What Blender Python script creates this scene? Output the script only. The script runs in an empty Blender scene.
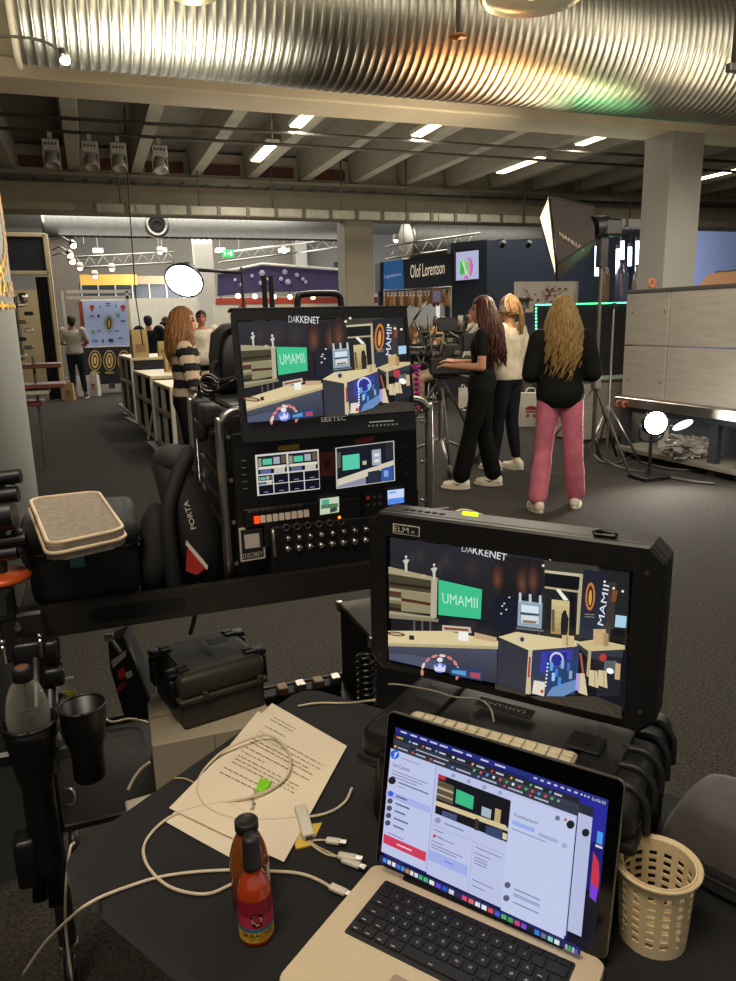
import bpy, bmesh, math, random
from mathutils import Vector, Matrix, Quaternion, noise as mnoise
random.seed(7)
PI = math.pi
sc = bpy.context.scene
COL = sc.collection
V = Vector
# ------------------------------------------------------------------ camera
FPX, YH, ROLL, CAMZ, YAW = 737.0, 320.0, math.radians(1.3), 1.55, math.radians(20)
_p = math.atan((490.5 - YH) / FPX)
CP = V((0, 0, CAMZ))
CF = V((math.sin(YAW) * math.cos(_p), math.cos(YAW) * math.cos(_p), -math.sin(_p)))
_r = V((math.cos(YAW), -math.sin(YAW), 0)); _u = _r.cross(CF)
CR = _r * math.cos(ROLL) - _u * math.sin(ROLL)
CU = _u * math.cos(ROLL) + _r * math.sin(ROLL)
cd = bpy.data.cameras.new('camera'); cam = bpy.data.objects.new('camera', cd); COL.objects.link(cam)
cam.matrix_world = Matrix(((CR.x, CU.x, -CF.x, 0), (CR.y, CU.y, -CF.y, 0), (CR.z, CU.z, -CF.z, CAMZ), (0, 0, 0, 1)))
cd.sensor_fit = 'VERTICAL'; cd.sensor_height = 24.0; cd.lens = FPX * 24.0 / 981.0; cd.clip_end = 200; cd.clip_start = 0.05
sc.camera = cam

def ray(x, y): return CF + CR * ((x - 368) / FPX) - CU * ((y - 490.5) / FPX)
def atz(x, y, z): d = ray(x, y); return CP + d * ((z - CP.z) / d.z)
def aty(x, y, Y): d = ray(x, y); return CP + d * ((Y - CP.y) / d.y)
def atx(x, y, X): d = ray(x, y); return CP + d * ((X - CP.x) / d.x)
def atd(x, y, D): return CP + ray(x, y) * D
def onp(x, y, p0, n): d = ray(x, y); return CP + d * ((p0 - CP).dot(n) / d.dot(n))

# ------------------------------------------------------------------ materials
def s2l(c): return c / 12.92 if c <= .04045 else ((c + .055) / 1.055) ** 2.4
def rgb(h):
    if isinstance(h, str):
        h = h.lstrip('#'); return tuple(s2l(int(h[i:i + 2], 16) / 255) for i in (0, 2, 4))
    return tuple(h)
MATS = {}
def mat(name, col, rough=.5, metal=0., var=.12, scale=8., bump=0., bscale=60., emit=None, es=1., alpha=1., trans=0., coat=0., stretch=None, spec=.5, sheen=0.):
    if name in MATS: return MATS[name]
    m = bpy.data.materials.new(name); m.use_nodes = True; nt = m.node_tree; N = nt.nodes; L = nt.links
    b = N['Principled BSDF']; c = rgb(col)
    tc = N.new('ShaderNodeTexCoord'); mp = N.new('ShaderNodeMapping'); L.new(tc.outputs['Object'], mp.inputs['Vector'])
    if stretch: mp.inputs['Scale'].default_value = stretch
    nz = N.new('ShaderNodeTexNoise'); nz.inputs['Scale'].default_value = scale; nz.inputs['Detail'].default_value = 4
    L.new(mp.outputs['Vector'], nz.inputs['Vector'])
    rp = N.new('ShaderNodeValToRGB'); rp.color_ramp.elements[0].position = .3; rp.color_ramp.elements[1].position = .7
    rp.color_ramp.elements[0].color = tuple(max(0, x * (1 - var)) for x in c) + (1,)
    rp.color_ramp.elements[1].color = tuple(min(1, x * (1 + var)) for x in c) + (1,)
    L.new(nz.outputs['Fac'], rp.inputs['Fac']); L.new(rp.outputs['Color'], b.inputs['Base Color'])
    b.inputs['Roughness'].default_value = rough; b.inputs['Metallic'].default_value = metal
    b.inputs['Specular IOR Level'].default_value = spec
    if sheen: b.inputs['Sheen Weight'].default_value = sheen
    if coat: b.inputs['Coat Weight'].default_value = coat
    if trans: b.inputs['Transmission Weight'].default_value = trans; b.inputs['IOR'].default_value = 1.33
    if alpha < 1: b.inputs['Alpha'].default_value = alpha
    if emit is not None:
        b.inputs['Emission Color'].default_value = rgb(emit) + (1,); b.inputs['Emission Strength'].default_value = es
    if bump:
        n2 = N.new('ShaderNodeTexNoise'); n2.inputs['Scale'].default_value = bscale; n2.inputs['Detail'].default_value = 3
        L.new(mp.outputs['Vector'], n2.inputs['Vector'])
        bp = N.new('ShaderNodeBump'); bp.inputs['Strength'].default_value = bump; bp.inputs['Distance'].default_value = .01
        L.new(n2.outputs['Fac'], bp.inputs['Height']); L.new(bp.outputs['Normal'], b.inputs['Normal'])
    MATS[name] = m; return m
def attr_mat(name, rough=.6, emit=0., metal=0., spec=.3):
    if name in MATS: return MATS[name]
    m = bpy.data.materials.new(name); m.use_nodes = True; nt = m.node_tree; b = nt.nodes['Principled BSDF']
    a = nt.nodes.new('ShaderNodeAttribute'); a.attribute_name = 'Col'
    b.inputs['Roughness'].default_value = rough; b.inputs['Metallic'].default_value = metal; b.inputs['Specular IOR Level'].default_value = spec
    if emit:
        nt.links.new(a.outputs['Color'], b.inputs['Emission Color']); b.inputs['Emission Strength'].default_value = emit
        b.inputs['Base Color'].default_value = (.004, .004, .005, 1)
    else:
        nt.links.new(a.outputs['Color'], b.inputs['Base Color'])
    MATS[name] = m; return m

# ------------------------------------------------------------------ mesh builder
WM = {}
def frame(loc=(0, 0, 0), rz=0, rx=0, ry=0):
    return Matrix.Translation(V(loc)) @ Matrix.Rotation(rz, 4, 'Z') @ Matrix.Rotation(rx, 4, 'X') @ Matrix.Rotation(ry, 4, 'Y')
def basis(o, x, y, z):
    return Matrix(((x.x, y.x, z.x, o.x), (x.y, y.y, z.y, o.y), (x.z, y.z, z.z, o.z), (0, 0, 0, 1)))
def align(d, up=V((0, 0, 1))):
    z = d.normalized(); x = up.cross(z)
    if x.length < 1e-4: x = V((1, 0, 0)).cross(z)
    if x.length < 1e-4: x = V((0, 1, 0)).cross(z)
    x.normalize(); y = z.cross(x); return x, y, z
_boxcache = {}
_txt = {}
def text_geo(s):
    if s in _txt: return _txt[s]
    cu = bpy.data.curves.new('t', 'FONT'); cu.body = s; cu.size = 1; cu.resolution_u = 3
    o = bpy.data.objects.new('t', cu); COL.objects.link(o)
    bpy.context.view_layer.update()
    me = bpy.data.meshes.new_from_object(o.evaluated_get(bpy.context.evaluated_depsgraph_get()))
    vs = [v.co.copy() for v in me.vertices]; fs = [list(p.vertices) for p in me.polygons]
    bpy.data.objects.remove(o); bpy.data.curves.remove(cu); bpy.data.meshes.remove(me)
    x0 = min(v.x for v in vs); x1 = max(v.x for v in vs)
    _txt[s] = (vs, fs, x0, x1); return _txt[s]
class MB:
    def __init__(s, M=None):
        s.v = []; s.f = []; s.mi = []; s.sm = []; s.M = M.copy() if M else Matrix.Identity(4); s.m = 0; s.col = []; s.c = (1, 1, 1)
    def add(s, vs, fs, smooth=False, M=None):
        T = s.M @ M if M else s.M
        k = len(s.v); s.v += [T @ V(v) for v in vs]
        for f in fs:
            s.f.append([i + k for i in f]); s.mi.append(s.m); s.sm.append(smooth); s.col.append(s.c)
        return s
    def bm(s, b, smooth=False, M=None):
        b.verts.index_update(); s.add([v.co.copy() for v in b.verts], [[v.index for v in f.verts] for f in b.faces], smooth, M); b.free(); return s
    def box(s, c, d, bev=0, seg=1, M=None, smooth=None):
        c = V(c)
        key = (round(d[0], 5), round(d[1], 5), round(d[2], 5), bev, seg)
        if key not in _boxcache:
            b = bmesh.new(); bmesh.ops.create_cube(b, size=1)
            for v in b.verts: v.co = V((v.co.x * d[0], v.co.y * d[1], v.co.z * d[2]))
            if bev:
                bmesh.ops.bevel(b, geom=list(b.edges), offset=min(bev, .49 * min(d)), segments=seg, profile=.5, affect='EDGES')
            b.verts.index_update()
            _boxcache[key] = ([v.co.copy() for v in b.verts], [[v.index for v in f.verts] for f in b.faces]); b.free()
        vs, fs = _boxcache[key]
        return s.add([v + c for v in vs], fs, (seg > 1) if smooth is None else smooth, M)
    def prism(s, pts, z0, z1, bev=0, M=None, smooth=False, seg=1):   # polygon in xy extruded in z
        b = bmesh.new(); n = len(pts)
        lo = [b.verts.new((p[0], p[1], z0)) for p in pts]; hi = [b.verts.new((p[0], p[1], z1)) for p in pts]
        b.faces.new(lo[::-1]); b.faces.new(hi)
        for i in range(n): b.faces.new((lo[i], lo[(i + 1) % n], hi[(i + 1) % n], hi[i]))
        if bev: bmesh.ops.bevel(b, geom=[e for e in b.edges if abs(e.verts[0].co.z - e.verts[1].co.z) < 1e-6], offset=bev, segments=seg, profile=.5, affect='EDGES')
        return s.bm(b, smooth, M)
    def cyl(s, p0, p1, r0, r1=None, n=16, caps=True, smooth=True, M=None):
        r1 = r0 if r1 is None else r1; p0 = V(p0); p1 = V(p1); x, y, z = align(p1 - p0)
        vs = []
        for p, r in ((p0, r0), (p1, r1)):
            for i in range(n):
                a = 2 * PI * i / n; vs.append(p + x * (r * math.cos(a)) + y * (r * math.sin(a)))
        s.add(vs, [[i, (i + 1) % n, n + (i + 1) % n, n + i] for i in range(n)], smooth, M)
        if caps: s.add(vs[:n], [list(range(n))[::-1]], False, M); s.add(vs[n:], [list(range(n))], False, M)
        return s
    def lathe(s, prof, n=24, o=(0, 0, 0), ax=(0, 0, 1), M=None, smooth=True, sx=1, sy=1):  # prof [(r,z)]
        x, y, z = align(V(ax)); o = V(o); vs = []; fs = []
        if V(ax) == V((0, 0, 1)): x, y = V((1, 0, 0)), V((0, 1, 0))
        for r, h in prof:
            for i in range(n):
                a = 2 * PI * i / n; vs.append(o + x * (sx * r * math.cos(a)) + y * (sy * r * math.sin(a)) + z * h)
        for k in range(len(prof) - 1):
            for i in range(n): fs.append([k * n + i, k * n + (i + 1) % n, (k + 1) * n + (i + 1) % n, (k + 1) * n + i])
        return s.add(vs, fs, smooth, M)
    def tube(s, pts, r, n=8, M=None, smooth=True, caps=True):     # r number or list
        pts = [V(p) for p in pts]; rs = r if isinstance(r, (list, tuple)) else [r] * len(pts)
        vs = []; fs = []; px = None
        for i, p in enumerate(pts):
            d = (pts[min(i + 1, len(pts) - 1)] - pts[max(i - 1, 0)])
            if d.length < 1e-9: d = V((0, 0, 1))
            d.normalize()
            if px is None: x, y, z = align(d)
            else:
                x = px - d * px.dot(d)
                if x.length < 1e-6: x, y, z = align(d)
                x.normalize(); y = d.cross(x)
            px = x
            for k in range(n):
                a = 2 * PI * k / n; vs.append(p + x * (rs[i] * math.cos(a)) + y * (rs[i] * math.sin(a)))
        for i in range(len(pts) - 1):
            for k in range(n): fs.append([i * n + k, i * n + (k + 1) % n, (i + 1) * n + (k + 1) % n, (i + 1) * n + k])
        if caps: fs.append(list(range(n))[::-1]); fs.append([(len(pts) - 1) * n + k for k in range(n)])
        return s.add(vs, fs, smooth, M)
    def ell(s, c, r, n=14, m=9, M=None):
        c = V(c); r = r if isinstance(r, (tuple, list, Vector)) else (r, r, r)
        vs = [c + V((0, 0, r[2]))]; fs = []
        for j in range(1, m):
            t = PI * j / m
            for i in range(n):
                a = 2 * PI * i / n; vs.append(c + V((r[0] * math.sin(t) * math.cos(a), r[1] * math.sin(t) * math.sin(a), r[2] * math.cos(t))))
        vs.append(c - V((0, 0, r[2])))
        for i in range(n):
            fs.append([0, 1 + i, 1 + (i + 1) % n]); e = len(vs) - 1; o = 1 + (m - 2) * n
            fs.append([e, o + (i + 1) % n, o + i])
            for j in range(m - 2): fs.append([1 + j * n + i, 1 + (j + 1) * n + i, 1 + (j + 1) * n + (i + 1) % n, 1 + j * n + (i + 1) % n])
        return s.add(vs, fs, True, M)
    def torus(s, c, ax, R, r, n=24, m=8, M=None, a0=0, a1=2 * PI):
        x, y, z = align(V(ax)); c = V(c); full = abs(a1 - a0 - 2 * PI) < 1e-6
        pts = [c + x * (R * math.cos(a0 + (a1 - a0) * i / n)) + y * (R * math.sin(a0 + (a1 - a0) * i / n)) for i in range(n + 1)]
        return s.tube(pts, r, m, M)
    def quad(s, a, b, c, d): return s.add([a, b, c, d], [[0, 1, 2, 3]])
    def loft(s, rings, smooth=True, caps=True, M=None):
        n = len(rings[0]); vs = [V(p) for r in rings for p in r]; fs = []
        for k in range(len(rings) - 1):
            for i in range(n): fs.append([k * n + i, k * n + (i + 1) % n, (k + 1) * n + (i + 1) % n, (k + 1) * n + i])
        if caps: fs.append(list(range(n))[::-1]); fs.append([(len(rings) - 1) * n + i for i in range(n)])
        return s.add(vs, fs, smooth, M)
    def text(s, t, o, xd, yd, size=None, width=None, center=False, ext=0):  # flat text; o baseline start, xd/yd unit axes
        vs, fs, x0, x1 = text_geo(t); xd = V(xd); yd = V(yd); o = V(o)
        sx = sy = size
        if width is not None:
            sx = width / (x1 - x0)
            if size is None: sy = sx
        off = -(x0 + x1) / 2 if center else -x0
        P = [o + xd * ((v.x + off) * sx) + yd * (v.y * sy) for v in vs]
        s.add(P, fs)
        if ext:
            nn = xd.cross(yd).normalized() * -ext; ct = {}
            for f in fs:
                for i in range(len(f)):
                    e = (f[i], f[(i + 1) % len(f)]); ct[e] = 1
            side = [e for e in ct if (e[1], e[0]) not in ct]; k = len(P)
            s.add(P + [p + nn for p in P], [[a, a + k, b + k, b] for a, b in side])
        return s
    def build(s, name, mats, parent=None, label=None, cat=None, group=None, kind=None, sharp=None, base=None):
        me = bpy.data.meshes.new(name)
        if parent is not None: W = WM[parent.name]
        else:
            if base is None:
                xs = [v.x for v in s.v]; ys = [v.y for v in s.v]; zs = [v.z for v in s.v]
                base = V(((min(xs) + max(xs)) / 2, (min(ys) + max(ys)) / 2, min(zs)))
            W = Matrix.Translation(base)
        Wi = W.inverted()
        me.from_pydata([tuple(Wi @ v) for v in s.v], [], s.f)
        ms = mats if isinstance(mats, (list, tuple)) else [mats]
        for m in ms: me.materials.append(m)
        me.polygons.foreach_set('material_index', s.mi); me.polygons.foreach_set('use_smooth', s.sm)
        if any(c != (1, 1, 1) for c in s.col):
            at = me.color_attributes.new('Col', 'FLOAT_COLOR', 'CORNER'); buf = []
            for p, c in zip(me.polygons, s.col): buf += (list(c[:3]) + [1.]) * p.loop_total
            at.data.foreach_set('color', buf)
        me.update()
        o = bpy.data.objects.new(name, me); COL.objects.link(o)
        if parent is not None: o.parent = parent; WM[o.name] = W
        else: o.matrix_world = W; WM[o.name] = W
        tag(o, label, cat, group, kind); return o
def tag(o, label=None, cat=None, group=None, kind=None):
    if label: o['label'] = label
    if cat: o['category'] = cat
    if group: o['group'] = group
    if kind: o['kind'] = kind
    return o
def thing(name, label, cat, loc=(0, 0, 0), rz=0, group=None, M=None):
    o = bpy.data.objects.new(name, None); COL.objects.link(o); o.empty_display_size = .05
    W = M if M is not None else frame(loc, rz)
    o.matrix_world = W; WM[o.name] = W
    return tag(o, label, cat, group)
def dup(root, W, label=None, group=None):      # W new world matrix
    def cp(o, par):
        c = o.copy(); COL.objects.link(c)
        if par is not None: c.parent = par
        for ch in list(o.children): cp(ch, c)
        return c
    c = cp(root, None); c.matrix_world = W; WM[c.name] = W
    for ch in c.children_recursive: WM[ch.name] = W
    if label: c['label'] = label
    if group: c['group'] = group
    return c
def smooth_path(pts, n=6):       # Catmull-Rom
    pts = [V(p) for p in pts]; P = [pts[0] * 2 - pts[1]] + pts + [pts[-1] * 2 - pts[-2]]; out = []
    for i in range(1, len(P) - 2):
        for k in range(n):
            t = k / n; a, b, c, d = P[i - 1], P[i], P[i + 1], P[i + 2]
            out.append(.5 * ((2 * b) + (c - a) * t + (2 * a - 5 * b + 4 * c - d) * t * t + (3 * b - a - 3 * c + d) * t ** 3))
    out.append(pts[-1]); return out
def lamp(name, kind, loc, energy, col=(1, 1, 1), size=.2, to=None, spot=60, blend=.5, sizey=None):
    l = bpy.data.lights.new(name, kind); l.energy = energy; l.color = col
    if kind == 'AREA':
        l.size = size
        if sizey: l.shape = 'RECTANGLE'; l.size_y = sizey
    else: l.shadow_soft_size = size
    if kind == 'SPOT': l.spot_size = math.radians(spot); l.spot_blend = blend
    o = bpy.data.objects.new(name, l); COL.objects.link(o); o.location = loc
    if to is not None: o.rotation_euler = (V(to) - V(loc)).to_track_quat('-Z', 'Y').to_euler()
    return o
class Paint:     # a flat picture on a plane (p0,n): flat shapes given by the points where they sit on that plane
    def __init__(s, p0, n, up=None): s.p0 = V(p0); s.n = V(n).normalized(); s.mb = MB(); s.k = 1
    def P(s, x, y): return onp(x, y, s.p0, s.n) + s.n * (.00012 * s.k)
    def poly(s, pts, c, step=True):
        s.mb.c = rgb(c); s.mb.add([s.P(*p) for p in pts], [list(range(len(pts)))]); s.k += step; return s
    def many(s, polys, c):
        for q in polys: s.poly(q, c, False)
        s.k += 1; return s
    def line(s, a, b, w, c):
        A = V(a); B = V(b); d = (B - A).normalized(); q = V((-d.y, d.x)) * (w / 2)
        return s.poly([tuple(A + q), tuple(B + q), tuple(B - q), tuple(A - q)], c)
    def glow(s, x, y, rx, ry, c0, c1, n=7, rot=0):     # soft spot from edge colour c0 to centre colour c1
        a, b_ = rgb(c0), rgb(c1)
        for k in range(n):
            f = (k + .5) / n; c = tuple(p + (q - p) * f ** 1.6 for p, q in zip(a, b_)); g = 1 - k / n
            s.disc(x, y + ry * .25 * (1 - g), rx * g, ry * g, c, 16, rot)
        return s
    def vgrad(s, tl, tr, br, bl, c0, c1, n=8):          # vertical blend between two colours
        a, b_ = rgb(c0), rgb(c1); tl, tr, br, bl = V(tl), V(tr), V(br), V(bl)
        for k in range(n):
            f = (k + .5) / n; c = tuple(p + (q - p) * f for p, q in zip(a, b_))
            s.poly([tuple(tl.lerp(bl, k / n)), tuple(tr.lerp(br, k / n)), tuple(tr.lerp(br, (k + 1) / n)), tuple(tl.lerp(bl, (k + 1) / n))], c, False)
        s.k += 1; return s
    def disc(s, x, y, rx, ry, c, n=14, rot=0):
        return s.poly([(x + rx * math.cos(t) * math.cos(rot) - ry * math.sin(t) * math.sin(rot), y + rx * math.cos(t) * math.sin(rot) + ry * math.sin(t) * math.cos(rot)) for t in [2 * PI * i / n for i in range(n)]], c)
    def text(s, t, a, b, h, c):    # baseline from a to b, height h (same frame)
        o = s.P(*a); e = s.P(*b); xd = e - o; w = xd.length; xd.normalize(); yd = s.n.cross(xd)
        hp = (s.P(a[0], a[1] - h) - o).length
        s.mb.c = rgb(c); s.mb.text(t, o, xd, yd, size=hp / .72, width=w); s.k += 1; return s
# ================================================================== setting
world = bpy.data.worlds.new('world'); sc.world = world; world.use_nodes = True
world.node_tree.nodes['Background'].inputs[0].default_value = (.62, .60, .55, 1)
world.node_tree.nodes['Background'].inputs[1].default_value = .6
sc.view_settings.view_transform = 'Standard'; sc.view_settings.look = 'None'
sc.view_settings.exposure = 0.0

M_carpet = mat('carpet', '#3b3731', .95, var=.65, scale=90, bump=1.0, bscale=240, spec=.2)
M_conc = mat('painted_concrete', '#8f8674', .75, var=.08, scale=3, bump=.08, bscale=30)
M_concl = mat('pale_concrete', '#c2b59a', .7, var=.06, scale=3, bump=.08, bscale=30)
M_colm = mat('column_paint', '#8d8b84', .8, var=.05, scale=2)
M_ceil = mat('ceiling_board', '#6a655c', .9, var=.15, scale=2)
M_rib = mat('rib_concrete', '#8f897b', .85, var=.08, scale=3)
M_wall = mat('hall_wall', '#6d675c', .85, var=.1, scale=1)
M_black = mat('black_plastic', '#0d0d0e', .42, var=.2, scale=30)
M_blackm = mat('matt_black', '#0a0a0b', .75, var=.2, scale=30)
M_cloth = mat('black_cloth', '#0b0a0a', .9, var=.3, scale=120, bump=.25, bscale=900, sheen=.15)
M_steel = mat('brushed_steel', '#b5b0a8', .3, 1, var=.1, scale=20)
M_galv = mat('galvanised', '#9a978d', .38, 1, var=.12, scale=6)
M_white = mat('white_plastic', '#d8d0c0', .45, var=.04)
M_cream = mat('cream_laminate', '#d9cba6', .5, var=.05)
M_graymetal = mat('grey_metal', '#55524c', .5, .6, var=.1)
M_wood = mat('pale_wood', '#d0bd94', .6, var=.15, scale=6, stretch=(1, 1, 12))
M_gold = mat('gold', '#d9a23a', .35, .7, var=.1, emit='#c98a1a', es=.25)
M_red = mat('red_brick_paint', '#4a2018', .8, var=.2)

MB().box((8, 14, -.05), (60, 60, .1)).build('floor', M_carpet, kind='structure')
b = MB(); b.box((8, 5.9, 4.5), (50, 20, .1)); b.build('ceiling', M_ceil, kind='structure')
for k in range(-4, 15):
    x = .02 + .975 * k
    MB().prism([(-.085, 0), (.085, 0), (.13, .42), (-.13, .42)], 0, 6.5, M=Matrix.Translation((x, 13.78, 4.03)) @ Matrix.Rotation(PI / 2, 4, 'X')).build('ceiling_rib', M_rib, kind='structure')
# near beam with its flange, far beam, columns
b = MB(); b.box((8, 7.22, 3.85), (44, .34, .58)); b.box((8, 7.2, 3.555), (44, .5, .15), .015)
b.build('beam', M_concl, kind='structure')
b = MB(); b.box((8, 14.1, 4.17), (50, .5, .5)); b.box((8, 14.2, 3.67), (50, .5, .5)); b.box((8, 14.0, 3.96), (50, .64, .07)); b.box((8, 14.0, 3.47), (50, .66, .12))
b.build('beam', M_conc, kind='structure')
b = MB()
for k in range(-4, 5): b.box((.5 + .975 * k, 13.82, 4.16), (.62, .05, .17))
b.build('trim_1', M_red, kind='structure')
MB().box((6.385, 7.20, 1.75), (.45, .45, 3.50), .012).build('column', M_colm, kind='structure')
cx = aty(358, 260, 14.2).x
MB().box((cx, 14.35, 1.75), (.58, .5, 3.5), .02).build('column', M_conc, kind='structure')
# far hall
b = MB(); b.box((8, 29, 5.6), (60, 30, .1)); b.build('ceiling', mat('far_ceiling', '#8a8a84', .9, var=.1), kind='structure')
MB().box((8, 35, 2.8), (60, .2, 5.8)).build('wall_back', mat('far_wall', '#7d7a70', .9, var=.1, scale=.6), kind='structure')
MB().box((-7, 20, 2.8), (.2, 46, 5.8)).build('wall_left', M_wall, kind='structure')
for px, Y in ((203, 24), (300, 34)):
    q = aty(px, 260, Y); MB().box((q.x, Y, 2.8), (.55, .55, 5.6), .02).build('column', mat('far_column', '#aaa79c', .8, var=.05), kind='structure')

# ------------------------------------------------------------------ ceiling services
# ventilation duct
R = .5; A = math.atan2(aty(368, 94, 5.9).z - CAMZ, 5.9)
dt = 5.85; dy = dt * math.cos(A) - R * math.sin(A); dz = CAMZ + dt * math.sin(A) + R * math.cos(A)
x0 = aty(20, 65, dt * math.cos(A)).x
rings = []; N_ = 40; pitch = .062; xx = x0
prof = []
while xx < 10:
    prof += [(R, xx), (R + .001, xx + pitch * .3), (R, xx + pitch * .6), (R + .006, xx + pitch * .70), (R + .0075, xx + pitch * .80), (R + .006, xx + pitch * .9)]
    xx += pitch
M_duct = mat('spiral_duct', '#7d7a6f', .41, 1, var=.14, scale=3)
t = thing('ventilation_duct', 'wide ribbed galvanised ventilation duct running below the ceiling', 'duct', (x0, dy, dz))
MB().lathe(prof, 56, (0, dy, dz), (1, 0, 0)).build('duct_shell', M_duct, t)
b = MB(); b.torus((x0, dy, dz), (1, 0, 0), R + .01, .022, 48, 8)
b.lathe([(0, 0), (R, 0)], 48, (x0 + .01, dy, dz), (1, 0, 0)); b.build('end_collar', M_conc, t)
for jx in (6.1,):
    MB().torus((jx, dy, dz), (1, 0, 0), R + .012, .014, 48, 6).build('joint_band', M_galv, t)
# horizontal pipes under the ribs
for i, (a, c_, lab) in enumerate((((0, 114), (368, 134), 'thin dark pipe below the ceiling, the one nearer the duct'), ((0, 128), (368, 147), 'thin dark lighting pipe below the ceiling carrying four stage lights'))):
    q = atz(*a, 3.95)
    tag(MB().tube([(-6, q.y, 3.95), (24, q.y - .0, 3.95)], .022, 8).build('ceiling_pipe', M_graymetal), lab, 'pipe')
# fluorescent fixtures
M_tube = mat('tube_light', '#fff2d0', .5, emit='#fff0cc', es=9)
M_fix = mat('fixture_white', '#cfc8b4', .5)
def strip(a, c_, lab):
    p = atz(*a, 4.02); q = atz(*c_, 4.02); x = (p.x + q.x) / 2
    t = thing('hanging_strip_light', lab, 'ceiling light', (x, p.y, 4.0), group='fluorescent ceiling lights')
    L_ = q.y - p.y; m = (p.y + q.y) / 2
    MB().box((x, m, 4.06), (.2, abs(L_) + .06, .06), .008).build('housing', M_fix, t)
    MB().box((x, m, 4.022), (.15, abs(L_), .02), .005).build('diffuser', M_tube, t)
    for wy in (p.y, q.y): MB().tube([(x, wy, 4.08), (x, wy, 4.46)], .008, 5).build('suspension_wire', M_fix, t)
    lamp('strip_lamp', 'AREA', (x, m, 3.98), 50, (1, .93, .78), .18, to=(x, m, 0), sizey=abs(L_))
strip((295, 127), (309, 115), 'lit fluorescent strip on the ceiling, nearer of the pair left of centre')
strip((250, 161), (279, 145), 'lit fluorescent strip on the ceiling, farther of the pair left of centre')
strip((414, 136), (441, 124), 'lit fluorescent strip on the ceiling above the dark blue booth')
strip((498, 173), (544, 158), 'lit fluorescent strip on the ceiling above the softbox, the longest one')
strip((578, 145), (609, 135), 'lit fluorescent strip on the ceiling just left of the thick column')
strip((700, 180), (738, 169), 'lit fluorescent strip on the ceiling right of the thick column')
strip((528, 342 / 2 + -9), (556, 160), 'dim end of a fluorescent strip beside the column') if False else None
# stage lights hanging on the pipe
M_sl = mat('stage_light_grey', '#8d8a82', .45, .5, var=.1)
def stage_light(px, py, lab):
    q = atz(px, 137, 3.95); y = atz(0, 128, 3.95).y; x = aty(px, 150, y).x
    t = thing('stage_light', lab, 'stage light', (x, y, 3.5), group='stage lights on the ceiling pipe')
    b = MB(); b.box((x, y, 3.885), (.05, .05, .1)); b.box((x, y, 3.78), (.2, .14, .14), .01); b.build('driver_box', M_sl, t)
    for s in (-1, 1): MB().box((x + s * .095, y, 3.63), (.012, .05, .24)).build('yoke_arm', M_sl, t)
    b = MB(); b.lathe([(.0, .0), (.05, 0), (.07, .05), (.075, .1), (.09, .2), (.085, .21), (.07, .2), (.0, .18)], 18, (x, y + .06, 3.72), (.0, -.45, -.9)); b.build('lamp_head', M_sl, t)
    for k in range(4): MB().box((x - .06 + .04 * k, y - .072, 3.79), (.022, .006, .03)).build('vent', M_black, t)
for px, lab in ((51, 'grey stage light on the pipe, leftmost of four'), (90, 'grey stage light on the pipe, second of four from the left'), (118, 'grey stage light on the pipe, third of four from the left'), (159, 'grey stage light on the pipe, rightmost of four')): stage_light(px, 150, lab)
# cable tray and busbar trunking on the far beam
t = thing('cable_tray', 'long metal cable tray along the far concrete beam', 'cable tray', (4, 13.6, 3.92))
yy = 13.42; zt = aty(300, 187, yy).z
b = MB(); b.box((8, yy, zt), (40, .02, .07)); b.box((8, yy + .25, zt), (40, .02, .07)); b.build('side_rail', M_graymetal, t)
for k in range(64): MB().box((-4 + k * .38, yy + .12, zt - .02), (.05, .26, .02)).build('rung', M_graymetal, t)
yy = 13.24
xa = aty(95, 211, yy).x; xb = aty(645, 222, yy).x; za = aty(300, 213.5, yy).z
t = thing('busbar_trunking', 'pale segmented busbar trunking rail hung under the far beam', 'rail', ((xa + xb) / 2, yy, za))
M_bus = mat('busbar_grey', '#8f8b7c', .45, .2)
MB().box(((xa + xb) / 2, yy, za), (xb - xa, .1, .14), .008).build('rail_body', M_bus, t)
n_ = 22
for k in range(n_ + 1): MB().box((xa + (xb - xa) * k / n_, yy - .03, za - .005), (.06, .08, .17)).build('joint_clamp', M_graymetal, t)
for k in (0, 1, 6, 7, 12, 17, 20): MB().box((xa + (xb - xa) * (k + .5) / n_, yy - .055, za), (.22, .02, .1)).build('tap_box', M_bus, t)
for k in range(9):
    x = xa + .4 + (xb - xa - .8) * k / 8
    MB().tube([(x, yy, za), (x, yy, 4.46)], .012, 6).build('hanger_rod', M_graymetal, t)
def duct_glint(px, py, dist, en, col, size):      # unseen lamp added for a glint, where the shiny duct mirrors it
    d = ray(px, py).normalized(); oy, oz = -dy, CP.z - dz; A_ = d.y ** 2 + d.z ** 2; B_ = 2 * (oy * d.y + oz * d.z); C_ = oy * oy + oz * oz - R * R
    s = (-B_ - math.sqrt(max(0, B_ * B_ - 4 * A_ * C_))) / (2 * A_); P = CP + d * s; n = V((0, P.y - dy, P.z - dz)).normalized(); r = d - n * (2 * d.dot(n))
    lamp('duct_glint_lamp', 'AREA', P + r * dist, en, col, size, to=P).data.spread = math.radians(28)
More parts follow.
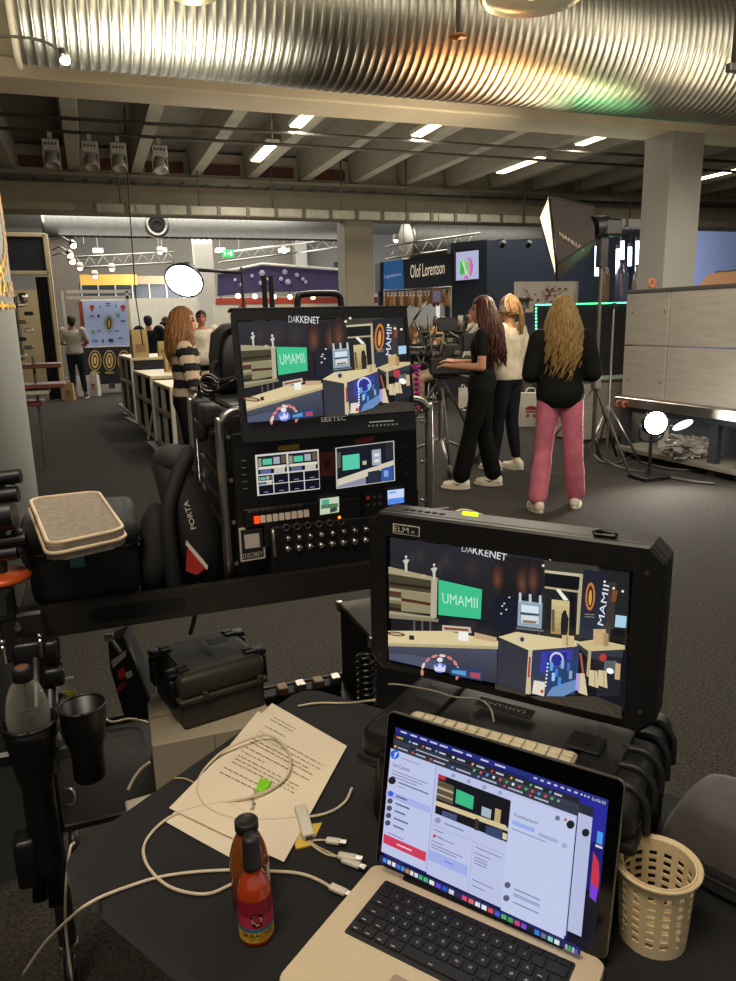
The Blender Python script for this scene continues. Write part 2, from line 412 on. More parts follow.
# pendant lamps near the camera
M_lamp = mat('lamp_reflector', '#a89c78', .3, .6, emit='#fff0c8', es=.12)
def pendant(px, py, D, R_, lab):
    c = atd(px, py, D); t = thing('pendant_lamp', lab, 'pendant lamp', c)
    MB().lathe([(R_ * .35, .22), (R_ * .6, .16), (R_ * .9, .05), (R_, 0), (R_ * .97, -.01), (R_ * .86, .04), (R_ * .5, .13), (0, .16)], 36, c).build('reflector', M_lamp, t)
    b = MB(); b.ell(c + V((0, 0, .06)), (R_ * .3, R_ * .3, .07)); b.build('bulb', mat('pendant_bulb', '#fff0d0', .4, emit='#ffe9b8', es=1.6), t)
    b = MB(); b.cyl(c + V((0, 0, .16)), c + V((0, 0, .34)), R_ * .3); b.cyl(c + V((0, 0, .3)), (c.x, c.y, 4.45), .012, n=8); b.build('stem', M_graymetal, t)
    return c
L1 = pendant(532, -3, 4.3, .30, 'big round pendant reflector lamp cut by the top edge of the picture')
L2 = pendant(193, -6, 3.9, .125, 'small round pendant reflector lamp near the top left')
t = thing('hanging_sprinkler', 'dark hanging rod with a copper disc at its end before the duct', 'sprinkler', atd(458, 38, 4.6))
c = atd(458, 37, 4.6); b = MB(); b.tube([c, (c.x, c.y, 4.47)], .014, 8); b.build('rod', M_graymetal, t)
MB().lathe([(0, .012), (.055, .008), (.058, 0), (.0, -.012)], 20, c).build('disc', mat('copper', '#a8713f', .4, .8), t)
c = atd(734, 68, 4.6); t = thing('hanging_bracket', 'dark hanging bracket before the duct at the top right edge', 'bracket', c)
b = MB(); b.tube([c, (c.x, c.y, 4.45)], .02, 8); b.box(c + V((.02, 0, 0)), (.14, .05, .05), .006); b.build('rod', M_graymetal, t)
for g in ((125, 38, 3.2, 16, (1, .95, .8), .5), (195, 42, 3.0, 14, (1, .95, .82), .4), (492, 72, 3.0, 15, (1, .42, .16), .35), (566, 84, 3.0, 4, (.85, 1, .5), .25), (575, 96, 3.0, 1.5, (.2, 1, .4), .25), (640, 50, 3.4, 6, (1, .9, .7), .6)): duct_glint(*g)
# small spot on a curved arm (clipped to the tall grey pillar)
pl = [atd(-6, 36, 2.3), atd(20, 37, 2.3), atd(42, 41, 2.3), atd(62, 51, 2.3)]
t = thing('arm_spotlight', 'small lit spotlight on a thin curved arm in front of the duct', 'spotlight', pl[0])
MB().tube(smooth_path(pl), .0045, 8).build('arm', M_steel, t)
e = pl[-1]; d = (atd(67, 66, 2.27) - e).normalized()
MB().lathe([(0, -.005), (.012, 0), (.016, .03), (.018, .05), (.014, .048)], 14, e, d).build('head', M_steel, t)
MB().lathe([(0, 0), (.015, 0)], 14, e + d * .05, d).build('lens', mat('spot_lens', '#fff0d0', emit='#ffe8b0', es=25), t)
# long hanging cable left of centre
tag(MB().tube([atd(124, 100, 10), atd(129, 200, 10), atd(136, 300, 10), atd(143, 345, 10)], .008, 6).build('hanging_cable', M_black), 'thin dark cable hanging from the ceiling over the serving counters', 'cable')
# ================================================================== foreground: table and what stands on it
TZ = .70
U_ = V((.613, -.79, 0)).normalized(); V_ = V((.79, .613, 0)).normalized(); TA = math.atan2(U_.y, U_.x)
T0 = V((-.138, 1.154, 0))
def T(u, v, z=TZ): return T0 + U_ * u + V_ * v + V((0, 0, z))
TF = frame(T0, TA)              # local x = along the table, y = away
def rrect(x0, y0, x1, y1, r, n=6):
    out = []
    for cx, cy, a in ((x1 - r, y1 - r, 0), (x0 + r, y1 - r, PI / 2), (x0 + r, y0 + r, PI), (x1 - r, y0 + r, 3 * PI / 2)):
        for k in range(n + 1): t = a + PI / 2 * k / n; out.append((cx + r * math.cos(t), cy + r * math.sin(t)))
    return out
t = thing('work_table', 'black work table carrying the laptop, papers and sauce bottles', 'table', T0, TA)
fe_ = TF.inverted() @ atz(196, 979, TZ); sl_ = fe_.y / fe_.x
MB(TF).prism([(x, y + (sl_ * x if y < .3 else 0)) for x, y in rrect(0, 0, 1.75, .68, .045)], TZ - .035, TZ, .006, seg=2).build('tabletop', M_cloth, t)
for x, y in ((.42, .12), (.18, .58), (1.62, .1), (1.65, .58)):
    MB(TF).cyl((x, y, 0), (x, y, TZ - .035), .018).build('leg', M_blackm, t)
# --- papers
M_paper = mat('paper', '#e2d4bc', .8, var=.03, scale=4)
M_ink = mat('ink', '#8f8068', .8)
def paper(cs, z, lab, lines=None, ttl=True):
    P = [atz(*c, z) for c in cs]         # back-left, back-right, front-right, front-left
    t = thing('paper_sheet', lab, 'paper', (P[0] + P[2]) / 2, group='paper sheets on the table')
    n = 8; b = MB(); vs = []
    def pt(a, c_, up=0):
        q = P[0].lerp(P[1], a).lerp(P[3].lerp(P[2], a), c_); return q + V((0, 0, up + .003 * (a * (1 - a)) * math.sin(c_ * 5)))
    for j in range(n + 1):
        for i in range(n + 1): vs.append(pt(i / n, j / n))
    b.add(vs, [[j * (n + 1) + i, (j + 1) * (n + 1) + i, (j + 1) * (n + 1) + i + 1, j * (n + 1) + i + 1] for j in range(n) for i in range(n)], True)
    b.build('sheet', M_paper, t)
    if lines:
        b = MB(); rr = random.Random(3)
        for (c0, c1, a0, a1, k) in lines:
            for q in range(k):
                cc = c0 + (c1 - c0) * q / max(1, k - 1); a = a0; end = a1 - rr.random() * .2 * (q % 3 == 2)
                while a < end:
                    w = rr.uniform(.02, .07); b.add([pt(a, cc, .0012), pt(min(end, a + w), cc, .0012), pt(min(end, a + w), cc + .007, .0012), pt(a, cc + .007, .0012)], [[0, 1, 2, 3]]); a += w + .014
        b.build('printed_text', M_ink, t)
paper([(258, 711), (335, 752), (248, 867), (166, 822)], TZ + .0025, 'lower printed paper sheet, mostly covered by the top sheet')
paper([(272, 703), (347, 746), (284, 862), (169, 808)], TZ + .006, 'top printed paper sheet with lines of typed text',
      [(.10, .13, .14, .45, 2), (.20, .20, .14, .40, 1), (.26, .34, .14, .90, 3), (.37, .42, .14, .85, 2), (.46, .46, .14, .4, 1), (.5, .56, .14, .8, 3), (.62, .66, .12, .55, 2)])
# yellow sticky note
P = [atz(*c, TZ + .0008) for c in ((291, 828), (322, 824), (312, 846), (296, 850))]
b = MB(); b.add([p for p in P] + [p + V((0, 0, .003)) for p in P], [[3, 2, 1, 0], [4, 5, 6, 7], [0, 1, 5, 4], [1, 2, 6, 5], [2, 3, 7, 6], [3, 0, 4, 7]])
tag(b.build('sticky_note', mat('yellow_note', '#d9b84a', .8)), 'yellow sticky note poking out under the papers', 'note')
# --- laptop
LB = atz(272, 976, TZ + .016); LR = atz(375, 863, TZ + .016); LQ = atz(606, 962, TZ + .016)
lu = (LQ - LR).normalized(); lv = V((-lu.y, lu.x, 0)); LA = math.atan2(lu.y, lu.x)
W_, D_ = .359, .247
LF = frame((LR.x, LR.y, TZ), LA)     # x along hinge, y away from the user; hinge line y=0
t = thing('laptop', 'open silver laptop with black keys showing a web page', 'laptop', (LR.x, LR.y, TZ), LA)
M_alu = mat('laptop_aluminium', '#d6c3a2', .5, .1, var=.03)
b = MB(LF); b.prism(rrect(0, -D_, W_, 0, .012), .002, .0165, .002, seg=2, smooth=False); b.build('base', M_alu, t)
b = MB(LF)
for x in (.03, W_ - .03):
    for y in (-.03, -D_ + .03): b.cyl((x, y, 0), (x, y, .003), .008, n=10)
b.build('foot', M_black, t)
M_key = mat('black_keys', '#0c0c0e', .5)
kz = .0166; kx0, kx1, ky1 = .036, .323, -.026
b = MB(LF); b.prism(rrect(kx0 - .003, ky1 - .112, kx1 + .003, ky1 + .003, .004), .0160, .01665); b.build('key_well', mat('key_well', '#1c1b1a', .6), t)
KW = .01905
rows = [[.9] * 14 + [.9], ['1'] * 13 + [1.55], [1.55] + [1] * 12 + [1.0], [1.8] + [1] * 11 + [1.75], [1.3] + [1] * 11 + [2.25], [1, 1, 1, 1.25, 5.2, 1.25, 1, 1, 1, .9]]
legend = ['', '1234567890+', 'QWERTYUIOPÅ', 'ASDFGHJKLØÆ', 'ZXCVBNM,.-', '']
yk = ky1; bl = MB(LF); bk = MB(LF)
for r, row in enumerate(rows):
    row = [1. if x == '1' else x for x in row]; tot = sum(row); sc_ = (kx1 - kx0) / tot; h = .0095 if r == 0 else .019
    xk = kx0
    for i, w in enumerate(row):
        w = w * sc_; bk.box((xk + w / 2, yk - h / 2, kz + .0012), (w - .0032, h - .0032, .0024), .0008)
        L_ = legend[r]; j = i - (1 if r in (2, 3) else (2 if r == 4 else 0 if r != 1 else 1))
        if 0 <= j < len(L_): bl.text(L_[j], (xk + w / 2, yk - h / 2 - .002, kz + .00255), (1, 0, 0), (0, 1, 0), size=.006, center=True)
        elif r in (2, 3, 4, 5) and w > 0: bl.box((xk + w * .42, yk - h * .7, kz + .0025), (min(.006, w * .4), .0012, .0002))
        xk += w
    yk -= h
kb = bk.build('keyboard_keys', M_key, t); bl.build('key_legends', mat('key_print', '#b8b4aa', .6, emit='#c8c4ba', es=.25), kb)
MB(LF).prism(rrect(W_ / 2 - .052, -D_ + .012, W_ / 2 + .052, -D_ + .088, .004), .0164, .01665).build('trackpad', mat('trackpad', '#a8977f', .45, .3), t)
MB(LF).box((W_ / 2, -.004, .0175), (.25, .012, .008), .003, 2).build('hinge', mat('hinge_black', '#15130f', .6), t)
# lid: plane fitted to the photograph (tilted back about 10 degrees)
tilt = math.radians(11)
LL = LF @ Matrix.Translation((0, .002, .016)) @ Matrix.Rotation(-tilt, 4, 'X')
HL = .246
b = MB(LL @ Matrix.Rotation(PI / 2, 4, 'X')); b.prism(rrect(0, 0, W_, HL, .010), -.006, 0, .001); lid = b.build('lid', mat('lid_edge', '#77726a', .4, .6), t)
b = MB(LL @ Matrix.Rotation(PI / 2, 4, 'X')); b.prism(rrect(.0015, .0015, W_ - .0015, HL - .0015, .009), 0, .0006); b.build('bezel', mat('bezel_glass', '#050507', .12), lid)
ln = (LL.to_3x3() @ V((0, -1, 0))).normalized(); lp = LL @ V((0, -.0008, 0))
P_ = Paint(lp, ln)
AM = ((0, 0), (.255, .213), (.275, .232), (.555, .572), (.80, .872), (.905, .938), (1, 1))
def lq(a, c_): # screen fraction (0..1 from top left) -> picture point on the page; four measured corners
    tl, tr, br, bl_ = V((396, 727)), V((608.5, 800)), V((594, 952)), V((384, 855))
    # bilinear is close enough for a page this size, with a slight projective correction
    for (a_, b_), (c2, d_) in zip(AM[:-1], AM[1:]):
        if a <= c2: a = b_ + (d_ - b_) * (a - a_) / (c2 - a_); break
    return tuple(tl.lerp(tr, a).lerp(bl_.lerp(br, a), c_))
def lr(a0, c0, a1, c1, col): P_.poly([lq(a0, c0), lq(a1, c0), lq(a1, c1), lq(a0, c1)], col)
lr(0, 0, 1, 1, '#1d1f6e'); lr(.80, .62, 1, 1, '#10131f'); lr(.6, 0, 1, .3, '#2b2a9a')
P_.poly([lq(.93, .36), lq(.975, .42), lq(.99, .52), lq(.985, .6), lq(.93, .56)], '#c8364a'); P_.poly([lq(.93, .56), lq(.985, .6), lq(.98, .68), lq(.93, .66)], '#7a3fd8')
lr(.945, .22, .985, .3, '#4aa3e8'); lr(.94, .31, .99, .325, '#d8d8e8')
lr(0, 0, 1, .035, '#27307e')
rr = random.Random(5)
for k in range(9): lr(.03 + k * .055, .012, .03 + k * .055 + rr.uniform(.02, .042), .024, '#c8cbe8')
for k in range(10): lr(.62 + k * .026, .012, .633 + k * .026, .024, '#c8cbe8')
P_.text('Tue 14 Feb 10:18', lq(.885, .030), lq(.985, .030), 3.2, '#e8e8f4')
# back window then front window
lr(.55, .075, .905, .93, '#2a2c38'); lr(.55, .14, .905, .93, '#b9c1e4')
lr(0, .045, .80, .95, '#2b2f3d'); lr(0, .045, .80, .085, '#23262f'); lr(0, .085, .80, .115, '#383c4a')
for k, c in enumerate(('#e05b50', '#e8b548', '#5cc060')): P_.disc(*lq(.02 + k * .013, .063), 1.2, 1.2, c, 8)
for k in range(9):
    P_.disc(*lq(.09 + k * .075, .065), 1.3, 1.3, rr.choice(['#5aa0f0', '#e05050', '#f0f0f0', '#f0b040', '#60c070']), 8)
    lr(.105 + k * .075, .059, .135 + k * .075, .071, '#c4c8d4')
lr(.10, .093, .5, .108, '#23262f'); lr(.13, .097, .3, .104, '#c4c8d4')
for k in range(14): P_.disc(*lq(.40 + k * .025, .1), 1.5, 1.5, rr.choice(['#5aa0f0', '#e05050', '#f0f0f0', '#40b860', '#60c070', '#e0e0e8']), 8)
for k in range(7):
    P_.disc(*lq(.02 + k * .1, .128), 1.3, 1.3, rr.choice(['#5aa0f0', '#e05050', '#f0f0f0', '#f0b040']), 8); lr(.035 + k * .1, .123, .09 + k * .1, .134, '#b4b8c8')
PG = '#bcc5ea'
lr(0, .15, .80, .95, PG); lr(0, .15, .255, .95, '#c3cbee'); lr(.253, .15, .257, .95, '#a3abd0')
P_.disc(*lq(.025, .185), 4.4, 4.6, '#2a6be0', 18)
o = lq(.019, .205); e = lq(.034, .21); P_.text('f', o, e, 6.4, '#f4f6ff')
lr(.06, .185, .17, .197, '#a6aecb')
P_.text('Live Console', lq(.02, .275), lq(.115, .275), 4.2, '#3b4052')
for k in range(3): lr(.02, .305 + k * .022, .22 - .03 * k, .312 + k * .022, '#7e86a6')
P_.disc(*lq(.025, .385), 3.8, 3.8, '#23242c'); lr(.06, .375, .23, .384, '#555c78'); lr(.06, .405, .1, .411, '#8a92b4')
lr(.0, .465, .25, .515, '#a9b6ec')
for k in range(5):
    c0 = .485 + k * .056; P_.disc(*lq(.025, c0), 2.8, 2.8, ('#3f63d8' if k == 0 else '#4a5068'), 10); lr(.055, c0 - .006, .115 + .02 * (k % 2), c0 + .006, '#5a6180')
lr(.01, .80, .25, .87, '#d23a5c'); lr(.085, .830, .17, .84, '#f4d8e0'); lr(.03, .775, .12, .783, '#8088a8')
# middle column: the small video
lr(.262, .15, .555, .95, '#c0c8ec')
for k in range(4): P_.disc(*lq(.33 + k * .06, .175), 2.2, 2.2, '#9aa2c4', 8)
lr(.275, .20, .555, .49, '#14161c')
def vq(a, c_): return lq(.275 + .28 * a, .20 + .29 * c_)
def vr(pts, col): P_.poly([vq(*p) for p in pts], col)
vr([(0, .68), (.95, .62), (1, .68), (1, .74), (0, .8)], '#d8c79a'); vr([(0, .14), (.22, .16), (.23, .62), (0, .62)], '#5c5243'); vr([(0, .3), (.22, .3), (.22, .36), (0, .36)], '#b8a888'); vr([(0, .48), (.22, .48), (.22, .52), (0, .52)], '#b8a888')
vr([(.26, .2), (.50, .22), (.50, .55), (.26, .55)], '#3fbd8a'); vr([(0, .0), (.1, .0), (.1, .1), (0, .1)], '#c22f3d')
vr([(.62, .38), (.75, .38), (.75, .6), (.62, .6)], '#a9bccb'); vr([(.8, .3), (.88, .3), (.88, .62), (.8, .62)], '#c0a878'); vr([(.7, .8), (.92, .75), (.92, 1), (.7, 1)], '#35466e'); vr([(.93, .8), (.99, .8), (.99, .95), (.93, .95)], '#d8cfb0'); vr([(.1, .85), (.3, .82), (.3, .98), (.1, .98)], '#4a527c'); vr([(.55, .72), (.6, .72), (.6, 1), (.55, 1)], '#3a3230')
P_.disc(*lq(.29, .53), 3, 3, '#9098b8'); lr(.315, .525, .39, .535, '#7e86a6'); lr(.262, .573, .55, .576, '#98a0c4')
for (a, c, w) in ((.275, .60, .04), (.28, .64, .03), (.30, .645, .06), (.275, .685, .045), (.275, .71, .12), (.275, .73, .1), (.44, .60, .1), (.44, .64, .06), (.44, .67, .05), (.44, .69, .05), (.44, .71, .05), (.44, .83, .08), (.44, .87, .05)): lr(a, c, a + w, c + .007, '#7c84a6')
lr(.268, .755, .42, .83, '#a3b2ee'); lr(.33, .787, .36, .795, '#4f73e0'); P_.disc(*lq(.285, .645), 1.8, 1.8, '#d8466c', 8); lr(.43, .60, .4315, .93, '#98a0c4')
# right column: comments
lr(.557, .15, .80, .95, '#c6cff0'); P_.text('Kommentarer', lq(.575, .285), lq(.665, .285), 4, '#454a60')
lr(.57, .315, .655, .345, '#9db2f0'); lr(.67, .33, .745, .355, '#a9b3d8'); P_.disc(*lq(.77, .35), 3, 3, '#a9b3d8', 10); lr(.57, .37, .70, .377, '#8890b0')
P_.disc(*lq(.735, .19), 2.6, 2.6, '#70789a', 10); P_.disc(*lq(.785, .20), 4, 4.2, '#202228', 14); P_.disc(*lq(.765, .18), 1.6, 1.6, '#e04a5a', 8); P_.disc(*lq(.885, .215), 3.8, 4, '#202228', 14)
for c in (.76, .85): P_.disc(*lq(.575, c), 3.2, 3.2, '#5a6078', 10); lr(.60, c + .0, .70, c + .01, '#8890b0')
lr(.60, .79, .70, .815, '#a4acd0')
# dock
lr(.01, .945, .93, .998, '#20255c')
dk = ['#4a8cf0', '#d0d4e0', '#e8e8f0', '#3f78e0', '#3a9be8', '#c98a4a', '#e8e4d8', '#e0e0e8', '#40c060', '#50c070', '#e8e8f0', '#6a4ad8', '#3058c8', '#d8d8e0', '#303038', '#d8506a', '#e8705a', '#e0e0e8', '#f0f0f0', '#e05040', '#4060d8', '#58b060', '#48a058', '#d04a70', '#8a4ad0', '#202028', '#3a80e0', '#707890', '#8ad0c0', '#e0e8f0', '#303440', '#a0a8b8', '#40b060', '#b0b8d8', '#5860a0']
for k, c in enumerate(dk):
    a = .03 + k * .0255; lr(a, .957, a + .019, .988, c)
P_.mb.build('screen_image', attr_mat('laptop_screen', .3, .92), lid)
M_port = M_white

# --- equipment case under the monitor
CZ = .895
cu0, cv0 = (V((.335, 1.022, 0)) - T0).dot(U_), (V((.335, 1.022, 0)) - T0).dot(V_)
cu0 -= .012; cv0 += .038; CW, CD, CH = .445, .30, CZ - TZ
CFm = TF @ Matrix.Translation((cu0, cv0, TZ))
M_case = mat('ribbed_case', '#141414', .5, var=.2, scale=40, bump=.1, bscale=300)
t = thing('equipment_case', 'black ribbed hard case lying on the table under the big monitor', 'case', WM['work_table'] @ V((cu0 + CW / 2, cv0 + CD / 2, TZ)), TA)
b = MB(CFm); b.box((CW / 2, CD / 2, .065), (CW - .02, CD - .02, .13), .02, 3)
for k in range(9):
    y = .05 + k * (CD - .1) / 8
    b.box((CW - .008, y, .06), (.012, .012, .1), .003)
    b.box((.008, y, .06), (.012, .012, .1), .003)
b.build('body', M_case, t)
b = MB(CFm); b.box((CW / 2, CD / 2, .158), (CW, CD, .062), .018, 3); b.box((CW / 2, CD / 2, .13), (CW + .012, CD + .012, .018), .006, 2)
for x in (.07, CW - .07): b.box((x, CD / 2, .192), (.06, CD * .8, .006), .003)
b.build('lid', M_case, t)
for x, w in ((.075, .06), (CW - .075, .06)):
    MB(CFm).box((x, -.008, .12), (w, .022, .085), .006, 2).build('latch', M_black, t)
for k in range(5):
    y = .05 + k * .05
    b = MB(CFm); b.tube(smooth_path([(CW - .05, y, .19), (CW - .015, y, .192), (CW + .006, y, .17), (CW + .008, y, .125)], 4), .0065, 8); b.build('lid_rib', M_case, t)
for k in range(2):
    MB(CFm).box((.0, .08 + k * .13, .135), (.03, .05, .06), .01, 2).build('hinge_lug', M_case, t)
# label plate printed on the case lid, upside down to the camera
a = atz(480, 697, CZ + .004); c_ = atz(531, 716, CZ + .004)
P0 = MB(CFm); Lc = CFm.inverted() @ ((a + c_) / 2)
b = MB(CFm); b.box((Lc.x, Lc.y, .1965), (.10, .028, .003), .001); b.m = 1
b.text('SAMYANG', (Lc.x + .038, Lc.y + .006, .1984), (-1, 0, 0), (0, -1, 0), size=.0155, width=.076)
b.build('name_plate', [M_blackm, mat('plate_print', '#c8c4ba', .5)], t)
lg = CFm.inverted() @ atz(586, 741, CZ + .006)
b = MB(CFm); b.box((lg.x, lg.y, .198), (.055, .05, .006), .003); b.cyl((lg.x, lg.y, .2), (lg.x, lg.y, .2025), .011); b.build('monitor_foot_pad', M_blackm, t)
# --- keyboard on the case
ka = atz(415, 709, CZ + .012); kc = atz(579, 752, CZ + .012); kd = (kc - ka).normalized(); kn = V((-kd.y, kd.x, 0))
KL = (kc - ka).length; KF = frame((ka.x, ka.y, CZ + .003), math.atan2(kd.y, kd.x))
t = thing('wireless_keyboard', 'slim white keyboard lying on the black case behind the laptop', 'keyboard', (ka.x, ka.y, CZ), math.atan2(kd.y, kd.x))
KD = .092
MB(KF).prism(rrect(0, -KD, KL, 0, .008), 0, .007, .0015, seg=2).build('board', mat('keyboard_shell', '#b5a88f', .4, .3), t)
b = MB(KF); ws = [14, 14, 13.5, 13]; y = -.004
for r in range(5):
    h = .0175 if r else .016; n = [14, 14, 14, 13, 12][r]; x = .004; w = (KL - .008) / n
    for i in range(n): b.box((x + w / 2, y - h / 2, .0083), (w - .0022, h - .0022, .003), .001); x += w
    y -= h
b.build('keys', mat('white_keys', '#d8cba9', .5), t)
# --- field monitor
SCL = 1.078
mc = CP + (V((.551, .9325, 1.0955)) - CP) * SCL
myaw = math.radians(-51.2); MF = frame(mc, myaw)       # local x right, -y towards the viewer
mn = MF.to_3x3() @ V((0, -1, 0))
def mloc(x, y, off=0):
    return MF.inverted() @ onp(x, y, mc + mn * off, mn)
t = thing('field_monitor', 'big black field monitor on the case showing a kitchen stand with a green screen', 'monitor', (mc.x, mc.y, CZ), myaw)
oc = [mloc(*p, .012) for p in ((367, 513), (667, 545), (655, 736), (372, 666))]
sx0 = (oc[0].x + oc[3].x) / 2; sx1 = (oc[1].x + oc[2].x) / 2; sz0 = (oc[2].z + oc[3].z) / 2; sz1 = (oc[0].z + oc[1].z) / 2
SW, SH = .382 * SCL / 2, .215 * SCL / 2
M_mon = mat('monitor_shell', '#131213', .45, var=.15, scale=40)
def octo(x0, z0, x1, z1, c): return [(x0 + c, z0), (x1 - c, z0), (x1, z0 + c), (x1, z1 - c), (x1 - c, z1), (x0 + c, z1), (x0, z1 - c), (x0, z0 + c)]
MX = MF @ Matrix.Rotation(PI / 2, 4, 'X')      # xy -> local xz, extrude towards -y
b = MB(MX); b.prism(octo(sx0, sz0, sx1, sz1, .022), -.055, 0, .006); b.build('housing', M_mon, t)
b = MB(MX)      # bezel ring
o_ = octo(sx0, sz0, sx1, sz1, .022); rings = []
def ring(pts, z): return [(p[0], p[1], z) for p in pts]
i_ = octo(-SW - .004, -SH - .004, SW + .004, SH + .004, .0005)
b.loft([ring(o_, -.0005), ring(o_, .009), ring([(p[0] * .985, p[1] * .975) for p in o_], .012), ring(i_, .012), ring(i_, .001)], smooth=False, caps=False); b.build('bezel', M_mon, t)
MB(MX).box((0, 0, .0015), (2 * SW + .006, 2 * SH + .006, .001)).build('glass', mat('monitor_glass', '#060608', .15), t)
b = MB(MX); b.box(((sx0 + sx1) / 2 - .09, sz0 - .004, -.03), (.05, .012, .05), .003); b.box(((sx0 + sx1) / 2 + .13, sz0 - .004, -.03), (.05, .012, .05), .003); b.build('foot', M_black, t)
for qx in (sx0 + .03, sx1 - .03): pass
# tally light, top buttons, name sticker, screws
q = mloc(470, 514, .012); MB(MX).box((q.x, q.z, .0115), (.028, .006, .003), .001).build('tally_light', mat('tally_green', '#b8e020', .4, emit='#b0f010', es=2.5), t)
b = MB(MX); q = mloc(604, 533, .0); b.tube([(q.x - .017, sz1 + .004, -.01), (q.x - .008, sz1 + .01, -.006), (q.x + .01, sz1 + .006, -.012), (q.x + .017, sz1 + .004, -.008)], .004, 6); b.box((q.x, sz1 + .003, -.01), (.035, .006, .014), .002); b.build('top_connector', M_black, t)
b = MB(MX)
for k in range(6): b.box((sx0 + .06 + k * .014, sz1 + .0005, -.02), (.008, .002, .006))
b.build('vent_slot', M_blackm, t)
a = mloc(391, 521, .012); c_ = mloc(422, 539, .012); qx, qz = (a.x + c_.x) / 2, (a.z + c_.z) / 2; ww = .052; hh = .0175
b = MB(MX); b.box((qx, qz, .0125), (ww, hh, .001)); b.m = 1; b.box((qx, qz, .0131), (ww - .003, hh - .003, .0006)); b.m = 0
b.text('ELM', (qx - ww * .46, qz - .005, .0136), (1, 0, 0), (0, 1, 0), size=.0145, width=.029); b.text('st', (qx + ww * .2, qz - .004, .0136), (1, 0, 0), (0, 1, 0), size=.009)
b.build('name_sticker', [mat('sticker_white', '#cfc8b8', .5), M_blackm], t)
b = MB(MX)
for px, py in ((647, 573), (640, 712), (381, 655), (512, 690)): q = mloc(px, py, .012); b.cyl((q.x, q.z, .0115), (q.x, q.z, .0128), .0035, n=10)
b.build('screw', M_graymetal, t)
